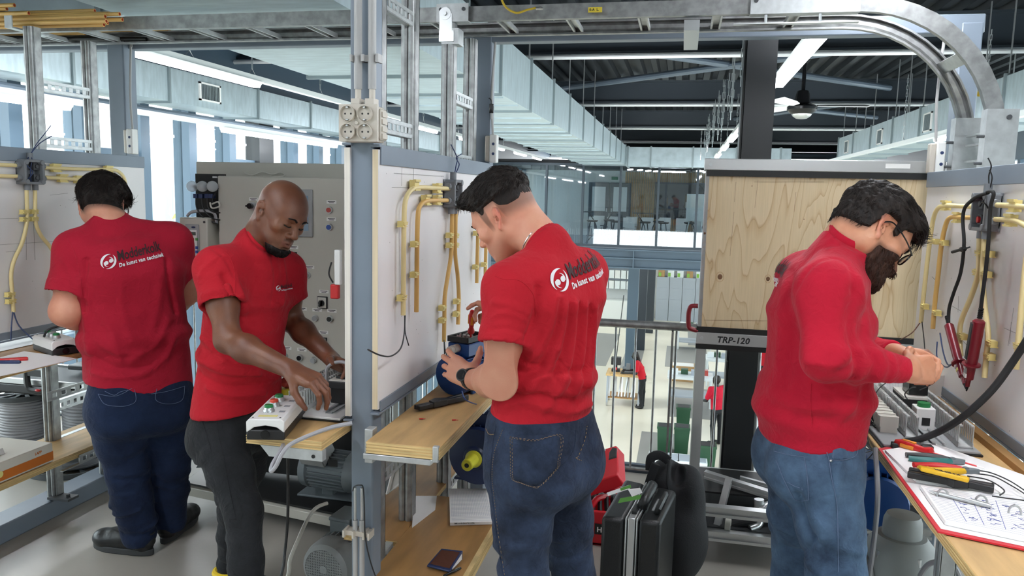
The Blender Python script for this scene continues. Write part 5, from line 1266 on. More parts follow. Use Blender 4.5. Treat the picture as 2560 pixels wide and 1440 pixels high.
# ---------------------------------------------------------------- man in the sweatshirt (right)
def man_sweatshirt():
    F_=nrm([.975,.22,0]); L_=np.array([-F_[1],F_[0],0]); B_=-F_; Y0=2.37
    g=lambda px,py,y=1.9: N3(at(px,py,y=y))
    t=thing('person','bearded man with glasses in red sweatshirt joining wires by the right workbench','person',(.42,Y0,0))
    pel=g(2032,1100,Y0); hem=g(2026,1062,Y0); wai=g(2040,960,Y0); che=g(2052,790,Y0); upc=g(2076,690,Y0); nb=g(2112,612,Y0)
    f=cd(.70,-.71,.04); H=Head((0,0,0),f,cd(.68,.70,.14),1.08,.97); ear=g(2210,574,2.30); H.c=ear+H.l*.078
    shR=g(2066,728,2.19); elR=g(2066,893,2.13); wrR=g(2272,926,2.20); shL=upc+L_*.18-Z3*.03; elL=g(2120,880,2.60); wrL=g(2238,884,2.40)
    lo=np.minimum.reduce([H.c-.18,wai-.22,elR-.1]); hi=np.maximum.reduce([H.c+.2,wrR+.22,wrL+.2,elL+.1]); S=SDF(lo,hi,.0036)
    H.base(S,1.02); H.face(S,1.0,1.05); H.ears(S,.95); H.neck(S,nb,.054,.060); S.cone(H.p(-.058,0,-.01),nb-F_*.015,.042,.052,.03)
    S.section(wai,che,L_,L_,(.14,.10),(.15,.10),.05); S.section(che,upc,L_,L_,(.15,.10),(.13,.08),.05); S.cone(nb-Z3*.06,shR,.042,.048,.02); S.cone(nb-Z3*.06,shL,.042,.048,.02)
    arm(S,shR,elR,wrR,(.05,.045,.042,.028)); arm(S,shL,elL,wrL,(.05,.045,.042,.028))
    d=nrm(g(2322,922,2.25)-wrR); hand(S,wrR,d,cd(-.1,.25,-.95),cd(.3,.9,.2),[(.55,.95,.45),(.6,1.0,.5),(.65,1.05,.5),(.7,1.1,.5)],[(.6,.55,-.45),(.85,.35,-.35),(.9,.0,-.4)],1.0)
    d=nrm(g(2310,893,2.36)-wrL); hand(S,wrL,d,cd(.35,.85,.3),cd(.15,-.2,-.95),[(.6,.8,.4),(.75,.9,.4),(.8,.95,.5),(.8,1.0,.5)],[(.75,.45,-.3),(.95,.1,-.25),(.95,-.05,-.2)],1.0)
    P,F,TQ=S.mesh(); F,TQ=orient(P,F,TQ); body=to_object('body',P,F,M('skin_tan'),t)
    tint(body,skin_tints(H,P,None,'#a85a50','#d07a66',('#5a3626',lambda f,l,u:.8*ss(-u-.012+.25*(f-.03),-.0,.02)*ss(f,.004,.02)*(u>-.125)),('#2a211c',lambda f,l,u:.6*ss(u-np.interp(f,HL_F,[-.05,-.044,-.036,.04,.04,.0,-.0,.05,.06,.085,.095]),-.004,.02)*(f<.098))))
    reg=hair_region(HL_F,[-.040,-.034,-.026,.034,.036,.010,.0,.040,.050,.070,.076],lambda f,l,u:.006+.012*ss(u,-.02,.08)+.018*ss(f,.02,.1)*ss(u,.05,.085),lo=-.006,soft=.014)
    hr=shell(H,'hair',t,M('hair_dark'),reg,seed=11,amp=.0028,freq=230,dirs=(1,.1,-.3),vox=.003,clump=.5,extra=lambda S:(H.neck(S,nb,.054,.060),S.cone(H.p(-.058,0,-.01),nb-F_*.015,.042,.052,.03))); P_,N_,I_=ob_data[hr.name]; LL=H.loc(P_); I_=I_*((LL[:,2]>.052)|(LL[:,0]<-.045))
    strands(H,'hair_strands',hr,M('hair_dark'),P_,N_,I_,2300,lambda q:(.030+.012*(q[0]>.02))*(1-.35*(q[0]<-.04)),lambda L:np.stack([np.where(L[:,2]>.06,.9,-.25),.2*np.sin(L[:,0]*50+L[:,1]*30),np.where(L[:,0]>.07,-.8,np.where(L[:,2]>.06,.0,-.9))],1),seed=4,r=.0012,lift=.10,wave=.05)
    breg=lambda f,l,u: -.005+(.009+.007*ss(-u,.06,.10)+.005)*ss(-u+.30*(f-.03),.020,.040)*ss(f,.006,.026)*ss(-u,-.02,.01)*(1-.97*np.exp(-((u+.0575)/.0075)**2-(l/.024)**2)*(f>.085))*(1-ss(u,-.034,-.024)*(f>.085))*(1-ss(-f,-.02,.0))
    be=shell(H,'beard',t,M('beard_brown'),breg,seed=21,amp=.0022,freq=330,dirs=(.2,.1,-1),vox=.003,clump=.5,face=True); P_,N_,I_=ob_data[be.name]
    strands(H,'beard_strands',be,M('beard_brown'),P_,N_,I_,2200,lambda q:.010+.007*(q[2]<-.08),lambda L:np.stack([.35+0*L[:,0],.1*np.sin(L[:,0]*90),-.9+0*L[:,0]],1),seed=8,r=.0009,lift=.5,wave=.1)
    face_parts(H,t,'hair_dark')
    # glasses
    gl=MB()
    for k in(-1,1): gl.tube([V(H.p(.106,k*.058,.016)),V(H.p(.06,k*.080,.020)),V(H.p(.005,k*.084,.026)),V(H.p(-.018,k*.082,.008))],.0026,n=6,flat=.7)
    gls=gl.build('glasses',M('black_gloss'),t)
    for k in(-1,1):
        m=MB(); c=H.p(.110,k*.032,.008); m.tube([V(c+H.l*.025*math.cos(a)*(1)+H.u*.019*math.sin(a)+H.f*(-.006*abs(math.cos(a))*(1 if k*math.cos(a)>0 else 0))) for a in [i/16*6.283 for i in range(16)]],.0024,n=6,k=2,closed=True); m.build('rim',M('black_gloss'),gls)
        m=MB(); vs=[V(c+H.l*.024*math.cos(a)+H.u*.018*math.sin(a)+H.f*(-.006*abs(math.cos(a))*(1 if k*math.cos(a)>0 else 0))) for a in [i/16*6.283 for i in range(16)]]; m.add(vs,[tuple(range(16))]); m.build('lens',M('pane'),gls,smooth=0)
    m=MB(); m.tube([V(H.p(.112,-.010,.010)),V(H.p(.117,0,.013)),V(H.p(.112,.010,.010))],.002,n=5); m.build('bridge',M('black_gloss'),gls)
    # sweatshirt
    S=SDF(np.minimum.reduce([hem-.3,elR-.2,wai-.28]),np.maximum.reduce([nb+.16,wrR+.1,wrL+.12,elL+.15,hem+.3]),.0045)
    S.cone(shR,elR,.078,.066,.03); m_=elR+(wrR-elR)*.45; S.cone(elR,m_,.064,.052,.03); S.cone(m_,elR+(wrR-elR)*.86,.050,.040,.02); S.cone(elR+(wrR-elR)*.84,elR+(wrR-elR)*.965,.0375,.036,.006)
    S.cone(shL,elL,.078,.066,.03); m2=elL+(wrL-elL)*.5; S.cone(elL,m2,.064,.050,.03); S.cone(m2,elL+(wrL-elL)*.9,.050,.040,.02); S.cone(elL+(wrL-elL)*.88,elL+(wrL-elL)*.97,.037,.036,.006)
    sleeve_end(S,elR+(wrR-elR)*.965,wrR-elR,.06,.08); sleeve_end(S,elL+(wrL-elL)*.97,wrL-elL,.06,.08)
    S.section(hem-Z3*.03+F_*.0,wai-Z3*.02,L_,L_,(.180,.142),(.182,.148),.03,2.2); S.section(wai-Z3*.02,che,L_,L_,(.182,.148),(.186,.128),.05,2.2); S.section(che,upc,L_,L_,(.186,.128),(.150,.098),.05,2.2)
    S.ell(hem+B_*.02+Z3*.05,(.155,.17,.06),None,.04)
    S.ell(che+B_*.04+Z3*.02,(.095,.13,.13),None,.06)
    S.cone(nb-Z3*.03,shR,.062,.080,.05); S.cone(nb-Z3*.03,shL,.062,.078,.05); S.cone(upc,nb-Z3*.01,.09,.07,.05)
    axn=nrm(nrm(H.p(-.03,0,-.03)-nb)); S.cone(nb-axn*.01,nb+axn*.03,.067,.064,.012); sleeve_end(S,nb+axn*.026,axn,.10,.14); S.cone(nb-axn*.02,nb+axn*.1,.058,.058,0,'s')
    S.cut(hem-Z3*.035,(.10,0,-1))
    lines=[]
    def V_(pts,w,h): lines.append(('v',pts,w,h))
    for pts,w,h in (([(2000,760),(2015,830),(2012,900)],.016,.008),([(1992,720),(2030,665),(2085,645),(2125,670),(2135,730)],.006,-.005),([(2140,730),(2125,800),(2130,850)],.014,-.012),([(2030,905),(2080,920),(2120,880)],.012,.012),([(2050,925),(2105,925),(2140,885)],.010,-.008),
      ([(2090,870),(2120,900),(2115,940)],.012,.010),([(2150,880),(2165,910),(2150,945)],.010,.009),([(2130,875),(2142,905),(2132,945)],.009,-.008),([(2200,885),(2212,915),(2200,950)],.009,.008),([(2180,885),(2190,915),(2178,950)],.008,-.007),([(2228,890),(2236,920),(2226,952)],.009,.008),
      ([(1960,720),(1955,800),(1945,900)],.018,.008),([(1985,800),(1978,880),(1965,960)],.014,-.007),([(1930,980),(1990,1010),(2060,1020)],.016,.009),([(1920,1010),(1985,1040),(2080,1050)],.012,-.008),([(2030,960),(2060,1000),(2120,1020)],.014,.008),([(2145,960),(2130,1010),(2100,1050)],.013,.008),([(2170,900),(2160,970),(2150,1040)],.012,-.007),
      ([(2150,700),(2162,780),(2168,850)],.012,.008),([(2010,660),(2050,620),(2100,610)],.010,-.004)): V_(pts,w*1.5,h*.75)
    sh,P,F=shirt_folds_obj('sweatshirt',S,t,M('sweat_red'),lines,[(12,13,.0028,Z3,.5),(15,28,.0014,None,1)]); tree=bvh(P,F)
    collar_rib(t,nb+axn*.022,axn,L_,.0640,.0640,'sweat_red',w=.020)
    tube_on('seam',tree,[g(2030,1062),g(2027,1000),g(2028,960)],None,.0003,.0016,'sweat_red',sh)
    m=MB(); m.tube([V(nb+F_*.066-axn*.005),V(nb+F_*.085-Z3*.05),V(nb+F_*.10-Z3*.12)],.009,n=6); m.build('placket',M('black'),sh)
    # end of the back print, seen edge-on
    o=stick_from(tree,[V(g(1951,722))])[0]; u=nrm(L_); p0=V(o)-V(nrm(L_))*.0; d=nrm(F_)
    logo(sh,tree,p0-V(d)*.25+V(nrm(L_))*-.0-V(u)*-.262 if False else V(o)-V(d)*.25+V(L_)*.315,-u,Z3,d,.275)
    # jeans
    hR=pel-L_*.09-Z3*.06; hL=pel+L_*.09-Z3*.06; kR=g(2090,1440,2.22); kL=g(1992,1440,2.52); aR=kR+np.array([-.02,0,-.42]); aL=kL+np.array([-.05,0,-.42])
    S=SDF(np.minimum.reduce([pel-.3,aL-.2,aR-.2])*[1,1,0]+[0,0,.02],np.maximum.reduce([pel+.3,kR+.2,kL+.2]),.005)
    S.section(pel-Z3*.08,pel+Z3*.06,L_,L_,(.172,.128),(.168,.134),.05,2.3,.5)
    for k in(-1,1): S.ell(pel+B_*.05+L_*k*.075-Z3*.07,(.10,.10,.11),None,.05)
    leg(S,hR,kR,[*aR[:2],.10],(.108,.090,.078,.074,.068)); leg(S,hL,kL,[*aL[:2],.10],(.105,.088,.074,.072,.068))
    lines=rings(S,hR+(kR-hR)*.5,kR+(aR-kR)*.5,.088,.076,9,.007,14)+rings(S,hL+(kL-hL)*.4,kL+(aL-kL)*.4,.088,.074,9,.007,19)
    for pts,w,h in (([(2010,1180),(2040,1290),(2100,1350)],.018,.010),([(2100,1130),(2085,1250),(2045,1360)],.016,.008),([(2000,1240),(2015,1310),(2035,1345)],.012,-.012),([(2060,1345),(2100,1370),(2150,1380)],.014,.008),([(1965,1370),(2010,1380),(2040,1350)],.012,-.01)): lines.append(('v',pts,w,h))
    je,P,F=shirt_folds_obj('jeans',S,t,M('denim_grey'),lines,[(17,18,.002,Z3,2.0)]); tree=bvh(P,F)
    def pk(pts,z=True): return [g(a,b) for a,b in pts]
    for pts in ([(1935,1128),(1975,1138),(2010,1142)],[(2010,1142),(2018,1190),(2022,1250)],[(2022,1250),(1998,1253),(1985,1248)],[(1985,1248),(1960,1200),(1940,1150)],[(1968,1205),(1985,1215),(2000,1220)],[(2085,1106),(2082,1140),(2084,1148)],[(2079,1150),(2110,1150),(2140,1138),(2146,1108)],[(2058,1100),(2072,1150),(2080,1200),(2092,1260),(2095,1340),(2096,1430)],[(1925,1085),(1990,1105),(2055,1112)]):
        tube_on('stitching',tree,pk(pts),None,.002,.0011,'stitch_blue',je,k=10)
    w_=stick_from(tree,[V(g(2083+i*57/6,1106-i*.6+j*(42)/3)) for j in range(4) for i in range(7)],.003); m=MB(); m.add(w_,[(j*7+i,j*7+i+1,(j+1)*7+i+1,(j+1)*7+i) for j in range(3) for i in range(6)]); m.build('coin_pocket',M('denim_grey'),je)
    m=MB(); m.ell(stick_from(tree,[V(g(2077,1152))],.001)[0],.004); m.ell(stick_from(tree,[V(g(2084,1111))],.001)[0],.0035); m.build('rivet',M('zinc'),je)
    q=stick_from(tree,[V(g(2003,1225))],.004)[0]; m=MB(); put_text(m,'rllz',.022,q,(L_*-.4+F_*.9).tolist(),(0,0,1),bold=.0006); m.build('pocket_mark',M('stitch_blue'),je,smooth=0)
    shoe(t,[*(aR[:2]-F_[:2]*.03),0],F_); shoe(t,[*(aL[:2]-F_[:2]*.03),0],F_)
man_sweatshirt()
# ---------------------------------------------------------------- bald man at the wiring panel
def man_wiring():
    F_=nrm([.985,-.17,0]); L_=np.array([-F_[1],F_[0],0]); B_=-F_; Y0=2.50
    g=lambda px,py,y=1.9: N3(at(px,py,y=y))
    t=thing('person','bald man with short black chin beard in red T-shirt wiring a panel','person',(-1.62,Y0,0))
    pel=g(590,1050,Y0); hem=g(592,1000,Y0); wai=g(606,885,Y0); che=g(622,745,Y0); upc=g(625,670,Y0); nb=g(643,612,Y0)
    f=cd(.71,-.535,-.46); H=Head((0,0,0),f,cd(.50,.84,-.18),1.0,1.0); ear=g(655,530,2.43); H.c=ear+H.l*.076
    shR=g(545,672,2.34); elR=g(570,850,2.27); wrR=g(728,925,2.20); shL=g(712,680,2.66); elL=g(728,800,2.70); wrL=g(832,900,2.58)
    lo=np.minimum.reduce([H.c-.16,wai-.22,elR-.1,wrR-.15]); hi=np.maximum.reduce([H.c+.17,wrR+.2,wrL+.2,elL+.12]); S=SDF(lo,hi,.0034)
    H.base(S,1.0); H.face(S,1.15,1.12); H.ears(S,.95); H.neck(S,nb,.052,.058); S.cone(H.p(-.055,0,-.01),nb-F_*.015,.04,.05,.03)
    S.section(wai,che,L_,L_,(.14,.09),(.15,.09),.05); S.section(che,upc,L_,L_,(.15,.09),(.13,.08),.05); S.cone(nb-Z3*.06,shR,.040,.048,.02); S.cone(nb-Z3*.06,shL,.040,.048,.02)
    arm(S,shR,elR,wrR,(.050,.044,.043,.0285)); arm(S,shL,elL,wrL,(.050,.044,.042,.028))
    d=nrm(g(795,955,2.19)-wrR); hand(S,wrR,d,cd(.3,.85,-.42),cd(-.3,-.35,-.85),[(.55,.75,.4),(.5,.7,.4),(.5,.75,.4),(.6,.8,.4)],[(.55,.45,-.55),(.75,.1,-.6),(.7,-.1,-.65)],1.06)
    d=nrm(g(880,925,2.52)-wrL); hand(S,wrL,d,cd(.3,.7,.6),cd(-.2,.3,-.9),[(.4,.5,.3),(.4,.5,.3),(.45,.5,.3),(.5,.5,.3)],[(.6,.6,-.2),(.8,.4,-.3),(.9,.1,-.3)],1.0)
    P,F,TQ=S.mesh(); F,TQ=orient(P,F,TQ); body=to_object('body',P,F,M('skin_dark'),t)
    tint(body,skin_tints(H,P,None,'#7c4a40','#7d4c36',('#20150f',lambda f,l,u:.38*ss(-u,.04,.075)*ss(f,.02,.05)*(u>-.118)*(1-.9*(f>.085)*(np.abs(l)<.028)*(u>-.074))+.5*np.exp(-((u+.044)/.005)**2)*(f>.085)*(np.abs(l)<.024))))
    breg=lambda f,l,u: -.006+.012*ss(-u,.074,.090)*ss(f,.030,.055)*(1-ss(-u,.112,.122))*(1-ss(np.abs(l),.040,.055))
    be=shell(H,'beard',t,M('beard_black'),breg,seed=31,amp=.0016,freq=420,dirs=(.2,.1,-1),vox=.0028,clump=.5,face=True); P_,N_,I_=ob_data[be.name]
    strands(H,'beard_strands',be,M('beard_black'),P_,N_,I_,900,lambda q:.009,lambda L:np.stack([.35+0*L[:,0],.3*np.sin(L[:,0]*90),-.8+0*L[:,0]],1),seed=8,r=.0008,lift=.6,wave=.2)
    face_parts(H,t,'beard_black')
    # T-shirt
    S=SDF(np.minimum.reduce([hem-.26,shR-.18,wai-.26]),np.maximum.reduce([nb+.15,shL+.2,hem+.3]),.0045)
    slR=shR+(elR-shR)*.50; S.cone(shR,slR,.072,.077,.035); S.cone(slR-nrm(elR-shR)*.022,slR,.0775,.078,.004); slL=shL+(elL-shL)*.55; S.cone(shL,slL,.07,.076,.035)
    sleeve_end(S,slR,elR-shR,.14,.14); sleeve_end(S,slL,elL-shL,.12,.12); sleeve_end(S,slR-nrm(elR-shR)*.05,elR-shR,.070,.08); sleeve_end(S,slL-nrm(elL-shL)*.05,elL-shL,.066,.08)
    S.section(hem-Z3*.04,wai,L_,L_,(.172,.136),(.160,.120),.03,2.3); S.section(wai,che,L_,L_,(.160,.120),(.176,.112),.05,2.3); S.section(che,upc,L_,L_,(.176,.112),(.150,.088),.05,2.2)
    S.cone(nb-Z3*.03,shR,.056,.074,.05); S.cone(nb-Z3*.03,shL,.056,.072,.05); axn=nrm(nrm(H.p(-.03,0,-.03)-nb)*.9+F_*.45); S.cone(upc,nb-Z3*.005,.085,.066,.05); S.cone(nb,nb+axn*.03,.066,.064,.02)
    sleeve_end(S,nb+axn*.024,axn,.105,.14); S.cone(nb-axn*.02,nb+axn*.1,.059,.059,0,'s')
    S.cut(hem-Z3*.03,(.12,0,-1))
    lines=[]
    for pts,w,h in (([(520,760),(540,740),(580,750)],.010,-.004),([(560,690),(580,740),(585,790)],.012,-.012),([(590,700),(610,760),(600,830)],.014,.008),([(680,640),(690,700),(680,760)],.010,-.006),([(705,640),(712,700),(706,760)],.010,.006),([(600,860),(650,880),(700,870)],.013,.008),([(590,890),(640,905),(700,895)],.010,-.007),
      ([(500,900),(560,930),(640,935)],.014,.009),([(500,935),(560,965),(650,960)],.012,-.008),([(520,970),(580,990),(660,985)],.012,.008),([(640,930),(680,950),(705,930)],.012,.009),([(600,800),(640,830),(690,820)],.014,.006),([(530,620),(565,650),(590,700)],.008,-.004),([(500,690),(520,660),(560,640)],.010,.004),([(505,740),(540,728),(575,735)],.009,.005),([(505,845),(540,880),(560,900)],.014,.008)): lines.append(('v',pts,w,h))
    sh,P,F=shirt_folds_obj('shirt',S,t,M('shirt_red'),lines,[(22,14,.0026,Z3,.4),(25,30,.0013,None,1)]); tree=bvh(P,F)
    collar_rib(t,nb+axn*.024,axn,L_,.0620,.0620,'shirt_red',w=.011)
    tube_on('seam',tree,[g(561,628),g(578,650),g(588,700),g(586,750)],None,.0003,.0015,'shirt_red',sh)
    o=stick_from(tree,[V(g(691,730))])[0]; dd=nrm(B_*.9+np.array([0,.35,0])); logo(sh,tree,V(o)-V(dd)*.15,L_*.95+F_*.25,Z3,dd,.092,off=.0022)
    # black jeans
    hR=pel-L_*.088-Z3*.05; hL=pel+L_*.088-Z3*.05; kR=g(608,1275,2.30); kL=g(588,1270,2.62); aR=g(622,1470,2.26); aL=g(572,1400,2.66); aR[2]=.1; aL[2]=.1
    S=SDF(np.minimum.reduce([pel-.26,aL-.15,aR-.15])*[1,1,0]+[0,0,.02],np.maximum.reduce([pel+.3,kR+.15,kL+.15]),.005)
    S.section(pel-Z3*.07,pel+Z3*.05,L_,L_,(.160,.118),(.160,.122),.05,2.3,.5)
    for k in(-1,1): S.ell(pel+B_*.05+L_*k*.07-Z3*.06,(.09,.09,.10),None,.05)
    leg(S,hR,kR,aR,(.095,.078,.062,.058,.050)); leg(S,hL,kL,aL,(.095,.076,.060,.056,.046))
    lines=rings(S,hR,kR+(aR-kR)*.8,.088,.056,22,.0075,24)+rings(S,hL+(kL-hL)*.4,aL,.075,.048,14,.007,29)
    je,P,F=shirt_folds_obj('jeans',S,t,M('denim_black'),lines,[(27,20,.0018,Z3,2.0)]); tree=bvh(P,F)
    for pts in ([(495,1030),(508,1060),(520,1100),(528,1130)],[(537,1020),(545,1080),(560,1150),(575,1230),(590,1300)]): tube_on('stitching',tree,[g(a,b) for a,b in pts],None,.001,.0012,'denim_black',je,k=10)
    shoe(t,[*(aR[:2]-F_[:2]*.02),0],F_-L_*.1); s2=shoe(t,[*(aL[:2]-F_[:2]*.02),0],F_+L_*.1)
    c=V(aL.tolist()); m=MB(); m.tube([c+V((F_*math.cos(a)*.055+L_*math.sin(a)*.05).tolist())+V(0,0,-.01) for a in [i/10*6.283 for i in range(10)]],.014,n=8,k=3,closed=True); m.build('shoe_collar',mat('safety_yellow','#e2c021',.6),s2)
man_wiring()
# ---------------------------------------------------------------- man at the left board, seen from behind
def man_left():
    F_=nrm([-.78,.62,0]); L_=np.array([-F_[1],F_[0],0]); B_=-F_; Y0=2.86
    g=lambda px,py,y=2.2: N3(at(px,py,y=y))
    t=thing('person','stout man in crimson T-shirt and dark jeans bent over the left workbench, seen from behind','person',(-2.3,Y0,0))
    pel=g(350,985,Y0); hem=g(350,950,Y0); wai=g(342,840,Y0); che=g(322,690,Y0); upc=g(305,615,Y0); nb=g(272,553,Y0)
    f=cd(-.16,-.46,.87); H=Head((0,0,0),f,cd(-.1,.85,.5),1.06,1.0); H.c=g(256,521,Y0+.05)
    shL=g(192,628,2.72); elL=g(166,778,2.66); wrL=g(236,812,2.92); shR=g(430,606,3.02); elR=g(462,735,3.12); wrR=g(400,790,3.2)
    lo=np.minimum.reduce([H.c-.17,wai-.25,elL-.1,wrL-.1]); hi=np.maximum.reduce([H.c+.18,wrL+.2,elR+.12,wrR+.2]); S=SDF(lo,hi,.0042)
    H.base(S,1.05); H.face(S); H.ears(S,1.0); H.neck(S,nb,.060,.068); S.cone(H.p(-.058,0,-.01),nb-F_*.015,.05,.062,.03)
    S.section(wai,che,L_,L_,(.17,.11),(.16,.11),.05); S.section(che,upc,L_,L_,(.16,.11),(.13,.09),.05); S.cone(nb-Z3*.06,shR,.048,.05,.02); S.cone(nb-Z3*.06,shL,.048,.05,.02)
    arm(S,shL,elL,wrL,(.062,.060,.056,.034)); arm(S,shR,elR,wrR,(.062,.058,.054,.034)); S.ell(elL,(.055,.055,.055),None,.03)
    hand(S,wrL,nrm(F_*.8+L_*-.4+Z3*-.1),Z3,-L_,[(.4,.5,.3)]*4,[(.6,.6,-.2),(.8,.4,-.3),(.9,.1,-.3)],1.0); hand(S,wrR,nrm(F_*.8+L_*.4),Z3,L_,[(.4,.5,.3)]*4,[(.6,.6,-.2),(.8,.4,-.3),(.9,.1,-.3)],1.0)
    P,F,TQ=S.mesh(); F,TQ=orient(P,F,TQ); body=to_object('body',P,F,M('skin_fair'),t)
    tint(body,skin_tints(H,P,None,'#b9655c','#c9705e',None,('#31281f',lambda f,l,u:.7*ss(u-np.interp(f,HL_F,[-.068,-.06,-.045,.04,.04,.0,-.0,.05,.06,.085,.095]),-.01,.02)*(f<.098))))
    reg=hair_region(HL_F,[-.062,-.055,-.042,.034,.034,.01,.0,.040,.050,.072,.080],lambda f,l,u:.006+.020*ss(u,-.01,.07),lo=-.006,soft=.03)
    hr=shell(H,'hair',t,M('hair_dark'),reg,seed=41,amp=.0030,freq=150,dirs=(.6,.3,-.6),vox=.0032,clump=.5,extra=lambda S:(H.neck(S,nb,.060,.068),S.cone(H.p(-.058,0,-.01),nb-F_*.015,.05,.062,.03))); P_,N_,I_=ob_data[hr.name]
    strands(H,'hair_strands',hr,M('hair_dark'),P_,N_,I_,2200,lambda q:.022+.018*(q[2]>.02),lambda L:np.stack([np.where(L[:,0]<-.02,-.4,.5)+.5*np.sin(L[:,1]*70+L[:,2]*50),.7*np.sin(L[:,2]*55+L[:,0]*30),-.6+.4*np.sin(L[:,1]*60)],1),seed=5,r=.0012,lift=.25,wave=.12)
    m=MB()
    for k in(-1,1): m.tube([V(H.p(.10,k*.062,.016)),V(H.p(.05,k*.084,.020)),V(H.p(.0,k*.086,.028)),V(H.p(-.018,k*.084,.006))],.0026,n=6)
    m.tube([V(H.p(.10,.062,.016)),V(H.p(.112,.03,.018)),V(H.p(.116,0,.018)),V(H.p(.112,-.03,.018)),V(H.p(.10,-.062,.016))],.0026,n=6); m.build('glasses',M('black_gloss'),t)
    S=SDF(np.minimum.reduce([hem-.34,shL-.2,wai-.3]),np.maximum.reduce([nb+.16,shR+.22,hem+.34]),.005)
    slL=shL+(elL-shL)*.70; S.cone(shL,slL,.082,.090,.035); S.cone(slL-nrm(elL-shL)*.025,slL,.091,.092,.004); slR=shR+(elR-shR)*.62; S.cone(shR,slR,.082,.086,.035)
    sleeve_end(S,slL,elL-shL,.16,.16); sleeve_end(S,slR,elR-shR,.14,.14); sleeve_end(S,slL-nrm(elL-shL)*.05,elL-shL,.084,.09)
    S.section(hem-Z3*.06,wai,L_,L_,(.214,.155),(.212,.152),.03,2.4); S.section(wai,che,L_,L_,(.212,.152),(.212,.135),.05,2.4); S.section(che,upc,L_,L_,(.212,.135),(.172,.105),.05,2.2)
    S.ell(che+B_*.04+L_*.08+Z3*.02,(.11,.11,.13),None,.07); S.ell(che+B_*.04-L_*.08+Z3*.02,(.11,.11,.13),None,.07)
    S.cone(nb-Z3*.03,shR,.066,.084,.05); S.cone(nb-Z3*.03,shL,.066,.084,.05); S.cone(upc,nb-Z3*.01,.095,.072,.05)
    axn=nrm(nrm(H.p(-.03,0,-.03)-nb)); sleeve_end(S,nb+axn*.022,axn,.11,.14); S.cone(nb-axn*.02,nb+axn*.1,.064,.064,0,'s')
    S.cut(hem-Z3*.022,(-.17,-.12,-1))
    lines=[]
    for pts,w,h in (([(205,700),(215,790),(225,880)],.02,.012),([(215,650),(212,720),(214,780)],.010,-.012),([(418,650),(425,720),(440,780)],.012,-.012),([(250,780),(280,830),(300,900)],.02,.009),([(240,850),(290,880),(350,880)],.016,.008),([(420,800),(390,860),(330,900)],.018,.009),([(435,850),(410,900),(360,930)],.014,.008),([(250,900),(300,920),(380,915)],.012,-.007),([(230,930),(290,945),(370,935)],.012,.006),([(160,650),(180,690),(190,730)],.014,.006),([(300,720),(310,790),(330,850)],.02,.006),([(400,700),(395,770),(380,830)],.018,.006)): lines.append(('v',pts,w,h))
    sh,P,F=shirt_folds_obj('shirt',S,t,M('shirt_crimson'),lines,[(32,11,.0034,Z3,.4),(35,26,.0015,None,1)]); tree=bvh(P,F)
    collar_rib(t,nb+axn*.024,axn,L_,.0665,.0665,'shirt_crimson',w=.012)
    tube_on('seam',tree,[g(163,590),g(186,630),g(200,690),g(205,740)],None,.0003,.0018,'shirt_crimson',sh)
    d=nrm(F_); o=stick_from(tree,[V(g(254,678))])[0]; e=stick_from(tree,[V(g(410,640))])[0]; uu=nrm(N3(e-o)-d*(N3(e-o)@d)); logo(sh,tree,V(o)-V(d)*.2,uu,Z3,d,float((e-o).length)*1.0)
    hL=pel+L_*.10-Z3*.06; hR=pel-L_*.10-Z3*.06; kL=g(318,1180,2.82); kR=g(425,1165,2.98); fl=N3(at(350,1372,z=.02)); fr=N3(at(425,1335,z=.02)); aL=np.array([fl[0],fl[1],.09]); aR=np.array([fr[0],fr[1],.09])
    S=SDF(np.minimum.reduce([pel-.34,aL-.2,aR-.2])*[1,1,0]+[0,0,.02],np.maximum.reduce([pel+.34,kR+.2]),.0055)
    S.section(pel-Z3*.09,pel+Z3*.06,L_,L_,(.196,.145),(.195,.145),.05,2.3,.5)
    for k in(-1,1): S.ell(pel+B_*.045+L_*k*.085-Z3*.05,(.105,.11,.13),None,.09)
    leg(S,hL,kL,aL,(.118,.100,.084,.080,.076)); leg(S,hR,kR,aR,(.115,.098,.082,.078,.074)); S.cut((0,0,.045),(0,0,-1))
    lines=rings(S,hL+(kL-hL)*.3,aL,.095,.08,16,.0085,34)+rings(S,hR+(kR-hR)*.3,aR,.092,.078,15,.0085,39)
    je,P,F=shirt_folds_obj('jeans',S,t,M('denim_dark'),lines,[(37,18,.0022,Z3,2.0)]); tree=bvh(P,F)
    for pts in ([(245,985),(290,990),(335,968)],[(335,968),(340,1000),(325,1012),(300,1016),(262,1010),(245,985)],[(262,978),(285,988),(300,980),(320,975)],[(378,985),(420,978),(462,965)],[(392,972),(390,1000),(420,1010),(455,1000),(462,965)]): tube_on('stitching',tree,[g(a,b) for a,b in pts],None,.002,.0011,'stitch_blue',je,k=10)
    toeL=N3(at(282,1362,z=.02)); toeR=N3(at(468,1300,z=.02)); dl=nrm(toeL-fl); dr=nrm(toeR-fr)
    shoe(t,[*(fl[:2]-dl[:2]*.02),0],dl,sc=1.05); shoe(t,[*(fr[:2]-dr[:2]*.02),0],dr,sc=1.05)
man_left()
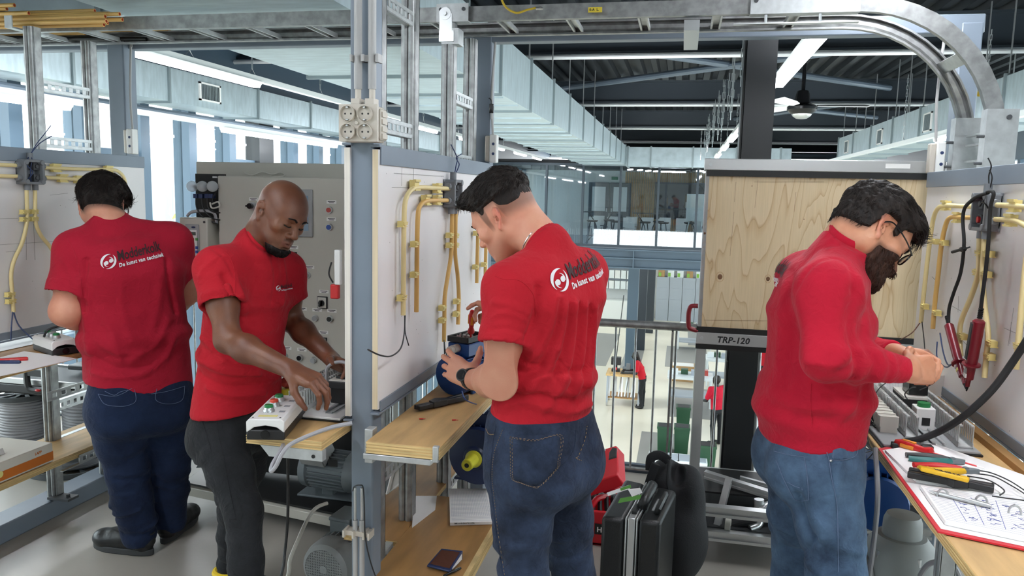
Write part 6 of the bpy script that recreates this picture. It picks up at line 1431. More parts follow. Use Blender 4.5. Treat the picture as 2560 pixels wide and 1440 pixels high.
# ================================================================ equipment on and around the workstations
mat('cabinet_grey','#c2bfb4',.5); mat('panel_grey','#9a9c9c',.5); mat('keypad_blue','#2b4f9e',.4); mat('keypad_green','#4a8a4a',.4); mat('keypad_red','#b2453c',.4); mat('lcd','#3d4a42',.3); mat('hmi_blue','#7e93a5',.25)
mat('btn_green','#1f7a42',.35); mat('btn_red','#d14d38',.35); mat('motor_grey','#a3a6a5',.42); mat('motor_dark','#6c7478',.45); mat('motor_blue','#1d4a8c',.35); mat('motor_navy','#1a2a4f',.4); mat('cap_yellow','#d6d13a',.4)
mat('valve_grey','#8e918f',.5); mat('case_black','#191a1b',.35,bump=.15,bs=300); mat('fabric_black','#17181b',.8,bump=.2,bs=200); mat('case_red','#c9202c',.38); mat('paper','#f1f0ee',.7); mat('paper_line','#b9c0cc',.7); mat('ink_blue','#4a5a9a',.7); mat('carton','#d9d2c4',.7); mat('carton_orange','#cf7226',.6); mat('teal','#2c6f6c',.4); mat('tool_yellow','#e2b21f',.4); mat('tool_red','#c8282a',.35); mat('tool_orange','#e8922a',.35); mat('wine_red','#7c1a28',.32); mat('beige_plastic','#cfccc2',.5); mat('tag_green','#5f9a45',.6); mat('binder_red','#cf2636',.45); mat('globe_glass','#e8efef',.05,trans=.0,alpha=.45); mat('tablet_screen','#5b3a30',.2); mat('navy_plastic','#25345c',.4); mat('contactor','#232324',.4); mat('comb_grey','#bdbfbd',.5); mat('white_plate','#e9e8e4',.45); mat('reel_grey','#55585a',.6,bump=.1,bs=40); mat('yellow_label','#e9df8a',.6)
def ring_text(*a): pass
# ---------------------------------------------------------------- control cabinet
YC=3.45; t=thing('control_cabinet','tall light grey control cabinet door full of rotary switches and buttons behind the bald man','cabinet',(-1.9,YC,.55))
xa,xb_=-2.262,-1.50
m=MB(); m.b2((xa,YC,.55),(xb_,YC+.02,1.70)); d_=m.build('door',M('cabinet_grey'),t,bev=.006)
m=MB(); m.b2((xa+.01,YC+.02,.55),(xb_-.01,YC+.25,1.69)); m.build('housing',M('cabinet_grey'),t,smooth=0)
def cp(px,py): return at(px,py,y=YC)
m=MB(); p=cp(757,533); m.b2((p.x-.11,YC-.012,p.z-.115),(p.x+.055,YC,p.z+.115)); hmi=m.build('display_bezel',M('panel_grey'),t,bev=.004)
m=MB(); m.b2((p.x-.09,YC-.0135,p.z-.085),(p.x+.035,YC-.011,p.z+.085)); m.build('display',M('hmi_blue'),hmi,smooth=0)
def lab(px,py,w=.05,h=.016):
    p=cp(px,py); m=MB(); m.b2((p.x-w/2,YC-.0015,p.z-h/2),(p.x+w/2,YC,p.z+h/2)); L=m.build('label_plate',M('white_plate'),t,smooth=0)
    m=MB(); m.b2((p.x-w*.38,YC-.002,p.z+.001),(p.x+w*.38,YC-.0014,p.z+.004)); m.b2((p.x-w*.25,YC-.002,p.z-.005),(p.x+w*.25,YC-.0014,p.z-.002)); m.build('lettering',M('charcoal'),L,smooth=0)
def button(px,py,col,r=.0165):
    p=cp(px,py); m=MB(); m.cyl((p.x,YC,p.z),(p.x,YC-.014,p.z),r,r*.92,n=20); b=m.build('push_button',M('zinc'),t); m=MB(); m.cyl((p.x,YC-.010,p.z),(p.x,YC-.018,p.z),r*.74,n=18); m.build('button_cap',M(col),b); lab(px+4,py-20 if py<1000 else py-20)
def rotary(px,py):
    p=cp(px,py); m=MB(); m.b2((p.x-.026,YC-.010,p.z-.030),(p.x+.026,YC,p.z+.030)); b=m.build('rotary_switch',M('black'),t,bev=.002); m=MB(); m.b2((p.x-.022,YC-.012,p.z-.026),(p.x+.022,YC-.0098,p.z+.026)); m.build('switch_plate',M('beige_plastic'),b,smooth=0)
    m=MB(); m.cyl((p.x,YC-.011,p.z-.002),(p.x,YC-.022,p.z-.002),.0155,n=18); m.box((p.x-.001,YC-.028,p.z-.002),(.010,.018,.031),rot=Matrix.Rotation(.15,3,'Y')); m.build('knob',M('black_gloss'),b,bev=.002); lab(px+3,py-27)
for a,b_,c in ((825,525,'keypad_red'),(825,568,'keypad_blue'),(770,688,'panel_grey'),(734,688,'black_gloss'),(751,792,'black_gloss'),(789,795,'panel_grey'),(826,797,'black_gloss'),(713,890,'panel_grey'),(751,894,'black_gloss'),(785,900,'panel_grey')): button(a,b_,c)
for a,b_ in((731,645),(733,750),(807,756),(806,858)): rotary(a,b_)
p=cp(634,515); m=MB(); m.cyl((p.x,YC,p.z),(p.x,YC-.016,p.z),.019,n=18); b=m.build('selector_switch',M('zinc'),t); m=MB(); m.cyl((p.x-.004,YC-.016,p.z),(p.x-.004,YC-.034,p.z),.014,n=14); m.box((p.x-.010,YC-.03,p.z),(.026,.014,.008)); m.build('knob',M('black_gloss'),b); lab(634,498); lab(640,546)
# ---------------------------------------------------------------- board with bulbs behind the cabinet
yb_=3.62; t=thing('lamp_board','grey framed black board with three clear globe bulbs beside the control cabinet','lamp board',(-2.1,yb_,1.2))
p0=at(490,404,y=yb_); p1=at(540,660,y=yb_)
m=MB(); m.b2((p0.x,yb_,p0.z-.075),(-1.2,yb_+.03,p0.z)); m.b2((p0.x,yb_,p0.z-.16),(p0.x+.05,yb_+.03,p0.z-.075)); m.build('frame',M('cabinet_grey'),t,bev=.003)
m=MB(); m.b2((p0.x+.05,yb_+.01,p0.z-.2),(-1.2,yb_+.03,p0.z-.07)); m.build('back_panel',M('black'),t,smooth=0)
q0=at(488,434,y=3.5); q1=at(548,520,y=3.5)
m=MB(); m.b2((q0.x,3.5,q1.z-.14),(q1.x+.03,3.52,q0.z)); bp=m.build('black_plate',M('black'),t,smooth=0)
m=MB(); m.b2((q0.x+.10,3.496,q0.z-.02),(q0.x+.125,3.5,q0.z-.012)); m.build('label_plate',M('white_plate'),bp,smooth=0)
m=MB(); m.b2((q0.x+.01,3.498,q1.z-.30),(q1.x,3.51,q1.z-.12)); m.build('white_plate',M('white_plate'),t,smooth=0)
for px_ in (480,506,531):
    c=at(px_,466,y=3.42); m=MB(); m.ell(c,.0275,nu=20,nv=14); b=m.build('globe_bulb',M('globe_glass'),t,smooth=180)
    m=MB(); m.cyl(c+V(0,.024,-.002),c+V(0,.06,-.002),.013,n=12); m.build('bulb_socket',M('navy_plastic'),b); m=MB(); m.ell(c+V(-.004,0,0),.006,nu=8,nv=6); m.build('filament',M('zinc'),b)
for k,(px_,pts) in enumerate(((492,[(490,494),(492,520),(510,545),(545,560)]),(505,[(503,494),(510,525),(530,545),(550,550)]),(520,[(518,494),(521,520),(535,530),(550,532)]),(530,[(545,470),(540,480),(530,500),(540,515)]))):
    c=at(px_,490,y=3.45); m=MB(); m.box(c,(.022,.03,.022)); bk=m.build('terminal_block',M('navy_plastic'),t,bev=.002); m=MB(); wire(m,[at(a,b_,y=3.44) for a,b_ in pts],.0035); m.build('wire',M('wire_black'),bk)
m=MB(); wire(m,[at(a,b_,y=3.43) for a,b_ in((525,506),(530,520),(548,516),(545,505),(530,510))],.004); m.build('wire',M('beige_plastic'),t)
m=MB(); wire(m,[at(a,b_,y=3.6) for a,b_ in((612,432),(630,438),(655,430),(680,436),(700,431),(712,438),(700,442),(675,440))],.003); m.build('wire',M('beige_plastic'),t)
# ---------------------------------------------------------------- frequency inverter
p0=at(448,543,y=3.40); p1=at(545,652,y=3.40); w_=.155; t=thing('frequency_inverter','light grey inverter box with keypad of blue keys, left of the bald man','inverter',(p0.x+.08,3.42,p1.z))
m=MB(); m.b2((p0.x,3.40,p0.z-.30),(p0.x+w_,3.54,p0.z)); m.build('housing',M('cabinet_grey'),t,bev=.006)
def vp(px,py): return at(px,py,y=3.398)
k0=vp(464,560); k1=vp(508,652); m=MB(); m.b2((k0.x,3.393,k0.z-.20),(k0.x+.075,3.40,k0.z)); kp=m.build('keypad',M('panel_grey'),t,bev=.003)
k0=vp(470,574); m=MB(); m.b2((k0.x,3.390,k0.z-.16),(k0.x+.052,3.394,k0.z)); pl=m.build('key_plate',M('white_plate'),kp,smooth=0)
c=vp(486,568); m=MB(); m.ell((c.x-.002,3.392,c.z),(.012,.003,.005)); m.build('maker_badge',M('navy_plastic'),kp)
c=vp(473,579); m=MB(); m.b2((c.x,3.387,c.z-.017),(c.x+.042,3.391,c.z)); m.build('lcd',M('lcd'),kp,smooth=0)
for r_,row in enumerate(('grg','b..','bbb','bbb')):
    for c_,ch in enumerate(row):
        if ch=='.': continue
        q=vp(476+c_*9.3,598+r_*10.4); m=MB(); m.b2((q.x-.006,3.386,q.z-.0065),(q.x+.006,3.391,q.z+.0065)); m.build('key',M({'g':'keypad_green','r':'keypad_red','b':'keypad_blue'}[ch]),kp,smooth=0)
m=MB(); m.cyl((p0.x+.075,3.385,p0.z-.20),(p0.x+.075,3.391,p0.z-.20),.005,n=8); m.cyl((p0.x+.14,3.397,p0.z-.02),(p0.x+.14,3.40,p0.z-.02),.006,n=8); m.build('screw',M('charcoal'),t)
m=MB(); wire(m,[at(a,b_,y=3.45) for a,b_ in((468,540),(480,530),(510,527),(535,533),(542,560))],.008); m.build('cable',M('cable_grey'),t)
# ---------------------------------------------------------------- equipment trolley under the cabinet
t=thing('equipment_trolley','low light grey steel trolley carrying the control cabinet and dark motors','trolley',(-1.9,3.4,0))
a,b_=V(-2.43,3.36,.10),V(-1.25,3.16,.10)
m=MB(); m.beam(a,b_,.05,.045); m.build('rail',M('cabinet_grey'),t,bev=.003)
m=MB(); m.beam(a+V(.1,.55,0),b_+V(.1,.55,0),.05,.045); m.build('rail',M('cabinet_grey'),t,bev=.003)
m=MB(); m.hexa([a+V(0,0,.025),b_+V(0,0,.025),b_+V(.1,.55,.025),a+V(.1,.55,.025)],[a+V(0,0,.035),b_+V(0,0,.035),b_+V(.1,.55,.035),a+V(.1,.55,.035)]); m.build('deck',M('black'),t,smooth=0)
for x in(-2.25,-1.52):
    m=MB(); m.b2((x,3.5,.12),(x+.04,3.54,.56)); m.build('upright',M('black'),t,smooth=0)
    m=MB(); m.cyl((x,3.45,.045),(x+.03,3.45,.045),.045,n=16); m.build('castor_wheel',M('rubber'),t)
m=MB(); m.b2((-2.28,3.56,.15),(-1.5,3.58,.56)); m.build('back_plate',M('black'),t,smooth=0)
q=[at(490,1170,y=3.3),at(545,1070,y=3.3),at(562,1070,y=3.3),at(562,1165,y=3.3)]; m=MB(); m.prism(q,(0,.02,0)); m.build('side_bracket',M('motor_dark'),t,smooth=0)
def paper(label,pts,z,name='paper_sheet',cat='paper',th=.001,lines=0,mt='paper'):
    P=[at(a,b,z=z) for a,b in pts]; m=MB(); m.prism(P,(0,0,th)); o=m.build(name,M(mt),smooth=0); tag(o,label,cat); 
    if lines:
        m=MB()
        for i in range(1,lines): 
            t_=i/lines; a=P[0].lerp(P[3],t_); b=P[1].lerp(P[2],t_); m.beam(a.lerp(b,.04)+V(0,0,th+.0004),a.lerp(b,.96)+V(0,0,th+.0004),.0008,.0004)
        m.build('ruled_line',M('paper_line'),o,smooth=0,kind='stuff')
    return o
paper('loose white sheets under the inverter on the trolley deck',[(460,1205),(520,1160),(560,1195),(545,1222)],.14)
# ---------------------------------------------------------------- motors
def motor(name,label,c,ax,R,L,mt,up=(0,0,1),fan=True,box='motor_dark',shaft=None,open_box=False,feet=True,nf=28,boxpos=.1,boxsize=(.5,.8,.45),grille=False):
    """c: centre of the axis; ax: axis direction (towards the fan cover)"""
    c=V(c); a=V(ax).normalized(); u=V(up); u=(u-a*u.dot(a)).normalized(); s=a.cross(u); t=thing(name,label,'motor',c-u*R*1.12)
    m=MB(); m.lathe([(R*.55,-L*.5),(R*.97,-L*.46),(R,-L*.36),(R*.86,-L*.33),(R*.86,L*.2),(R*.9,L*.22)],c,a,n=32); bd=m.build('motor_body',M(mt),t)
    m=MB()
    for i in range(nf):
        an=2*math.pi*i/nf; d=u*math.cos(an)+s*math.sin(an); k=a.cross(d); p=c+d*R*.92
        m.box(p-a*L*.065,(.10*R*1.6,R*.035,L*.52),basis(d,k,a))
    m.build('cooling_fins',M(mt),bd,smooth=0,kind='stuff')
    if fan:
        m=MB(); m.lathe([(R*.98,L*.2),(R*1.0,L*.22),(R*1.0,L*.38),(R*.94,L*.47),(R*.80,L*.51),(R*.78,L*.515)] + ([(R*.78,L*.49)] if grille else [(R*.2,L*.53)]),c,a,n=40); fc=m.build('fan_cover',M(mt),t)
        if grille:
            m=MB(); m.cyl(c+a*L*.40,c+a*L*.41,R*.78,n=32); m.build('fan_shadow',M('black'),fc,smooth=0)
            m=MB(); n=8
            for i in range(-n+1,n):
                q=i/n*R*.80; h=math.sqrt(max(0,(R*.79)**2-q*q)); 
                m.box(c+a*L*.505+s*q,(R*.05,R*.022,2*h),basis(s,a,u)) ; m.box(c+a*L*.505+u*q,(R*.05,R*.022,2*h),basis(u,a,s))
            m.lathe([(R*.16,L*.50),(R*.16,L*.515),(.0,L*.52)],c,a,n=18); m.build('grille',M(mt),fc,smooth=0,kind='stuff')
    bx=c+u*R*(1.0+boxsize[2]*.5)+a*L*boxpos; Rm=basis(a,s,u)
    m=MB(); m.box(bx-u*R*.1,(L*boxsize[0],R*boxsize[1]*1.2,R*boxsize[2]*.8+R*.2),Rm)
    if not open_box: m.box(bx+u*R*boxsize[2]*.42,(L*boxsize[0]*1.06,R*boxsize[1]*1.28,R*boxsize[2]*.3),Rm)
    tb=m.build('terminal_box',M(box),t,bev=R*.05)
    if shaft:
        m=MB(); m.lathe([(R*.42,-L*.5),(R*.36,-L*.54),(R*.3,-L*.545)],c,a,n=24); m.build('bearing_shield',M(mt),t)
        m=MB(); m.lathe([(R*.30,-L*.53),(R*.30,-L*.56),(R*.22,-L*.58),(R*.20,-L*.82),(R*.17,-L*.83),(R*.08,-L*.83)],c,a,n=20); m.build('shaft_cap',M(shaft),t); m=MB(); m.cyl(c-a*L*.832,c-a*L*.82,R*.08,n=12); m.build('shaft_end',M('black'),t)
    if feet:
        for k in(-1,1):
            m=MB(); m.box(c+s*k*R*.75-u*R*1.08,(L*.45,R*.5,R*.08),Rm); m.box(c+s*k*R*.68-u*R*.9,(L*.4,R*.14,R*.35),Rm); m.build('foot',M(mt),t,bev=R*.02)
    return t,c,a,u,s,Rm,bx
gm=at(812,1418,z=.122); axg=V(-gm.x*-.0-.12,-1,.02)
motor('electric_motor','big grey electric motor with round fan grille on the floor left of the socket post',gm+V(.02,.13,0),(-.10,-1,0),.108,.30,'motor_grey',box='motor_dark',grille=True,boxpos=-.12,boxsize=(.42,.75,.5))
motor('electric_motor','dark grey motor with square terminal box on the trolley under the wiring bench',at(845,1175,z=.30),(1,-.1,0),.098,.36,'motor_dark',up=(0,-.55,.83),box='motor_grey',boxpos=-.22,boxsize=(.36,.95,.7),feet=False)
q=at(832,1158,y=3.05); m=MB(); m.box(q,(.045,.004,.03)); tag(m.build('rating_plate',M('black')),'small black rating plate on the dark motor','plate')
m=MB(); tq=at(830,1230,z=.14); m.box(tq,(.3,.16,.012)); m.box(tq+V(0,0,.06),(.06,.10,.12)); tag(m.build('motor_stand',M('motor_dark'),bev=.004),'dark cast stand under the trolley motor','stand')
tt=motor('electric_motor','blue motor with open terminal box on the shelf, held by the man with the screwdriver',(-.785,2.80,.965),(.30,.95,0),.078,.20,'motor_blue',box='motor_blue',open_box=True,boxpos=.05,boxsize=(.66,1.0,.55))
t,c,a,u,s,Rm,bx=tt
m=MB(); top=bx+u*.032
for k in(-1,1): m.box(top+s*k*.044,(.14,.008,.022),Rm); m.box(top+a*k*.068,(.008,.09,.022),Rm)
m.build('box_rim',M('case_black'),t,bev=.002)
m=MB(); m.box(bx+u*.026,(.128,.082,.004),Rm); m.build('box_floor',M('tablet_screen'),t,smooth=0)
for i in range(14):
    m=MB(); q=bx+u*.032+a*rnd.uniform(-.05,.03)+s*rnd.uniform(-.03,.03); m.cyl(q,q+u*.012+a*rnd.uniform(-.008,.008),.004,n=6); m.build('terminal_stud',M('zinc'),t,smooth=0)
m=MB(); m.cyl(bx-a*.07,bx-a*.105,.016,n=14); m.cyl(bx-a*.10,bx-a*.125,.014,n=14); m.build('cable_gland',M('beige_plastic'),t)
m=MB(); wire(m,[at(1155,978,x=-.72),at(1165,1000,x=-.70),at(1200,1012,x=-.69),at(1225,1005,x=-.69)],.0022); m.build('wire',M('keypad_blue'),t)
motor('electric_motor','navy blue motor with yellow shaft cap on the lower shelf behind the near mans leg',at(1195,1155,x=-.80)+V(.0,.14,.02),(.08,1,0),.125,.30,'motor_navy',box='motor_navy',shaft='cap_yellow',boxpos=-.02,boxsize=(.5,.9,.5))
# ---------------------------------------------------------------- screwdriver in the hand
def screwdriver(label,tip,top,r=.013,hl=.42):
    tip,top=V(tip),V(top); d=(top-tip); L=d.length; a=d/L; t=thing('screwdriver',label,'screwdriver',tip)
    m=MB(); m.cyl(tip,tip+a*L*.10,.002,n=8); m.build('blade',M('zinc'),t); m=MB(); m.cyl(tip+a*L*.08,tip+a*L*(1-hl),.0028,.0034,n=8); m.build('insulated_shaft',M('tool_red'),t)
    h=L*hl; b=tip+a*L*(1-hl); m=MB(); m.lathe([(r*.5,0),(r*1.0,h*.05),(r*.95,h*.12),(r*.62,h*.25),(r*.75,h*.4),(r*.95,h*.62),(r*.95,h*.8),(r*.6,h*.97),(.001,h)],b,a,n=12); hd=m.build('handle',M('tool_red'),t)
    u,v,_=frame(a); m=MB()
    for i in range(4):
        an=i*math.pi/2; dd=u*math.cos(an)+v*math.sin(an); m.box(b+a*h*.62+dd*r*.86,(r*.35,r*.7,h*.34),basis(dd,a.cross(dd),a))
    m.build('grip_inlay',M('tool_orange'),hd,bev=.001); return t
tipS=at(1174,886,y=2.80); screwdriver('red and orange insulated screwdriver held upright above the blue motor',tipS,at(1181,776,y=2.68),r=.0135,hl=.5)
# ---------------------------------------------------------------- items on the middle shelf
def stripper(label,p0,p1,wd,up=(0,0,1),open_=.25):
    """wire stripping tool: two long black grips and a square head"""
    p0,p1=V(p0),V(p1); d=(p1-p0); L=d.length; a=d/L; u=V(up); s=u.cross(a).normalized(); t=thing('wire_stripper',label,'stripper',(p0+p1)/2)
    m=MB(); 
    for z in(-.35,.35): m.prism([p0+s*wd*(z-.28)+u*.004,p0+s*wd*(z+.28)+u*.004,p0+a*L*.35+s*wd*(z*.6+.25)+u*.004,p0+a*L*.35+s*wd*(z*.6-.25)+u*.004],u*.016)
    m.build('jaw',M('contactor'),t,bev=.002)
    m=MB(); m.prism([p0+a*L*.28-s*wd*.6+u*.002,p0+a*L*.55-s*wd*.55+u*.002,p0+a*L*.62+s*wd*.3+u*.002,p0+a*L*.45+s*wd*1.15+u*.002,p0+a*L*.28+s*wd*.55+u*.002],u*.022); m.build('head',M('contactor'),t,bev=.002)
    m=MB(); m.prism([p0+a*L*.5-s*wd*.5+u*.002,p1-s*wd*.55+u*.002,p1-s*wd*.05+u*.002,p0+a*L*.5+s*wd*.1+u*.002],u*.02); m.build('grip',M('contactor'),t,bev=.003)
    m=MB(); q=p1+s*L*open_; m.prism([p0+a*L*.5+s*wd*.1+u*.002,q-s*wd*.3+u*.002,q+s*wd*.2+u*.002,p0+a*L*.5+s*wd*.7+u*.002],u*.018); m.build('grip',M('contactor'),t,bev=.003); return t
stripper('black automatic wire stripper lying open on the plywood shelf beside the blue motor',at(1042,1028,z=.892),at(1166,1000,z=.892),.026,open_=.12)
for a,b in((1048,1047),(1130,1050),(1230,1000)):
    p=at(a,b,z=.893); m=MB(); m.cyl(p,p+V(.012,.004,0),.0022,n=6); m.cyl(p+V(.012,.004,0),p+V(.02,.006,0),.001,n=5); tag(m.build('wire_ferrule',M('tool_red')),'tiny red wire ferrule on the plywood shelf under the middle board','ferrule','red ferrules on the plywood shelf')
# lower shelf: writing pad, tablet, pen, big sheet, white frame
pd_=[(1123,1228),(1216,1228),(1238,1311),(1125,1314)]; o=paper('white squared writing pad on the lower shelf at the near mans knee',pd_,.347,'writing_pad','notepad',th=.012,lines=26)
P=[at(a,b,z=.3595) for a,b in pd_]; m=MB()
for i in range(1,24): t_=i/24; m.beam(P[0].lerp(P[1],t_),P[3].lerp(P[2],t_).lerp(P[0].lerp(P[1],t_),.25),.0008,.0004)
m.build('ruled_line',M('paper_line'),o,smooth=0,kind='stuff')
e1=(P[2]-P[3]).normalized(); m=MB(); up_=V(-e1.y,e1.x,0); put_text(m,'Modderkolk',.016,P[3].lerp(P[2],.1)+up_*.012+V(0,0,.0004),e1,up_,bold=.0004); m.build('lettering',M('charcoal'),o,smooth=0)
t=thing('tablet','dark navy wedge tablet reader lying on the lower shelf beside a pen','tablet',at(1110,1415,z=.347))
A_,B_2,C_,D_=[at(a,b,z=.350) for a,b in((1067,1417),(1125,1432),(1157,1398),(1103,1392))]; m=MB(); m.hexa([A_,B_2,C_,D_],[A_+V(0,0,.006),B_2+V(0,0,.006),C_+V(0,0,.032),D_+V(0,0,.032)]); m.build('housing',M('navy_plastic'),t,bev=.002)
def mixq(u_,v_,dz): 
    lo=A_.lerp(B_2,u_)+V(0,0,.006); hi=D_.lerp(C_,u_)+V(0,0,.032); return lo.lerp(hi,v_)+V(0,0,dz)
m=MB(); m.hexa([mixq(.08,.1,.0002),mixq(.92,.1,.0002),mixq(.92,.9,.0002),mixq(.08,.9,.0002)],[mixq(.08,.1,.0012),mixq(.92,.1,.0012),mixq(.92,.9,.0012),mixq(.08,.9,.0012)]); m.build('screen',M('tablet_screen'),t,smooth=0)
n_=(C_-B_2).normalized(); m=MB(); m.add([B_2.lerp(C_,.15)+V(.0012,-.0006,.004),B_2.lerp(C_,.9)+V(.0012,-.0006,.004),B_2.lerp(C_,.9)+V(.0012,-.0006,.026),B_2.lerp(C_,.15)+V(.0012,-.0006,.010)],[(0,1,2,3)]); m.build('label_sticker',M('paper'),t,smooth=0)
def pen(label,p0,p1,r=.0045,body='black_gloss',tipm='zinc'):
    p0,p1=V(p0),V(p1); a=(p1-p0).normalized(); L=(p1-p0).length; t=thing('pen',label,'pen',(p0+p1)/2)
    m=MB(); m.lathe([(.0008,0),(r*.5,L*.05),(r,L*.12),(r,L*.95),(r*.7,L)],p0,a,n=10); m.build('barrel',M(body),t); m=MB(); m.cyl(p0-a*.004,p0+a*L*.05,.0008,r*.55,n=8); m.build('tip',M(tipm),t); m=MB(); u,v,_=frame(a); m.beam(p0+a*L*.68+u*r*1.15,p0+a*L*.97+u*r*1.15,.002,.001); m.build('clip',M('zinc'),t); return t
pen('black ballpoint pen on the lower shelf next to the tablet',at(1105,1442,z=.352),at(1152,1420,z=.352))
paper('large curled white sheet behind the ladder legs on the bottom shelf',[(1035,1240),(1092,1240),(1088,1275),(1030,1320)],.345)
q=[at(968,1235,y=3.0),at(990,1150,y=3.0),at(1008,1150,y=3.0),at(1006,1205,y=3.0)]; m=MB(); m.tube([(q[0]),(q[1]),(q[2]),(q[3])],.008,n=4,k=1,closed=True); m.prism([q[0]+V(0,.01,0),q[1]+V(0,.01,0),q[2]+V(0,.01,0),q[3]+V(0,.01,0)],(0,.006,0)); tag(m.build('white_frame',M('white_plate'),smooth=0),'white panel frame leaning behind the socket post under the shelf','panel')
m=MB()
for k in range(4): wire(m,[at(970+k*3,1400-k*6,z=.05),at(990+k*3,1375-k*8,z=.2),at(1010+k*2,1372-k*6,z=.3),at(1020+k,1385-k*5,z=.2)],.008)
tag(m.build('cable_loop',M('cable_grey')),'grey cables bunched at the foot of the ladder behind the socket post','cable')
# ---------------------------------------------------------------- wiring panel on the bench by the bald man
def comb(t,p0,p1,h,n,mt='comb_grey',w=.03,tw=.0022,double=True):
    """slotted wiring duct between p0 and p1: base strip and upright fingers on both sides"""
    p0,p1=V(p0),V(p1); d=p1-p0; a=d.normalized(); s=V(-a.y,a.x,0)
    m=MB(); m.beam(p0+V(0,0,.003),p1+V(0,0,.003),w,.004)
    for k in((-1,1) if double else (1,)): m.beam(p0+s*k*w/2+V(0,0,h*.12),p1+s*k*w/2+V(0,0,h*.12),tw,h*.22)
    b=m.build('wiring_duct',M(mt),t,smooth=0)
    m=MB()
    for i in range(n):
        q=p0+d*((i+.5)/n)
        for k in((-1,1) if double else (1,)): 
            m.box(q+s*k*w/2+V(0,0,h*.58),(d.length/n*.45,tw,h*.75),basis(a,s,V(0,0,1))); m.box(q+s*k*(w/2-.004)+V(0,0,h*.97),(d.length/n*.6,.009,.004),basis(a,s,V(0,0,1)))
    m.build('duct_finger',M(mt),b,smooth=0,kind='stuff'); return b
def din(t,p0,p1,z=0.):
    p0,p1=V(p0),V(p1); m=MB(); a=(p1-p0).normalized(); s=V(-a.y,a.x,0)
    m.beam(p0+V(0,0,.001),p1+V(0,0,.001),.022,.0015)
    for k in(-1,1): m.beam(p0+s*k*.011+V(0,0,.004),p1+s*k*.011+V(0,0,.004),.0012,.008); m.beam(p0+s*k*.015+V(0,0,.008),p1+s*k*.015+V(0,0,.008),.008,.0012)
    m.build('mounting_rail',M('galv_light'),t,smooth=0)
ZB=.882
t=thing('wiring_panel','white wiring panel with comb duct and black contactor under the bald mans hands','panel',(-1.2,2.6,ZB))
m=MB(); m.b2((-1.33,2.30,ZB+.004),(-1.075,3.1,ZB+.012)); m.build('base_plate',M('white_plate'),t,bev=.002)
m=MB(); m.b2((-1.335,2.295,ZB),(-1.07,3.1,ZB+.005)); m.build('plate_edge',M('black'),t,smooth=0)
comb(t,(-1.245,2.31,ZB+.012),(-1.245,2.95,ZB+.012),.075,34,w=.045); comb(t,(-1.31,2.50,ZB+.012),(-1.31,3.0,ZB+.012),.06,26,w=.03)
din(t,(-1.135,2.34,ZB+.012),(-1.135,2.95,ZB+.012))
m=MB(); m.b2((-1.175,2.44,ZB+.02),(-1.09,2.54,ZB+.075)); m.b2((-1.18,2.43,ZB+.075),(-1.085,2.55,ZB+.10)); m.b2((-1.165,2.46,ZB+.10),(-1.10,2.53,ZB+.112)); c_=m.build('contactor',M('contactor'),t,bev=.002)
m=MB(); m.b2((-1.178,2.435,ZB+.1005),(-1.088,2.54,ZB+.104)); m.build('label_plate',M('beige_plastic'),c_,smooth=0)
m=MB()
for i in range(10): m.b2((-1.18+.0,2.56+i*.016,ZB+.03),(-1.09,2.572+i*.016,ZB+.085+.004*(i%2)))
m.build('terminal_block',M('beige_plastic'),t,smooth=0)
m=MB(); wire(m,[(-1.21,2.48,ZB+.09),(-1.20,2.47,ZB+.14),(-1.15,2.46,ZB+.165),(-1.09,2.44,ZB+.16)],.006); m.box((-1.085,2.44,ZB+.15),(.03,.03,.04)); m.build('cable',M('cable_grey'),t)
p=at(716,958,y=2.62); t2=thing('emergency_stop','red mushroom emergency stop with yellow ring behind the bald mans hand','switch',p-V(0,0,.05))
m=MB(); m.cyl(p-V(0,0,.045),p-V(0,0,.02),.024,n=16); m.build('ring',M('cap_yellow'),t2); m=MB(); m.lathe([(.012,-.02),(.014,-.008),(.021,0),(.021,.010),(.016,.018),(.001,.02)],p,(.0,-.55,.83),n=20); m.build('button',M('keypad_red'),t2)
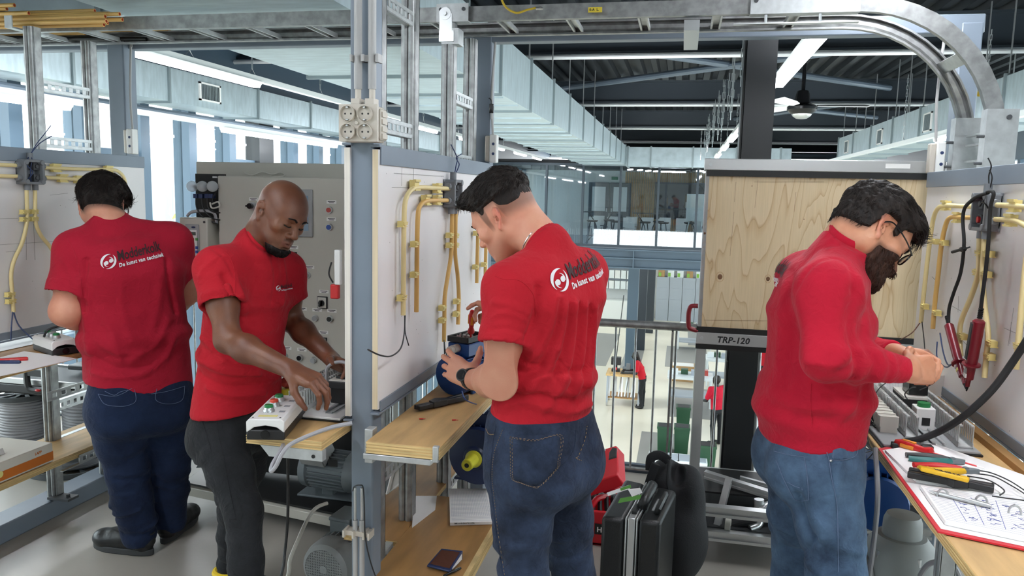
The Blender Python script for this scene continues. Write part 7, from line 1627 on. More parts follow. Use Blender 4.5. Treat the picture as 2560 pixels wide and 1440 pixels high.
def btnbox(label,A_,B_2,w,z,cols=('btn_green','btn_red','btn_green'),stick=True):
    """push button station: black tub with white arched lid, three buttons along A->B"""
    A_,B_2=V(A_),V(B_2); A_.z=B_2.z=z; d=(B_2-A_); L=d.length; a=d/L; s=V(a.y,-a.x,0); t=thing('push_button_station',label,'button box',(A_+B_2)/2)
    h=.052; Rm=basis(a,s,V(0,0,1)); c=(A_+B_2)/2
    m=MB(); m.box(c+V(0,0,.016),(L,w,.032),Rm); b=m.build('tub',M('contactor'),t,bev=.004)
    prof=[(-w/2,.024),(-w*.46,.026),(-w*.30,.040),(0,.046),(w*.30,.040),(w*.46,.026),(w/2,.024),(w/2,.058),(w*.42,.066),(-w*.42,.066),(-w/2,.058)]
    m=MB(); m.prism([A_+s*x-a*.001+V(0,0,z_) for x,z_ in prof],a*(L+.002)); m.build('lid',M('white_plate'),t,bev=.003)
    m=MB(); m.cyl(A_-a*.001+V(0,0,.018),A_-a*.004+V(0,0,.018),.014,n=14); m.build('cable_entry',M('black_gloss'),t)
    for i,cn in enumerate(cols):
        p=A_+a*L*(.30+.22*i)-s*w*.10+V(0,0,.066); m=MB(); m.lathe([(.0175,0),(.0175,.005),(.0155,.009),(.0145,.014),(.001,.014)],p,n=20); r_=m.build('push_button',M('zinc'),t); m=MB(); m.lathe([(.0135,.012),(.0135,.020),(.011,.023),(.001,.0235)],p,n=18); m.build('button_cap',M(cn),r_)
        if stick:
            q=A_+a*L*(.30+.22*i)+s*w*.26+V(0,0,.0665); m=MB(); m.box(q,(.016,.018,.001),Rm); sk=m.build('sticker',M('panel_grey'),t,smooth=0)
            m=MB(); put_text(m,'0%d'%(i+1),.009,q-s*.006-a*.004+V(0,0,.0008),s,a); m.build('lettering',M('navy_plastic'),sk,smooth=0)
    if stick:
        m=MB(); m.box(A_+a*L*.12+V(0,0,.0668),(.016,w*.5,.0008),Rm); m.build('sticker',M('yellow_label'),t,smooth=0)
    m=MB()
    for e in(.06,.94):
        for k in(-.36,.36): q=A_+a*L*e+s*w*k+V(0,0,.0655); m.cyl(q,q+V(0,0,.0015),.003,n=8)
    m.build('screw',M('charcoal'),t); return t
btnbox('white button station with green, red and green buttons by the bald man',(-1.205,2.055,0),(-1.275,2.325,0),.115,.885)
m=MB(); p=[at(a,b,y=yy) for a,b,yy in((880,1058,2.08),(830,1068,2.05),(770,1090,2.02),(725,1112,2.0),(705,1135,1.98),(690,1165,1.97),(678,1178,1.97),(682,1160,1.98),(700,1130,2.02),(708,1112,2.1))]; m.tube(p,.0065,n=8); tag(m.build('cable_loop',M('cable_grey')),'grey flexible cable looping off the bench edge by the button station','cable')
m=MB(); m.tube([at(718,1108,y=2.15),at(720,1200,y=2.2),at(719,1300,y=2.25),at(712,1380,y=2.25),at(700,1450,y=2.2),(-1.33,2.15,.01)],.005,n=8); tag(m.build('hanging_cable',M('wire_black')),'black cable hanging straight down from the bench edge to the floor','cable')
m=MB(); m.tube([at(818,1258,y=2.75),at(790,1270,y=2.7),at(768,1300,y=2.65),at(745,1350,y=2.55),at(725,1400,y=2.5),at(716,1450,y=2.45),(-1.45,2.4,.012)],.0075,n=8); tag(m.build('motor_cable',M('beige_plastic')),'pale cable curving from the big grey motor terminal box to the floor','cable')
t=thing('hanging_tester','white tester with red plug hung on the edge of the back board by the post','tester',at(855,700,y=2.45))
a=at(858,625,y=2.42); b=at(856,712,y=2.42); m=MB(); m.box(((a.x-.018),2.42,(a.z+b.z)/2),(.022,.02,(a.z-b.z))); m.build('body',M('white_plate'),t,bev=.003)
a=at(853,715,y=2.42); m=MB(); m.box((a.x-.022,2.42,a.z-.02),(.03,.02,.05)); m.build('plug',M('tool_red'),t,bev=.004); m=MB(); m.tube([(a.x-.03,2.42,a.z+.01),(a.x-.045,2.42,a.z+.04),(a.x-.035,2.42,a.z+.08)],.003,n=6); m.build('cord',M('wire_black'),t)
# keys on the far post
p=at(1222,245,y=3.72); t=thing('key_ring','bunch of keys hanging on the far post behind the middle board','keys',p-V(0,0,.09))
m=MB(); m.tube([p+V(.0,0,0),p+V(.012,0,-.01),p+V(.014,0,-.03)],.003,n=5); m.build('cord',M('wire_black'),t); m=MB(); m.box(p+V(.014,0,-.05),(.022,.008,.045)); m.build('fob',M('black_gloss'),t,bev=.003); m=MB(); m.box(p+V(.014,0,-.085),(.008,.003,.03)); m.build('key',M('zinc'),t,smooth=0)
# ================================================================ right bench: wiring panel, tools, binder
Z9=.902
t=thing('wiring_panel','wiring panel with combs, terminal bar and green topped switch on the right bench','panel',(.78,2.78,Z9))
m=MB(); m.b2((.635,2.47,Z9+.004),(.905,3.12,Z9+.012)); m.build('base_plate',M('panel_grey'),t,bev=.002)
m=MB(); m.b2((.63,2.465,Z9),(.91,3.12,Z9+.004)); m.build('plate_edge',M('black'),t,smooth=0)
comb(t,(.738,2.56,Z9+.012),(.738,3.08,Z9+.012),.07,30,w=.035); comb(t,(.872,2.50,Z9+.012),(.872,3.08,Z9+.012),.07,34,w=.04)
m=MB(); m.b2((.655,2.60,Z9+.012),(.705,3.0,Z9+.03)); 
for i in range(30): m.b2((.652,2.60+i*.0133,Z9+.03),(.708,2.6105+i*.0133,Z9+.062+.003*(i%3==0)))
m.build('terminal_block',M('beige_plastic'),t,smooth=0)
din(t,(.80,2.50,Z9+.012),(.80,3.05,Z9+.012))
m=MB(); m.b2((.765,2.78,Z9+.02),(.84,2.92,Z9+.085)); c_=m.build('contactor',M('contactor'),t,bev=.003); m=MB(); m.b2((.765,2.775,Z9+.085),(.84,2.92,Z9+.093)); m.build('label_plate',M('beige_plastic'),c_,smooth=0)
m=MB(); m.b2((.785,2.80,Z9+.095),(.845,2.88,Z9+.15)); b=m.build('relay',M('black_gloss'),t,bev=.002); m=MB(); m.b2((.787,2.80,Z9+.15),(.813,2.878,Z9+.153)); m.b2((.817,2.80,Z9+.15),(.843,2.878,Z9+.153)); m.build('label_plate',M('yellow_label'),b,smooth=0)
m=MB(); m.b2((.775,2.66,Z9+.012),(.832,2.72,Z9+.085)); b=m.build('switch_body',M('white_plate'),t,bev=.003); m=MB(); m.b2((.792,2.657,Z9+.03),(.816,2.661,Z9+.055)); m.build('opening',M('black'),b,smooth=0); m=MB(); m.cyl((.803,2.69,Z9+.085),(.803,2.69,Z9+.098),.02,n=18); m.build('push_button',M('btn_green'),b)
m=MB()
for i in range(12): 
    x=.64+.005*(i%4); wire(m,[at(2190+rnd.uniform(-8,8),1070+rnd.uniform(-30,20),x=.66),at(2165+rnd.uniform(-6,6),1040+rnd.uniform(-25,30),x=.62),at(2160+rnd.uniform(-8,12),1095+rnd.uniform(-10,20),x=.60),at(2182+rnd.uniform(-4,4),1125,x=.60)],.0017,k=5)
for pts in ([(2185,1125),(2160,1135),(2150,1160),(2165,1170)],[(2185,1130),(2165,1150),(2152,1142)],[(2180,1075),(2170,1020),(2195,975),(2218,955)],[(2270,1000),(2262,985),(2278,970),(2290,968)],[(2300,975),(2330,960),(2335,950),(2318,945)]): wire(m,[at(a,b_,x=.70) for a,b_ in pts],.0018)
m.build('wire',M('wire_black'),t,kind='stuff')
m=MB(); m.tube([at(2188,1120,x=.60),at(2192,1180,x=.60),at(2194,1250,x=.60),at(2186,1340,x=.60),at(2172,1450,x=.60)],.0075,n=8); tag(m.build('supply_cable',M('cable_grey')),'grey supply cable hanging down from the right wiring panel beside the sweatshirt mans leg','cable')
m=MB(); m.tube([at(2580,830,x=.97),at(2535,900,x=.95),at(2480,975,x=.90),at(2410,1040,x=.84),at(2350,1078,x=.80),at(2290,1100,x=.74),at(2230,1108,x=.68)],.0105,n=10); tag(m.build('black_cable',M('rubber')),'thick black cable sweeping from the right board down to the bench','cable')
P=[at(a,b_,y=3.14) for a,b_ in((2168,955),(2368,938),(2362,1015),(2176,1050))]; m=MB(); m.prism([P[3],P[2],P[1],P[0]],(0,.0015,0)); o=tag(m.build('chart_sheet',M('paper'),smooth=0),'squared chart sheet standing behind the right wiring panel','paper')
m=MB()
for i in range(1,22): m.beam(P[0].lerp(P[1],i/28)-V(0,.0006,0),P[3].lerp(P[2],i/28)-V(0,.0006,0),.0006,.0004,(0,1,0))
for i in range(1,9): m.beam(P[0].lerp(P[3],i/9)-V(0,.0006,0),P[1].lerp(P[2],i/9).lerp(P[0].lerp(P[3],i/9),.22)-V(0,.0006,0),.0006,.0004,(0,1,0))
m.build('ruled_line',M('paper_line'),o,smooth=0,kind='stuff')
# ring binder
def zpts(pts,z): return [at(a,b_,z=z) for a,b_ in pts]
t=thing('ring_binder','open red edged ring binder with handwritten sheets at the front of the right bench','binder',at(2400,1250,z=Z9))
cv=zpts([(2196,1124),(2344,1332),(2640,1394),(2640,1236),(2310,1104)],Z9+.001); m=MB(); m.prism(cv,(0,0,.004)); m.build('cover',M('binder_red'),t,smooth=0)
iv=zpts([(2206,1126),(2352,1322),(2640,1383),(2640,1240),(2310,1108)],Z9+.0055); m=MB(); m.prism(iv,(0,0,.0006)); m.build('cover_lining',M('paper'),t,smooth=0)
bk=zpts([(2212,1130),(2290,1206),(2640,1262),(2640,1222),(2330,1112)],Z9+.007); m=MB(); m.prism(bk,(0,0,.007)); pg=m.build('sheet_stack',M('paper'),t,smooth=0)
fr=zpts([(2300,1222),(2362,1312),(2640,1372),(2640,1262)],Z9+.007); m=MB(); m.prism(fr,(0,0,.010)); pg2=m.build('sheet_stack',M('paper'),t,smooth=0)
def L4(q,u,v,dz): return (q[0].lerp(q[3],u)).lerp(q[1].lerp(q[2],u),v)+V(0,0,dz)
m=MB(); z_=.0104
for i in range(1,22): m.beam(L4(fr,.02,i/22,z_),L4(fr,.98,i/22,z_),.0007,.0003)
m.build('ruled_line',M('paper_line'),pg2,smooth=0,kind='stuff')
m=MB()
for u in(.20,.36,.55): m.beam(L4(fr,u,.2,z_),L4(fr,u+.02,.9,z_),.0012,.0004)
r2=random.Random(4)
for i in range(46):
    u=r2.choice((.26,.28,.44,.47,.50,.62,.66,.7)); v=r2.uniform(.25,.85); a=L4(fr,u+r2.uniform(-.02,.02),v,z_); m.tube([a,a+V(r2.uniform(-.004,.004),r2.uniform(-.008,.008),0),a+V(.006,r2.uniform(-.006,.006),0),a+V(.010,0,0)],.0006,n=4,k=3)
m.build('handwriting',M('ink_blue'),pg2,smooth=0,kind='stuff')
for px,py in((2356,1248),(2452,1264),(2536,1290)):
    p=at(px,py,z=Z9+.012); m=MB(); m.tube([p+V(-.012,.004,0),p+V(-.010,.003,.018),p+V(0,0,.026),p+V(.010,-.003,.018),p+V(.012,-.004,0)],.0026,n=8); m.build('ring',M('zinc'),t)
pen('silver and black ballpoint pen lying across the open ring binder',at(2327,1228,z=Z9+.024),at(2478,1266,z=Z9+.024),.0058,'alu')
m=MB(); 
sd=screwdriver('red and yellow insulated screwdriver lying furthest back on the right bench by the panel',at(2462,1172,z=Z9+.014),at(2236,1104,z=Z9+.022),r=.016,hl=.45)
screwdriver('small orange and red screwdriver half hidden under the black stripper on the binder',at(2395,1205,z=Z9+.018),at(2300,1172,z=Z9+.03),r=.013,hl=.7)
def plier(label,tipp,end,mt,mt2,z=.012,wd=.02,lab_=None,jaw=.25):
    p0,p1=at(*tipp,z=Z9+z),at(*end,z=Z9+z); d=p1-p0; L=d.length; a=d/L; s=V(-a.y,a.x,0); t=thing('pliers',label,'pliers',(p0+p1)/2)
    m=MB(); m.prism([p0-s*.003,p0+a*L*jaw*.6-s*wd*.6,p0+a*L*jaw-s*wd*.7,p0+a*L*(jaw+.06),p0+a*L*jaw+s*wd*.7,p0+a*L*jaw*.6+s*wd*.6,p0+s*.003],(0,0,.012)); m.cyl(p0+a*L*jaw*.85,p0+a*L*jaw*.85+V(0,0,.015),.008,n=14); m.build('jaw',M('motor_dark'),t,bev=.001)
    for k,mm in((1,mt),(-1,mt2)):
        m=MB(); m.tube([p0+a*L*jaw+s*k*wd*.35+V(0,0,.006),p0+a*L*(jaw+.2)+s*k*wd*.8+V(0,0,.006),p0+a*L*(jaw+.45)+s*k*wd*1.0+V(0,0,.006),p1+s*k*wd*.75+V(0,0,.006)],lambda q:.0075+.003*math.sin(min(1,q*1.1)*3.1),n=8,flat=1.2); h=m.build('handle',M(mm),t,smooth=60)
    if lab_:
        m=MB(); q=p1+s*wd*1.0-a*L*.14; vs,fs=text_mesh(lab_,.013,bold=.0006); m.add([q+(-a)*(x.x)+(-s)*(x.y-.004)+V(0,0,.0195) for x in vs],fs); m.build('lettering',M('black'),t,smooth=0)
    return t
plier('pliers with one red and one yellow handle lying on the open binder',(2448,1184),(2288,1172),'tool_yellow','tool_red',z=.03,lab_=None)
q0,q1=at(2396,1188,z=Z9+.058),at(2330,1172,z=Z9+.058); a_=(q0-q1).normalized(); m=MB(); m.prism([q1-a_*.03+V(0,-.012,-.012),q0+a_*.02+V(0,-.012,-.012),q0+a_*.03+V(0,.012,-.012),q1-a_*.03+V(0,.014,-.012)],(0,0,.012)); o=m.build('handle_grip',M('tool_yellow'),bev=.004)
tag(o,'thick yellow plier grip printed with black lettering on the binder','grip'); m=MB(); put_text(m,'KNIPEX',.018,q0+V(.004,.006,.0006),-a_,V(0,-1,0),bold=.0006); m.build('lettering',M('black'),o,smooth=0)
plier('side cutter with teal and black handles between the screwdriver and the red pliers',(2412,1160),(2268,1146),'teal','contactor',z=.016)
stripper('large black wire stripper lying across the right binder sheets',at(2484,1232,z=Z9+.018),at(2270,1190,z=Z9+.018),.03,open_=.10)
stripper('black cable stripper under the red and yellow screwdriver on the right bench',at(2330,1130,z=Z9+.002),at(2228,1122,z=Z9+.002),.022,open_=.05)
for i in range(6):
    p=at(2395+i*14,1172+(i%3)*7-i*2,z=Z9+.004); m=MB(); m.cyl(p,p+V(.014,.004*(i%2*2-1),0),.0024,n=6); m.cyl(p+V(.014,.004*(i%2*2-1),0),p+V(.024,.006*(i%2*2-1),0),.001,n=5); tag(m.build('wire_ferrule',M('tool_red')),'tiny red wire ferrule near the tips of the tools on the right bench','ferrule','red ferrules on the right bench')
m=MB()
for pts in ([(2418,1190),(2470,1200),(2510,1225),(2500,1238)],[(2415,1182),(2480,1190),(2530,1215),(2570,1240)],[(2350,1190),(2380,1205),(2420,1212),(2450,1205)],[(2480,1240),(2520,1246),(2570,1252)],[(2420,1175),(2470,1180),(2520,1200),(2560,1225)]): wire(m,[at(a,b_,z=Z9+.03) for a,b_ in pts],.0018)
tag(m.build('loose_wires',M('wire_black')),'loose black wire ends fanned out beyond the pliers on the right bench','wire',kind='stuff')
# voltage tester on the right board
t=thing('voltage_tester','two pole wine red voltage tester hanging by black leads on the right board','tester',at(2415,970,x=.94))
def probe(top,tip,r,screen):
    a,b_=at(*top,x=.945),at(*tip,x=.945); d=(b_-a); L=d.length; d=d/L; hnt=V(-1,0,0)
    m=MB(); m.lathe([(r*.7,0),(r,L*.02),(r*.97,L*.5),(r*.92,L*.60),(r*1.5,L*.605),(r*1.5,L*.625),(r*.85,L*.63),(r*.75,L*.82),(r*.42,L*.83),(r*.36,L*.93)],a,d,n=18); h=m.build('probe_handle',M('wine_red'),t)
    m=MB(); m.cyl(a+d*L*.9,b_,r*.34,r*.10,n=10); m.build('probe_tip',M('rubber'),h)
    m=MB()
    for i in range(6): m.cyl(a-d*(.006+i*.006),a-d*(.009+i*.006),r*.42,n=10)
    m.build('strain_relief',M('rubber'),h)
    u=(hnt-d*hnt.dot(d)).normalized(); s=d.cross(u)
    if screen:
        m=MB(); m.box(a+d*L*.30+u*r*.62+s*r*.25,(r*.9,r*1.1,L*.5),basis(u,s,d)); m.build('dark_panel',M('charcoal'),h,bev=.002)
        m=MB(); m.box(a+d*L*.70+u*r*.55,(r*.75,r*.9,L*.07),basis(u,s,d)); m.build('display',M('panel_grey'),h,bev=.001); m=MB(); m.box(a+d*L*.77+u*r*.5,(r*.7,r*1.0,L*.06),basis(u,s,d)); m.build('sticker',M('paper'),h,bev=.001)
    else:
        m=MB(); m.box(a+d*L*.72+u*r*.5,(r*.7,r*.9,L*.04),basis(u,s,d)); m.build('sticker',M('yellow_label'),h,bev=.001)
    m=MB(); m.ell(a+d*L*.66+u*r*.8+s*r*.3,(r*.25,r*.5,r*.5)); m.build('round_sticker',M('paper'),h)
probe((2372,812),(2414,972),.0155,False); probe((2448,800),(2416,978),.0185,True)
m=MB(); m.tube([at(a,b_,x=.945) for a,b_ in((2371,808),(2373,770),(2385,730),(2402,680),(2410,610),(2407,550),(2412,520),(2428,502),(2445,490),(2470,482))],.006,n=8); m.tube([at(a,b_,x=.945) for a,b_ in((2449,796),(2456,740),(2466,660),(2472,590),(2476,520),(2484,486),(2478,478),(2468,480))],.006,n=8); m.build('lead',M('rubber'),t,smooth=60)
a=at(2381,630,x=.938); b_=at(2424,618,x=.938); m=MB(); m.cyl(a,a.lerp(b_,.5),.0055,n=8); m.cyl(a.lerp(b_,.5),b_,.003,n=8); m.cyl(a.lerp(b_,.55),a.lerp(b_,.7),.009,n=10); m.build('lead_clip',M('rubber'),t)
# under the right bench
vc=at(2255,1330,y=2.62); t=thing('valve_actuator','grey cast valve actuator with domed head under the right bench','actuator',(vc.x,2.62,0))
m=MB(); m.lathe([(.10,0),(.11,.02),(.105,.12),(.09,.16),(.085,.24),(.095,.26),(.11,.27),(.108,.38),(.10,.42),(.075,.45),(.06,.452),(.058,.50),(.05,.52),(.001,.525)],(vc.x,2.62,.12),n=28); m.build('housing',M('valve_grey'),t)
m=MB(); m.cyl((vc.x,2.60,.22),(vc.x,2.45,.22),.085,n=24); 
for i in range(6): m.cyl((vc.x,2.56-i*.018,.22),(vc.x,2.552-i*.018,.22),.098,n=24)
m.build('ribbed_drive',M('valve_grey'),t); m=MB(); m.cyl((vc.x-.1,2.62,.43),(vc.x-.19,2.6,.42),.075,n=20); m.cyl((vc.x-.19,2.6,.42),(vc.x-.2,2.6,.42),.06,n=20); m.build('side_cover',M('valve_grey'),t,bev=.008)
m=MB()
for k in range(5): an=k*1.256; m.cyl((vc.x+.098*math.cos(an),2.62+.098*math.sin(an),.50),(vc.x+.098*math.cos(an),2.62+.098*math.sin(an),.535),.008,n=8)
m.build('bolt',M('zinc'),t)
m=MB(); m.b2((vc.x-.12,2.5,0),(vc.x+.12,2.74,.12)); m.build('foot',M('motor_dark'),t,bev=.006)
m=MB(); m.tube([at(2300,1440,y=2.42),at(2320,1412,y=2.40),at(2350,1405,y=2.38),at(2385,1418,y=2.36),at(2400,1450,y=2.36)],.008,n=8); tag(m.build('pale_cable',M('cable_grey')),'pale cable arching over the ribbed drive under the right bench','cable')
motor('electric_motor','blue finned motor standing under the right bench beside the hanging wires',at(2195,1238,y=2.95),(.2,1,0),.10,.24,'motor_blue',box='motor_blue',boxsize=(.5,.8,.4))
m=MB(); p=at(2240,1185,y=2.98); m.box(p,(.20,.10,.03)); m.box(p-V(0,0,.035),(.19,.11,.035)); m.box(p+V(-.02,0,.025),(.06,.05,.02)); m.box(p-V(0,-.05,.30),(.02,.02,.5)); tag(m.build('black_drive_unit',M('case_black'),bev=.003),'black and pale drive unit on a stand behind the blue motor, right bench','drive')
# ================================================================ luggage by the railing
T=[at(a,b_,z=.47) for a,b_ in((1503,1292),(1652,1306),(1692,1226),(1562,1196))]; g_=lambda u,v,z: (T[0].lerp(T[1],u)).lerp(T[3].lerp(T[2],u),v)*1.0+V(0,0,z-.47)
t=thing('equipment_case','black wheeled equipment case with bright aluminium centre frame and airline tags','case',g_(.5,.5,0))
def slab(u0,u1,v0,v1,z0,z1): return [g_(u0,v0,z0),g_(u1,v0,z0),g_(u1,v1,z0),g_(u0,v1,z0)],[g_(u0,v0,z1),g_(u1,v0,z1),g_(u1,v1,z1),g_(u0,v1,z1)]
for u0,u1 in((0,.40),(.62,1.0)):
    m=MB(); m.hexa(*slab(u0,u1,0,1,.03,.47)); m.build('shell',M('case_black'),t,bev=.016,seg=3)
m=MB(); m.hexa(*slab(.39,.63,.01,.99,.035,.465)); m.build('frame_core',M('black'),t,smooth=0)
for u0,u1 in((.41,.435),(.455,.575),(.595,.615)):
    m=MB(); m.hexa(*slab(u0,u1,-.008,1.008,.026,.476)); m.build('frame_strip',M('alu'),t,bev=.003)
m=MB(); m.hexa(*slab(.47,.555,.10,.32,.474,.486)); m.hexa(*slab(.48,.545,.74,.95,.474,.488)); lt=m.build('latch',M('case_black'),t,bev=.002)
m=MB(); m.tube([g_(.60,.25,.48),g_(.64,.27,.515),g_(.66,.5,.522),g_(.64,.72,.515),g_(.60,.74,.48)],.012,n=8,flat=1.6); m.build('handle',M('case_black'),t,smooth=60)
m=MB(); m.tube([g_(.86,.22,.472),g_(.90,.24,.50),g_(.90,.6,.50),g_(.86,.62,.472)],.012,n=6,k=3); m.build('handle',M('case_black'),t); m=MB(); m.hexa(*slab(.76,.84,.28,.62,.470,.473)); m.build('handle_recess',M('panel_grey'),t,smooth=0)
m=MB()
for u in(.08,.92): m.cyl(g_(u,.05,.03),g_(u+.1,.05,.03),.032,n=14)
m.build('wheel',M('rubber'),t)
def strip(px,mt,name,par,y=2.72):
    Q=[at(a,b_,y=y) for a,b_ in px]; m=MB(); m.prism(Q,(0,.002,0)); return m.build(name,M(mt),par,smooth=0)
tg=strip([(1520,1240),(1575,1222),(1572,1213),(1517,1232)],'paper','airline_tag',t); strip([(1552,1227),(1578,1219),(1576,1212),(1550,1221)],'tag_green','green_band',tg,2.718)
tg=strip([(1545,1258),(1600,1248),(1604,1237),(1550,1246)],'tag_green','airline_tag',t,2.715); strip([(1570,1224),(1600,1220),(1606,1232),(1580,1242)],'paper','airline_tag',t,2.712)
# backpack
c=at(1690,1250,y=3.27); S=SDF((c.x-.22,3.05,0),(c.x+.22,3.5,.62),.008); b0=(c.x,3.27,.10)
S.ell((c.x-.01,3.27,.26),(.13,.12,.26),None,.04); S.ell((c.x+.03,3.22,.20),(.11,.11,.19),None,.05); S.ell((c.x-.06,3.25,.42),(.07,.10,.10),None,.05); S.ell((c.x+.055,3.25,.40),(.06,.09,.11),None,.04); S.cut((0,0,.012),(0,0,-1)); S.ell((c.x+.0,3.22,.50),(.035,.09,.06),None,.02,'s')
t=thing('backpack','limp black backpack slumped behind the black case at the railing','backpack',(c.x,3.27,0)); P,F,TQ=S.mesh(); F,TQ=orient(P,F,TQ); N=vnormals(P,TQ); P=P+N*(smooth_noise(P,5,22,7)*.006)[:,None]; to_object('bag_body',P,F,M('fabric_black'),t)
m=MB(); m.tube([at(1625,1175,y=3.2),at(1628,1145,y=3.2),at(1650,1138,y=3.2),at(1672,1152,y=3.2)],.011,n=6,flat=2); m.tube([at(1640,1160,y=3.16),at(1622,1210,y=3.16),at(1618,1250,y=3.16)],.010,n=6,flat=2); m.tube([at(1672,1150,y=3.14),at(1668,1200,y=3.13),at(1672,1230,y=3.13)],.006,n=6); m.build('strap',M('fabric_black'),t)
# red tool box with open lid
hb=at(1500,1290,y=3.62); t=thing('tool_box','open red power tool box with tilted lid printed in white letters, behind the case','tool box',(hb.x,3.62,0))
m=MB(); x0,x1=hb.x-.17,hb.x+.13
for q in((x0,3.48,.0,x1,3.50,.17),(x0,3.80,0,x1,3.82,.17),(x0,3.48,0,x0+.02,3.82,.17),(x1-.02,3.48,0,x1,3.82,.17),(x0,3.48,0,x1,3.82,.02)): m.b2(q[:3],q[3:])
m.build('tub',M('case_red'),t,bev=.006); m=MB(); m.b2((x0+.16,3.474,.06),(x1-.03,3.48,.11)); lb=m.build('name_plate',M('black'),t,smooth=0); m=MB(); put_text(m,'HILTI',.035,(x0+.17,3.473,.072),(1,0,0),(0,0,1),bold=.001); m.build('lettering',M('paper'),lb,smooth=0)
m=MB()
for i in range(7): m.tube([(x0+.04+i*.035,3.52,.12),(x0+.05+i*.03,3.6,.20),(x0+.06+i*.033,3.7,.15)],.012,n=6)
m.build('power_tool',M('case_black'),t,kind='stuff'); m=MB(); m.tube([(x0+.12,3.52,.14),(x0+.16,3.56,.20),(x0+.22,3.62,.19)],.015,n=8); m.build('tool_grip',M('case_red'),t)
Lq=[at(1432,1236,y=3.52),at(1556,1196,y=3.52),at(1552,1113,y=3.72),at(1470,1137,y=3.72)]; nn=(Lq[1]-Lq[0]).cross(Lq[3]-Lq[0]).normalized()
m=MB(); e=lambda u,v,w: Lq[0].lerp(Lq[1],u).lerp(Lq[3].lerp(Lq[2],u),v)+nn*w
m.hexa([e(0,0,-.05),e(.97,0,-.05),e(1,.12,-.05),e(1,.9,-.05),e(.93,1,-.05),e(0,1,-.05)],[e(.0,.06,.02),e(.93,.06,.02),e(.95,.16,.02),e(.95,.86,.02),e(.90,.94,.02),e(0,.94,.02)]); ld=m.build('lid',M('case_red'),t,bev=.006)
m=MB(); m.hexa([e(.72,.56,.021),e(.92,.56,.021),e(.93,.84,.021),e(.80,.9,.021),e(.72,.78,.021)],[e(.74,.6,.024),e(.90,.6,.024),e(.91,.82,.024),e(.80,.86,.024),e(.74,.76,.024)]); m.build('handle_recess',M('charcoal'),ld,smooth=0)
ud=(e(.3,0,0)-e(.3,1,0)); m=MB(); put_text(m,'HILTI',.082,e(.28,.93,.0215),ud,(e(1,.5,0)-e(0,.5,0)),bold=.004); m.build('lettering',M('paper'),ld,smooth=0)
# things on the trainer trolley
zt_=.275; t=thing('folding_bracket','folded aluminium bracket frame lying on the trolley deck under the plywood board','bracket',at(1850,1230,z=zt_))
m=MB(); profile(m,at(1762,1185,y=3.72),at(1955,1246,y=3.60),.035); m.build('bar',M('alu'),t,smooth=0); m=MB(); profile(m,at(1822,1200,y=3.64),at(1790,1325,y=3.50),.030); m.build('leg',M('alu'),t,smooth=0); m=MB(); profile(m,at(1850,1195,y=3.75),at(1960,1225,y=3.72),.02); m.build('bar',M('alu'),t,smooth=0)
m=MB(); S=SDF((.55,3.6,.26),(1.0,3.95,.5),.008); S.ell(at(1905,1210,y=3.8),(.16,.07,.06),None,.02); P,F,TQ=S.mesh(); F,TQ=orient(P,F,TQ); t=thing('tool_bag','black cloth bag on the trolley deck behind the folded bracket','bag',at(1905,1225,y=3.8)); to_object('bag_body',P,F,M('fabric_black'),t)
t=thing('pipe_fittings','chrome elbow pipes and black hose with white cap on the lower trolley tray','fittings',at(1890,1310,y=3.52))
m=MB(); m.tube([at(1962,1262,y=3.6),at(1920,1262,y=3.56),at(1900,1280,y=3.54),at(1898,1310,y=3.52),at(1875,1322,y=3.50)],.017,n=10); m.cyl(at(1898,1248,y=3.56),at(1898,1285,y=3.56),.022,n=12); m.build('elbow_pipe',M('zinc'),t,smooth=60)
m=MB(); m.tube([at(1832,1314,y=3.52),at(1880,1302,y=3.52),at(1925,1300,y=3.55),at(1970,1296,y=3.58)],.013,n=8); m.build('hose',M('rubber'),t); p=at(1820,1313,y=3.5); m=MB(); m.pipe(p-V(.012,0,0),p+V(.012,-.004,0),.030,.016,n=18); m.build('cap',M('beige_plastic'),t)
# ================================================================ left bench and floor
btnbox('white and black button station standing on the left bench beside the papers',(-2.585,2.79,0),(-2.775,2.885,0),.11,.906,('btn_green','panel_grey','btn_green'),False)
paper('white sheets spread on the front of the left bench under the two pens',[(-40,905),(60,879),(192,897),(70,926),(-40,950)],.908,th=.002)
paper('white sheet at the back of the left bench below the board',[(-40,862),(105,838),(150,846),(-40,888)],.907)
pen('red marker lying on the papers of the left bench',at(-10,902,z=.914),at(70,897,z=.916),.009,'tool_red'); pen('blue marker lying on the papers of the left bench',at(-30,906,z=.914),at(51,906,z=.914),.009,'navy_plastic')
t=thing('duct_block','grey slotted duct block on the left bench against the left mans shirt','duct block',(-2.62,2.98,.9)); comb(t,(-2.70,2.99,.903),(-2.50,3.04,.903),.085,12,w=.05,mt='panel_grey',tw=.004)
m=MB(); wire(m,[at(110,842,x=-2.7),at(120,825,x=-2.7),at(150,815,x=-2.65),at(165,818,x=-2.6)],.005); tag(m.build('short_cable',M('wire_black')),'short black cable behind the button station on the left bench','cable')
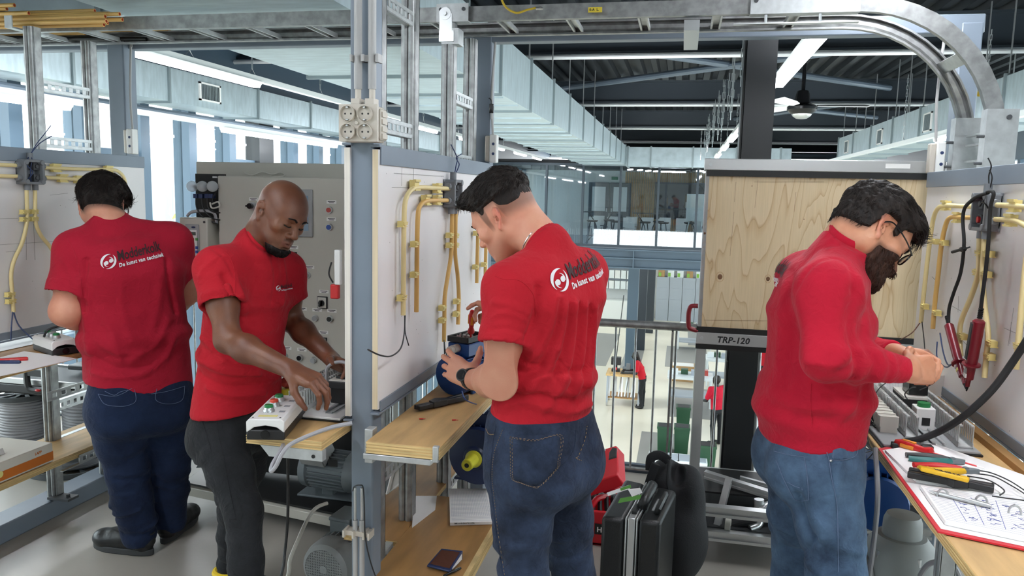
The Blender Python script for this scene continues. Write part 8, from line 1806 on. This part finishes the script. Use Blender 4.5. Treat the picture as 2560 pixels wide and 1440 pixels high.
def reel(label,x,y,r,rf,h,flange='reel_grey',z0=0.0):
    t=thing('cable_reel',label,'cable reel',(x,y,z0))
    m=MB(); n=15; rr=h/n*.5
    for k in range(n): 
        z=z0+.03+(k+.5)*(h-.03)/n; m.tube([V(x+r*math.cos(a),y+r*math.sin(a),z+.003*math.sin(a*2+k)) for a in [i/20*6.283 for i in range(20)]],rr*1.02,n=6,k=2,closed=True)
    m.build('cable_winding',M('cable_grey'),t,smooth=60,kind='stuff'); m=MB(); m.cyl((x,y,z0+.02),(x,y,z0+h),r-rr*.5,n=24); m.build('core',M('motor_dark'),t)
    for z in(z0,z0+h): 
        m=MB(); m.pipe((x,y,z),(x,y,z+.03),rf,rf-.012,n=36)
        for i in range(10): a=i*.628; m.beam((x+.05*math.cos(a),y+.05*math.sin(a),z+.012),(x+rf*.97*math.cos(a),y+rf*.97*math.sin(a),z+.012),.02,.01)
        m.cyl((x,y,z),(x,y,z+.02),.06,n=16); m.build('flange',M(flange),t,smooth=30)
reel('grey cable reel standing at the far left under the bench, its winding fine',-4.03,4.0,.145,.19,.30); reel('larger grey cable reel in the middle under the left bench below the open case',-3.62,4.12,.175,.235,.33)
reel('flat dark reel with thick hose lying on the floor behind the left floor bar',-3.42,3.72,.16,.26,.10)
t=thing('instrument_case','open black instrument case with aluminium rim lying on the cable reels','case',(-3.75,3.95,.365)); m=MB(); m.b2((-4.06,3.80,.37),(-3.44,4.18,.435)); m.build('shell',M('case_black'),t,bev=.012); m=MB()
for q in((-4.07,3.79,-3.43,3.81),(-4.07,4.17,-3.43,4.19),(-4.07,3.79,-4.05,4.19),(-3.45,3.79,-3.43,4.19)): m.b2((q[0],q[1],.435),(q[2],q[3],.47))
m.build('rim',M('alu'),t,bev=.003); m=MB(); m.b2((-4.03,3.83,.45),(-3.47,4.15,.46)); m.build('foam',M('black'),t,smooth=0); m=MB(); m.b2((-3.7,4.0,.49),(-3.42,4.3,.52)); m.build('lid',M('case_black'),t,bev=.006)
a_=[at(px,py,y=3.76) for px,py in((66,930),(70,965),(85,975),(115,975),(130,965),(134,930))]; m=MB(); m.tube(a_,.016,n=8,k=4,flat=1.3); m.b2((a_[0].x,3.75,a_[0].z-.02),(a_[-1].x,3.79,a_[0].z+.02)); m.build('handle',M('case_black'),t); p=at(95,976,y=3.735); m=MB(); m.ell(p,(.02,.012,.008)); m.build('red_catch',M('tool_red'),t)
t=thing('carton','torn white carton with orange band on the low left shelf','box',(-2.9,2.6,.386)); m=MB(); m.b2((-3.02,2.2,.387),(-2.745,2.86,.475)); b=m.build('box_body',M('carton'),t,bev=.003); m=MB(); m.b2((-2.7455,2.2,.395),(-2.744,2.86,.435)); m.build('orange_band',M('carton_orange'),b,smooth=0); m=MB(); m.cyl((-2.744,2.58,.425),(-2.743,2.58,.425),.014,n=16); m.build('seal',M('yellow_label'),b)
m=MB(); m.prism([(-2.98,2.45,.4751),(-2.85,2.42,.4751),(-2.83,2.6,.4751),(-2.88,2.68,.4751),(-2.97,2.6,.4751)],(0,0,.001)); m.build('torn_hole',M('black'),b,smooth=0); m=MB(); m.hexa([(-2.86,2.62,.476),(-2.82,2.6,.476),(-2.82,2.68,.476),(-2.86,2.7,.476)],[(-2.85,2.62,.49),(-2.82,2.6,.478),(-2.82,2.68,.478),(-2.85,2.7,.492)]); m.build('torn_flap',M('paper'),b,smooth=0); m=MB(); put_text(m,'LAPP',.017,(-2.7435,2.76,.447),(0,1,0),(0,0,1),bold=.0006); m.build('lettering',M('carton_orange'),b,smooth=0)
m=MB()
for i in range(7): m.pipe((-4.35+(i%3)*.045-.4,3.2+(i//3)*.001,.06+(i//3)*.04),(-4.32+(i%3)*.045,3.95,.06+(i//3)*.04),.018,.012,n=10)
tag(m.build('pipe_bundle',M('rubber'),kind='stuff'),'bundle of dark pipes on the floor at the left edge','pipes')
# ================================================================ stored conduits on the overhead ladder
ends=[(237,27),(246,35),(273,34),(299,35),(263,41),(266,53),(269,57),(260,62),(306,49),(108,47),(17,22),(72,33),(80,38),(213,83),(425,71),(418,72),(332,73),(36,13)]
what=['highest','second','third','fourth','fifth','sixth','seventh','eighth','longest reaching','short','leftmost','left middle','left lower','lowest hanging','far right','far right hidden','under rail','topmost left']
for i,(a,b_) in enumerate(ends):
    p=at(a,b_,z=2.455+.012*(i%3)); 
    if b_<67: p=at(a,b_,y=3.20-.018*(i%6))
    elif p.y>3.57: p=at(a,b_,y=3.57-.02*(i%2))
    d=V(-1,rnd.uniform(-.035,.035),rnd.uniform(-.004,.006)).normalized(); m=MB(); m.pipe(p,p+d*2.6,.0095,.0072,n=12); o=m.build('stored_conduit',M('conduit_orange'),smooth=60,org=p); tag(o,'cream conduit tube with orange bore on the overhead ladder, '+what[i]+' of the bundle','conduit','conduits stored on the overhead ladder')
    m=MB(); m.pipe(p-d*.0005,p+d*.12,.0074,.0060,n=12); m.build('orange_bore',M('orange_end'),o,smooth=60)
for k,(a,b_,l) in enumerate(((366,98,1.1),(12,32,.8),(24,56,.8))):
    p=at(a,b_,z=2.46); p=at(a,b_,y=min(3.58,p.y)); m=MB(); m.pipe(p,p+V(-l,.03-.25*(k==0)*.4,.02),.0095,.0075,n=12); tag(m.build('stored_conduit',M('wire_black') if k==0 else M('box_grey')),('dark grey conduit tube slanting lowest across the overhead ladder','upper short grey conduit end at the left picture edge','lower short grey conduit end at the left picture edge')[k],'conduit')

for xx in(-3.05,-3.9,-4.8):
    m=MB(); m.b2((xx-.02,3.05,2.345),(xx+.02,3.262,2.352)); m.b2((xx-.02,3.05,2.352),(xx+.02,3.056,2.40)); m.build('hook_bracket',M('galv_light'),tr,smooth=0)
# ================================================================ lower hall
def mini_person(label,foot,F_,lean=0.,arms=.5,h=1.7,hairc='hair_dark',pony=False,sleeve='shirt_red',pants='denim_black'):
    f=N3(foot); F_=nrm([F_[0],F_[1],0]); L_=np.array([-F_[1],F_[0],0]); s=h/1.75; t=thing('person',label,'person',f)
    g=lambda a,b,c: f+(F_*a+L_*b+Z3*c)*s
    le=lambda c: lean*max(0,c-.95)
    def mk(name,fn,m,v=.016):
        S=SDF(f+[-.75,-.75,-.02],f+[.75,.75,h+.1],v); fn(S); P,F,TQ=S.mesh(); F,TQ=orient(P,F,TQ); return to_object(name,P,F,M(m),t)
    hd=g(le(1.6)+.03,0,1.61-lean*.12); el=[g(.10+le(1.15),k*.25,1.12-lean*.05) for k in(-1,1)]; ha=[g(.10+arms*.42+le(1.1),k*.16,1.06) for k in(-1,1)]; sh=[g(le(1.42),k*.19,1.42-lean*.08) for k in(-1,1)]
    def body(S):
        S.ell(hd,(.085*s,.078*s,.115*s),None,.02); S.cone(hd-Z3*.06,g(le(1.45),0,1.42-lean*.08),.052,.06,.03); S.cone(sh[0],sh[1],.05,.05,.03); S.cone(hd+F_*.07-Z3*.01,hd+F_*.095-Z3*.02,.015,.012,.02)
        for i in(0,1): S.cone(sh[i],el[i],.045,.04,.02); S.cone(el[i],ha[i],.04,.028,.02); S.ell(ha[i]+F_*.05,(.05,.035,.035),None,.02); S.cone(ha[i]+F_*.06,ha[i]+F_*.11-Z3*.02,.016,.012,.01)
    mk('body',body,'skin_fair',.012)
    def shirt(S):
        S.section(g(0,0,.92),g(le(1.2),0,1.2),L_,L_,(.17,.115),(.175,.115),.04); S.section(g(le(1.2),0,1.2),g(le(1.4),0,1.40-lean*.07),L_,L_,(.175,.115),(.155,.085),.05); S.cone(sh[0],sh[1],.065,.065,.04)
        for i in(0,1): S.cone(sh[i],sh[i]+(el[i]-sh[i])*.75,.066,.062,.03)
    mk('shirt',shirt,sleeve)
    def legs(S):
        S.section(g(0,0,.84),g(0,0,.98),L_,L_,(.155,.11),(.15,.11),.04)
        for k in(-1,1): S.cone(g(0,k*.085,.86),g(.03*k,k*.09,.48),.085,.062,.03); S.cone(g(.03*k,k*.09,.48),g(-.02,k*.10,.07),.062,.05,.02)
    mk('trousers',legs,pants)
    for k in(-1,1):
        m=MB(); m.ell(V(g(.05,k*.10,.045)),(.13*s,.05,.045),basis(V(F_),V(L_),V(0,0,1))); m.build('shoe',M('rubber'),t)
    def hair(S):
        S.ell(hd+Z3*.03-F_*.018,(.098*s,.092*s,.11*s),None,.02); S.cut(hd+F_*.035+Z3*.02,F_*.9-Z3*.45)
        if pony: S.cone(hd-F_*.09,hd-F_*.16-Z3*.22,.04,.045,.03); S.cone(hd-F_*.16-Z3*.22,hd-F_*.15-Z3*.46,.045,.02,.03)
    mk('hair',hair,hairc,.011)
    return t
mini_person('woman with long dark ponytail in red T-shirt working at a wheeled table far below',at(1603,1020,z=ZL),(-1,.05),lean=.35,arms=.9,h=1.68,pony=True)
mini_person('distant man in red sweater and dark trousers walking below, left of the dark column',at(1788,1112,z=ZL),(-.6,.8),lean=.1,arms=.3,h=1.75,sleeve='sweat_red')
mini_person('distant man in red top seen beside the sweatshirt mans back, below the board',at(1905,985,z=ZL),(.8,.6),lean=.1,arms=.4,h=1.75)
c=at(1562,1010,z=ZL); t=thing('work_trolley','wheeled work table with wooden top and rack of profiles beneath, in front of the woman','table',c)
W_,D_t=1.0,.8
m=MB(); m.box((c.x-.05,c.y,ZL+.93),(W_,D_t,.06)); m.build('table_top',M('ply_top'),t,smooth=0)
for a in(-1,1):
    for b_ in(-1,1):
        m=MB(); m.box((c.x-.05+a*W_*.45,c.y+b_*D_t*.42,ZL+.5),(.05,.05,.86)); m.build('leg',M('far_grey'),t,smooth=0); m=MB(); m.cyl((c.x-.05+a*W_*.45-.02,c.y+b_*D_t*.42,ZL+.06),(c.x-.05+a*W_*.45+.02,c.y+b_*D_t*.42,ZL+.06),.06,n=12); m.build('castor_wheel',M('pvc_grey'),t)
m=MB(); m.box((c.x-.05,c.y,ZL+.25),(W_*.9,D_t*.8,.03)); m.build('lower_shelf',M('ply_brown'),t,smooth=0)
for i in range(9):
    m=MB(); x=c.x-.45+i*.09; m.beam((x,c.y-.25+.03*(i%3),ZL+.27),(x+.06*(i%2),c.y-.1+.05*(i%4),ZL+.85),.04,.05); m.build('profile_offcut',M('alu'),t,smooth=0)
q=V(c.x-.30,c.y,ZL+.96); t=thing('bench_press','small black bench press standing on the distant work table','machine',q); m=MB(); m.b2((q.x-.12,q.y-.1,q.z),(q.x+.12,q.y+.1,q.z+.08)); m.b2((q.x-.04,q.y-.05,q.z+.08),(q.x+.04,q.y+.05,q.z+.2)); m.b2((q.x-.14,q.y-.1,q.z+.2),(q.x+.14,q.y+.1,q.z+.42)); m.build('body',M('black'),t,bev=.01); m=MB(); m.cyl((q.x,q.y,q.z+.42),(q.x+.12,q.y+.3,q.z+2.2),.015,n=6); m.build('air_hose',M('black'),t); m=MB(); m.cyl((q.x-.02,q.y-.12,q.z+.1),(q.x+.04,q.y-.12,q.z+.1),.04,n=10); m.build('red_dial',M('tool_red'),t)
m=MB(); q=V(c.x+.1,c.y-.05,ZL+.96); m.b2((q.x-.14,q.y-.1,q.z),(q.x+.2,q.y+.1,q.z+.06)); m.b2((q.x-.1,q.y-.06,q.z+.06),(q.x+.02,q.y+.06,q.z+.26)); m.cyl((q.x-.2,q.y,q.z+.12),(q.x-.05,q.y,q.z+.12),.05,n=10); tag(m.build('bench_vice',M('motor_dark'),bev=.01),'dark bench vice on the distant work table beside the womans hands','vice')
# green bins, crates, carton, tables, lockers
def tub(name,label,px,py,w,d,h,mt,cat,group=None,lid=None):
    p=at(px,py,z=ZL); t=thing(name,label,cat,p,group=group); m=MB(); m.hexa([p+V(-w*.42,-d*.42,0),p+V(w*.42,-d*.42,0),p+V(w*.42,d*.42,0),p+V(-w*.42,d*.42,0)],[p+V(-w*.5,-d*.5,h),p+V(w*.5,-d*.5,h),p+V(w*.5,d*.5,h),p+V(-w*.5,d*.5,h)]); m.build('bin_body',M(mt),t,smooth=0,bev=.01)
    m=MB(); m.box(p+V(0,0,h),(w*1.04,d*1.04,.05)); m.build('rim',M(mt),t,smooth=0)
    m=MB(); m.box(p+V(0,0,h+.027),(w*.86,d*.86,.004)); m.build('opening',M(lid or 'charcoal'),t,smooth=0)
    return t
mat('bin_green','#1f4a30',.5); mat('crate_white','#dfe5e6',.5); mat('box_brown','#b08d62',.7); mat('label_green','#7fb548',.6)
for (a,b_,l) in((1660,1128,'green waste bin left of its neighbour in the lower hall below the railing'),(1702,1130,'green waste bin right beside another bin in the lower hall'),(1706,1075,'green waste bin standing behind the pair of bins in the lower hall'),(1766,1180,'green waste bin just right of the trolley upright in the lower hall')): tub('waste_bin',l,a,b_,.36,.36,.62,'bin_green','bin','green waste bins')
for i,(a,b_) in enumerate(((1640,1178),(1676,1182),(1712,1185),(1745,1188))): tub('crate',('leftmost of the white crates in a row below the railing','second white crate from the left in the row below the railing','third white crate from the left in the row below the railing','rightmost white crate in the row below the railing')[i],a,b_,.34,.5,.34,'crate_white','crate','white crates below the railing','far_grey')
tub('cardboard_box','brown cardboard box on the grey floor patch in the lower hall',1706,950,.80,.6,.50,'box_brown','box',None,'paper')
def ltable(label,px,py,w,d,h=.85):
    p=at(px,py,z=ZL); t=thing('hall_table',label,'table',p); m=MB(); m.box(p+V(0,0,h),(w,d,.06)); m.build('table_top',M('crate_white'),t,smooth=0); m=MB(); m.box(p+V(0,0,h*.35),(w*.9,d*.9,.04)); m.build('lower_shelf',M('far_grey'),t,smooth=0)
    for a in(-1,1):
        for b_ in(-1,1): m=MB(); m.box(p+V(a*w*.45,b_*d*.45,h*.5),(.05,.05,h)); m.build('leg',M('crate_white'),t,smooth=0)
    for k in range(4): m=MB(); m.box(p+V(-w*.35+k*w*.22,d*.1*(k%2),h+.10),(.2,.2,.16)); m.build('parts_box',M(('crate_white','bin_green','far_grey','keypad_red')[k]),t,smooth=0)
ltable('white work table crowded with boxes behind the trolley upright in the lower hall',1722,1010,1.3,.9); ltable('white work table farther back beneath the red handle in the lower hall',1735,870,1.4,1.0); ltable('white work table right of the dark column in the lower hall',1900,1060,1.2,.9); ltable('white work table seen between the dark column and trolley upright',1800,960,1.0,.9)
for i,(a,b_) in enumerate(((1900,1190),(1945,1195))):
    p=at(a,b_,z=ZL); t=thing('machine_cabinet',('pale blue white machine cabinet right of the dark column below','second pale machine cabinet partly hidden by the sweatshirt man')[i],'cabinet',p); m=MB(); m.box(p+V(0,0,.6),(.45,.5,1.2)); m.build('body',M('crate_white'),t,bev=.02); m=MB(); m.box(p+V(0,-.255,.7),(.38,.01,.8)); m.build('door',M('far_grey'),t,smooth=0); m=MB(); m.box(p+V(0,0,.05),(.47,.52,.1)); m.build('plinth',M('navy_plastic'),t,smooth=0)
for i in range(7):
    x=-1.05+i*.62; m=MB(); m.b2((x,38.0,ZL),(x+.6,38.55,ZL+2.15)); b=tag(m.build('locker',M('far_grey'),smooth=0),'tall blue grey locker door in the row along the back wall of the lower hall','locker','lockers along the back wall')
    for z in(.5,1.05,1.6): m=MB(); m.b2((x,37.985,ZL+z),(x+.6,38.0,ZL+z+.02)); m.build('locker_rib',M('far_grey'),b,smooth=0)
for i in range(9):
    x=-1.0+i*.45; m=MB(); m.b2((x,38.05,ZL+2.15),(x+.3,38.4,ZL+2.5)); b=tag(m.build('storage_box',M('crate_white' if i%3 else 'box_brown'),smooth=0),'small storage box with green label on top of the far lockers','box','storage boxes on the far lockers'); m=MB(); m.b2((x+.02,38.03,ZL+2.18),(x+.14,38.05,ZL+2.36)); m.build('label_plate',M('label_green'),b,smooth=0)
t=thing('parts_wall','wall rack of grey and white parts bins at the back of the lower hall','rack',(-3.2,38,ZL+1.6)); m=MB(); m.b2((-4.6,38.3,ZL+1.4),(-1.9,38.5,ZL+4.0)); m.build('back_panel',M('far_grey'),t,smooth=0)
for i in range(9):
    for k in range(5): m=MB(); x=-4.55+i*.29; z=ZL+1.45+k*.52; m.b2((x,38.05,z),(x+.25,38.3,z+.40)); m.build('parts_bin',M('crate_white' if (i*3+k)%4 else 'far_white'),t,smooth=0)
m=MB(); m.b2((-4.8,37.4,ZL),(-1.9,38.0,ZL+.95)); tag(m.build('far_counter',M('far_white'),smooth=0),'long pale counter under the parts bins at the back of the lower hall','counter')
m=MB(); m.b2((-1.95,36.5,ZL+3.0),(-1.6,36.56,ZL+3.45)); tag(m.build('wall_monitor',M('black'),smooth=0),'small black monitor hung beside the column in the lower hall','monitor')
m=MB(); m.cyl((.6,37,ZL+2.6),(.5,37,ZL+3.9),.05,n=8); tag(m.build('hanging_pipe',M('far_grey')),'grey pipe hanging from the ceiling in front of the far lockers','pipe')
for (x,y) in((-2.2,29),(.8,29),(3.6,29),(-2.2,34),(.8,34)):  # unseen lamps added below the canteen floor to brighten the covered hall
    m=MB(); m.b2((x-.08,y-1.2,-.56),(x+.08,y+1.2,-.51)); tag(m.build('ceiling_lamp',M('far_lamp'),smooth=0),'added unseen lamp under the canteen floor to brighten the lower hall','ceiling light','added lamps under the canteen floor')
# ================================================================ canteen behind the glass
mat('screen_dark','#2a2b30',.25); mat('seat_dark','#26282c',.5); mat('chair_white','#dcdedd',.5)
m=MB(); m.b2((-1.1,31.3,.75),(1.6,31.42,2.2)); t=tag(m.build('wall_screen',M('screen_dark'),smooth=0),'wide dark wall screen behind the canteen glass','screen'); m=MB()
for i in range(5): m.b2((.1+i*.2,31.28,1.2+.25*(i%2)),(.26+i*.2,31.3,1.45+.25*(i%2)))
m.build('picture_tile',M('far_grey'),t,smooth=0,kind='stuff')
for i in range(2):
    x=-3.75+i*.86; m=MB(); m.b2((x,31.40,0),(x+.82,31.48,2.15)); t=struct(m.build('door_%d'%(i+1),M('dark_glass_frame'),smooth=0)); m=MB(); m.b2((x+.14,31.38,1.0),(x+.68,31.4,1.98)); m.build('glazing',M('crate_white'),t,smooth=0); m=MB(); m.b2((x+(.72 if i==0 else .06),31.36,.95),(x+(.76 if i==0 else .10),31.4,1.12)); m.build('handle',M('zinc'),t,smooth=0)
m=MB(); m.b2((-2.85,31.36,2.26),(-2.6,31.505,2.38)); o=tag(m.build('exit_sign',mat('exit_green','#1d7d5a',.5),smooth=0),'small green exit sign above the dark double doors in the canteen','sign')
m=MB(); m.b2((.12,26.4,.85),(.72,26.45,1.75)); t=tag(m.build('flip_chart',M('crate_white'),smooth=0),'white flip chart at the right end of the canteen','board')
m=MB(); 
for k in(-.2,.2): m.cyl((.42+k*.4,26.48,1.5),(.42+k*1.6,26.6,0),.02,n=6)
m.build('chart_stand',M('zinc'),t)
def stool(label,x,y,group):
    t=thing('bar_stool',label,'stool',(x,y,0),group=group); m=MB(); m.lathe([(.15,.74),(.19,.77),(.19,.80),(.1,.80)],(x,y,0),n=14); m.build('seat',M('seat_dark'),t)
    for k in range(4): a=.78+k*1.571; m=MB(); m.cyl((x+.1*math.cos(a),y+.1*math.sin(a),.75),(x+.24*math.cos(a),y+.24*math.sin(a),0),.014,n=5); m.build('leg',M('seat_dark'),t)
    m=MB(); m.tube([(x+.19*math.cos(a),y+.19*math.sin(a),.28) for a in [i/8*6.283 for i in range(8)]],.01,n=4,k=1,closed=True); m.build('foot_ring',M('seat_dark'),t)
def htable(label,x,y):
    t=thing('high_table',label,'table',(x,y,0)); m=MB(); m.box((x,y,1.06),(1.1,.6,.03)); m.build('table_top',M('seat_dark'),t,smooth=0)
    for k in(-1,1): m=MB(); m.tube([(x+k*.45,y-.22,0),(x+k*.12,y,.5),(x+k*.40,y,1.04)],.018,n=6); m.build('leg',M('seat_dark'),t)
htable('dark high table behind the left canteen panes',-2.75,26.6); htable('dark high table behind the middle canteen panes',-1.1,26.7); htable('dark high table near the flip chart in the canteen',.55,27.4)
for i,(x,y) in enumerate(((-2.95,26.0),(-2.15,26.1),(-1.2,26.1),(-.6,26.2),(.25,26.8),(-2.5,27.2),(-.8,27.3))): stool('dark bar stool at the high tables in the canteen','%f'%0 if 0 else x,y,'bar stools in the canteen')
for i in range(14):
    x=-3.1+(i%7)*.62; y=28.2+(i//7)*1.1; t=thing('canteen_chair','white canteen chair in the rows behind the high tables','chair',(x,y,0),group='white chairs in the canteen'); m=MB(); m.box((x,y,.45),(.42,.42,.04)); m.build('seat',M('chair_white'),t,smooth=0); m=MB(); m.box((x,y+.2*(1 if i%2 else -1),.68),(.42,.03,.36)); m.build('backrest',M('chair_white'),t,smooth=0)
    for a in(-1,1):
        for b_ in(-1,1): m=MB(); m.cyl((x+a*.18,y+b_*.18,.44),(x+a*.2,y+b_*.2,0),.016,n=5); m.build('leg',M('chair_white'),t)
# ================================================================ outside the left windows
m=MB(); m.b2((-60,-10,-4.8),(-6.8,60,-4.6)); struct(m.build('ground_outside',mat('pavement','#c9c7bf',.8)))
m=MB(); m.b2((-8.4,2,-.35),(-6.7,42,-.1)); struct(m.build('balcony',M('far_grey')))
t=thing('balcony_railing','dark bar railing of the balcony outside the left windows','railing',(-8.3,20,-.1)); m=MB(); m.b2((-8.33,2,.92),(-8.27,42,.98)); m.b2((-8.32,2,.0),(-8.28,42,.05)); m.build('handrail',M('mullion'),t,smooth=0)
y=5.
while y<24: m=MB(); m.b2((-8.31,y,.05),(-8.29,y+.02,.92)); m.build('baluster',M('mullion'),t,smooth=0); y+=.13
m=MB(); m.b2((-45,6,-4.6),(-38,60,5.2)); t=tag(m.build('outside_building',mat('pale_cladding','#dfe3e4',.8),smooth=0),'pale low building far outside the left windows','building'); m=MB()
for i in range(5): m.b2((-37.99,10+i*9,-2),(-37.9,16+i*9,1.5))
m.build('window_band',M('far_grey'),t,smooth=0,kind='stuff')
mat('leaf','#8a9a4a',.7,col2='#b9b85a',vs=3); mat('bark','#6b5a45',.9)
rt=random.Random(3)
for i,(x,y,h) in enumerate(((-16,20,5.0),(-18,27,5.6),(-15,14,4.6),(-22,36,6.4))):
    t=thing('tree',('yellow green tree outside the window nearest the left mans head','taller yellow green tree second along outside the left windows','small tree outside at the left edge of the windows','largest tree farthest along outside the windows')[i],'tree',(x,y,-4.6)); m=MB(); m.cyl((x,y,-4.6),(x,y,-4.6+h*.6),.16,.08,n=8); m.build('trunk',M('bark'),t); m=MB()
    for k in range(420):
        a,b_=rt.uniform(0,6.283),rt.uniform(-1,1); r_=rt.random()**.4*h*.30; c=V(x+r_*math.cos(a)*math.sqrt(1-b_*b_),y+r_*math.sin(a)*math.sqrt(1-b_*b_),-4.6+h*.72+r_*b_*1.1); s=.20; u=V(rt.uniform(-1,1),rt.uniform(-1,1),rt.uniform(-1,1)).normalized(); v=u.orthogonal().normalized(); w=u.cross(v); m.add([c-v*s-w*s*.1,c+w*s*.55,c+v*s,c-w*s*.55],[(0,1,2,3)])
    m.build('foliage',M('leaf'),t,smooth=0,kind='stuff')
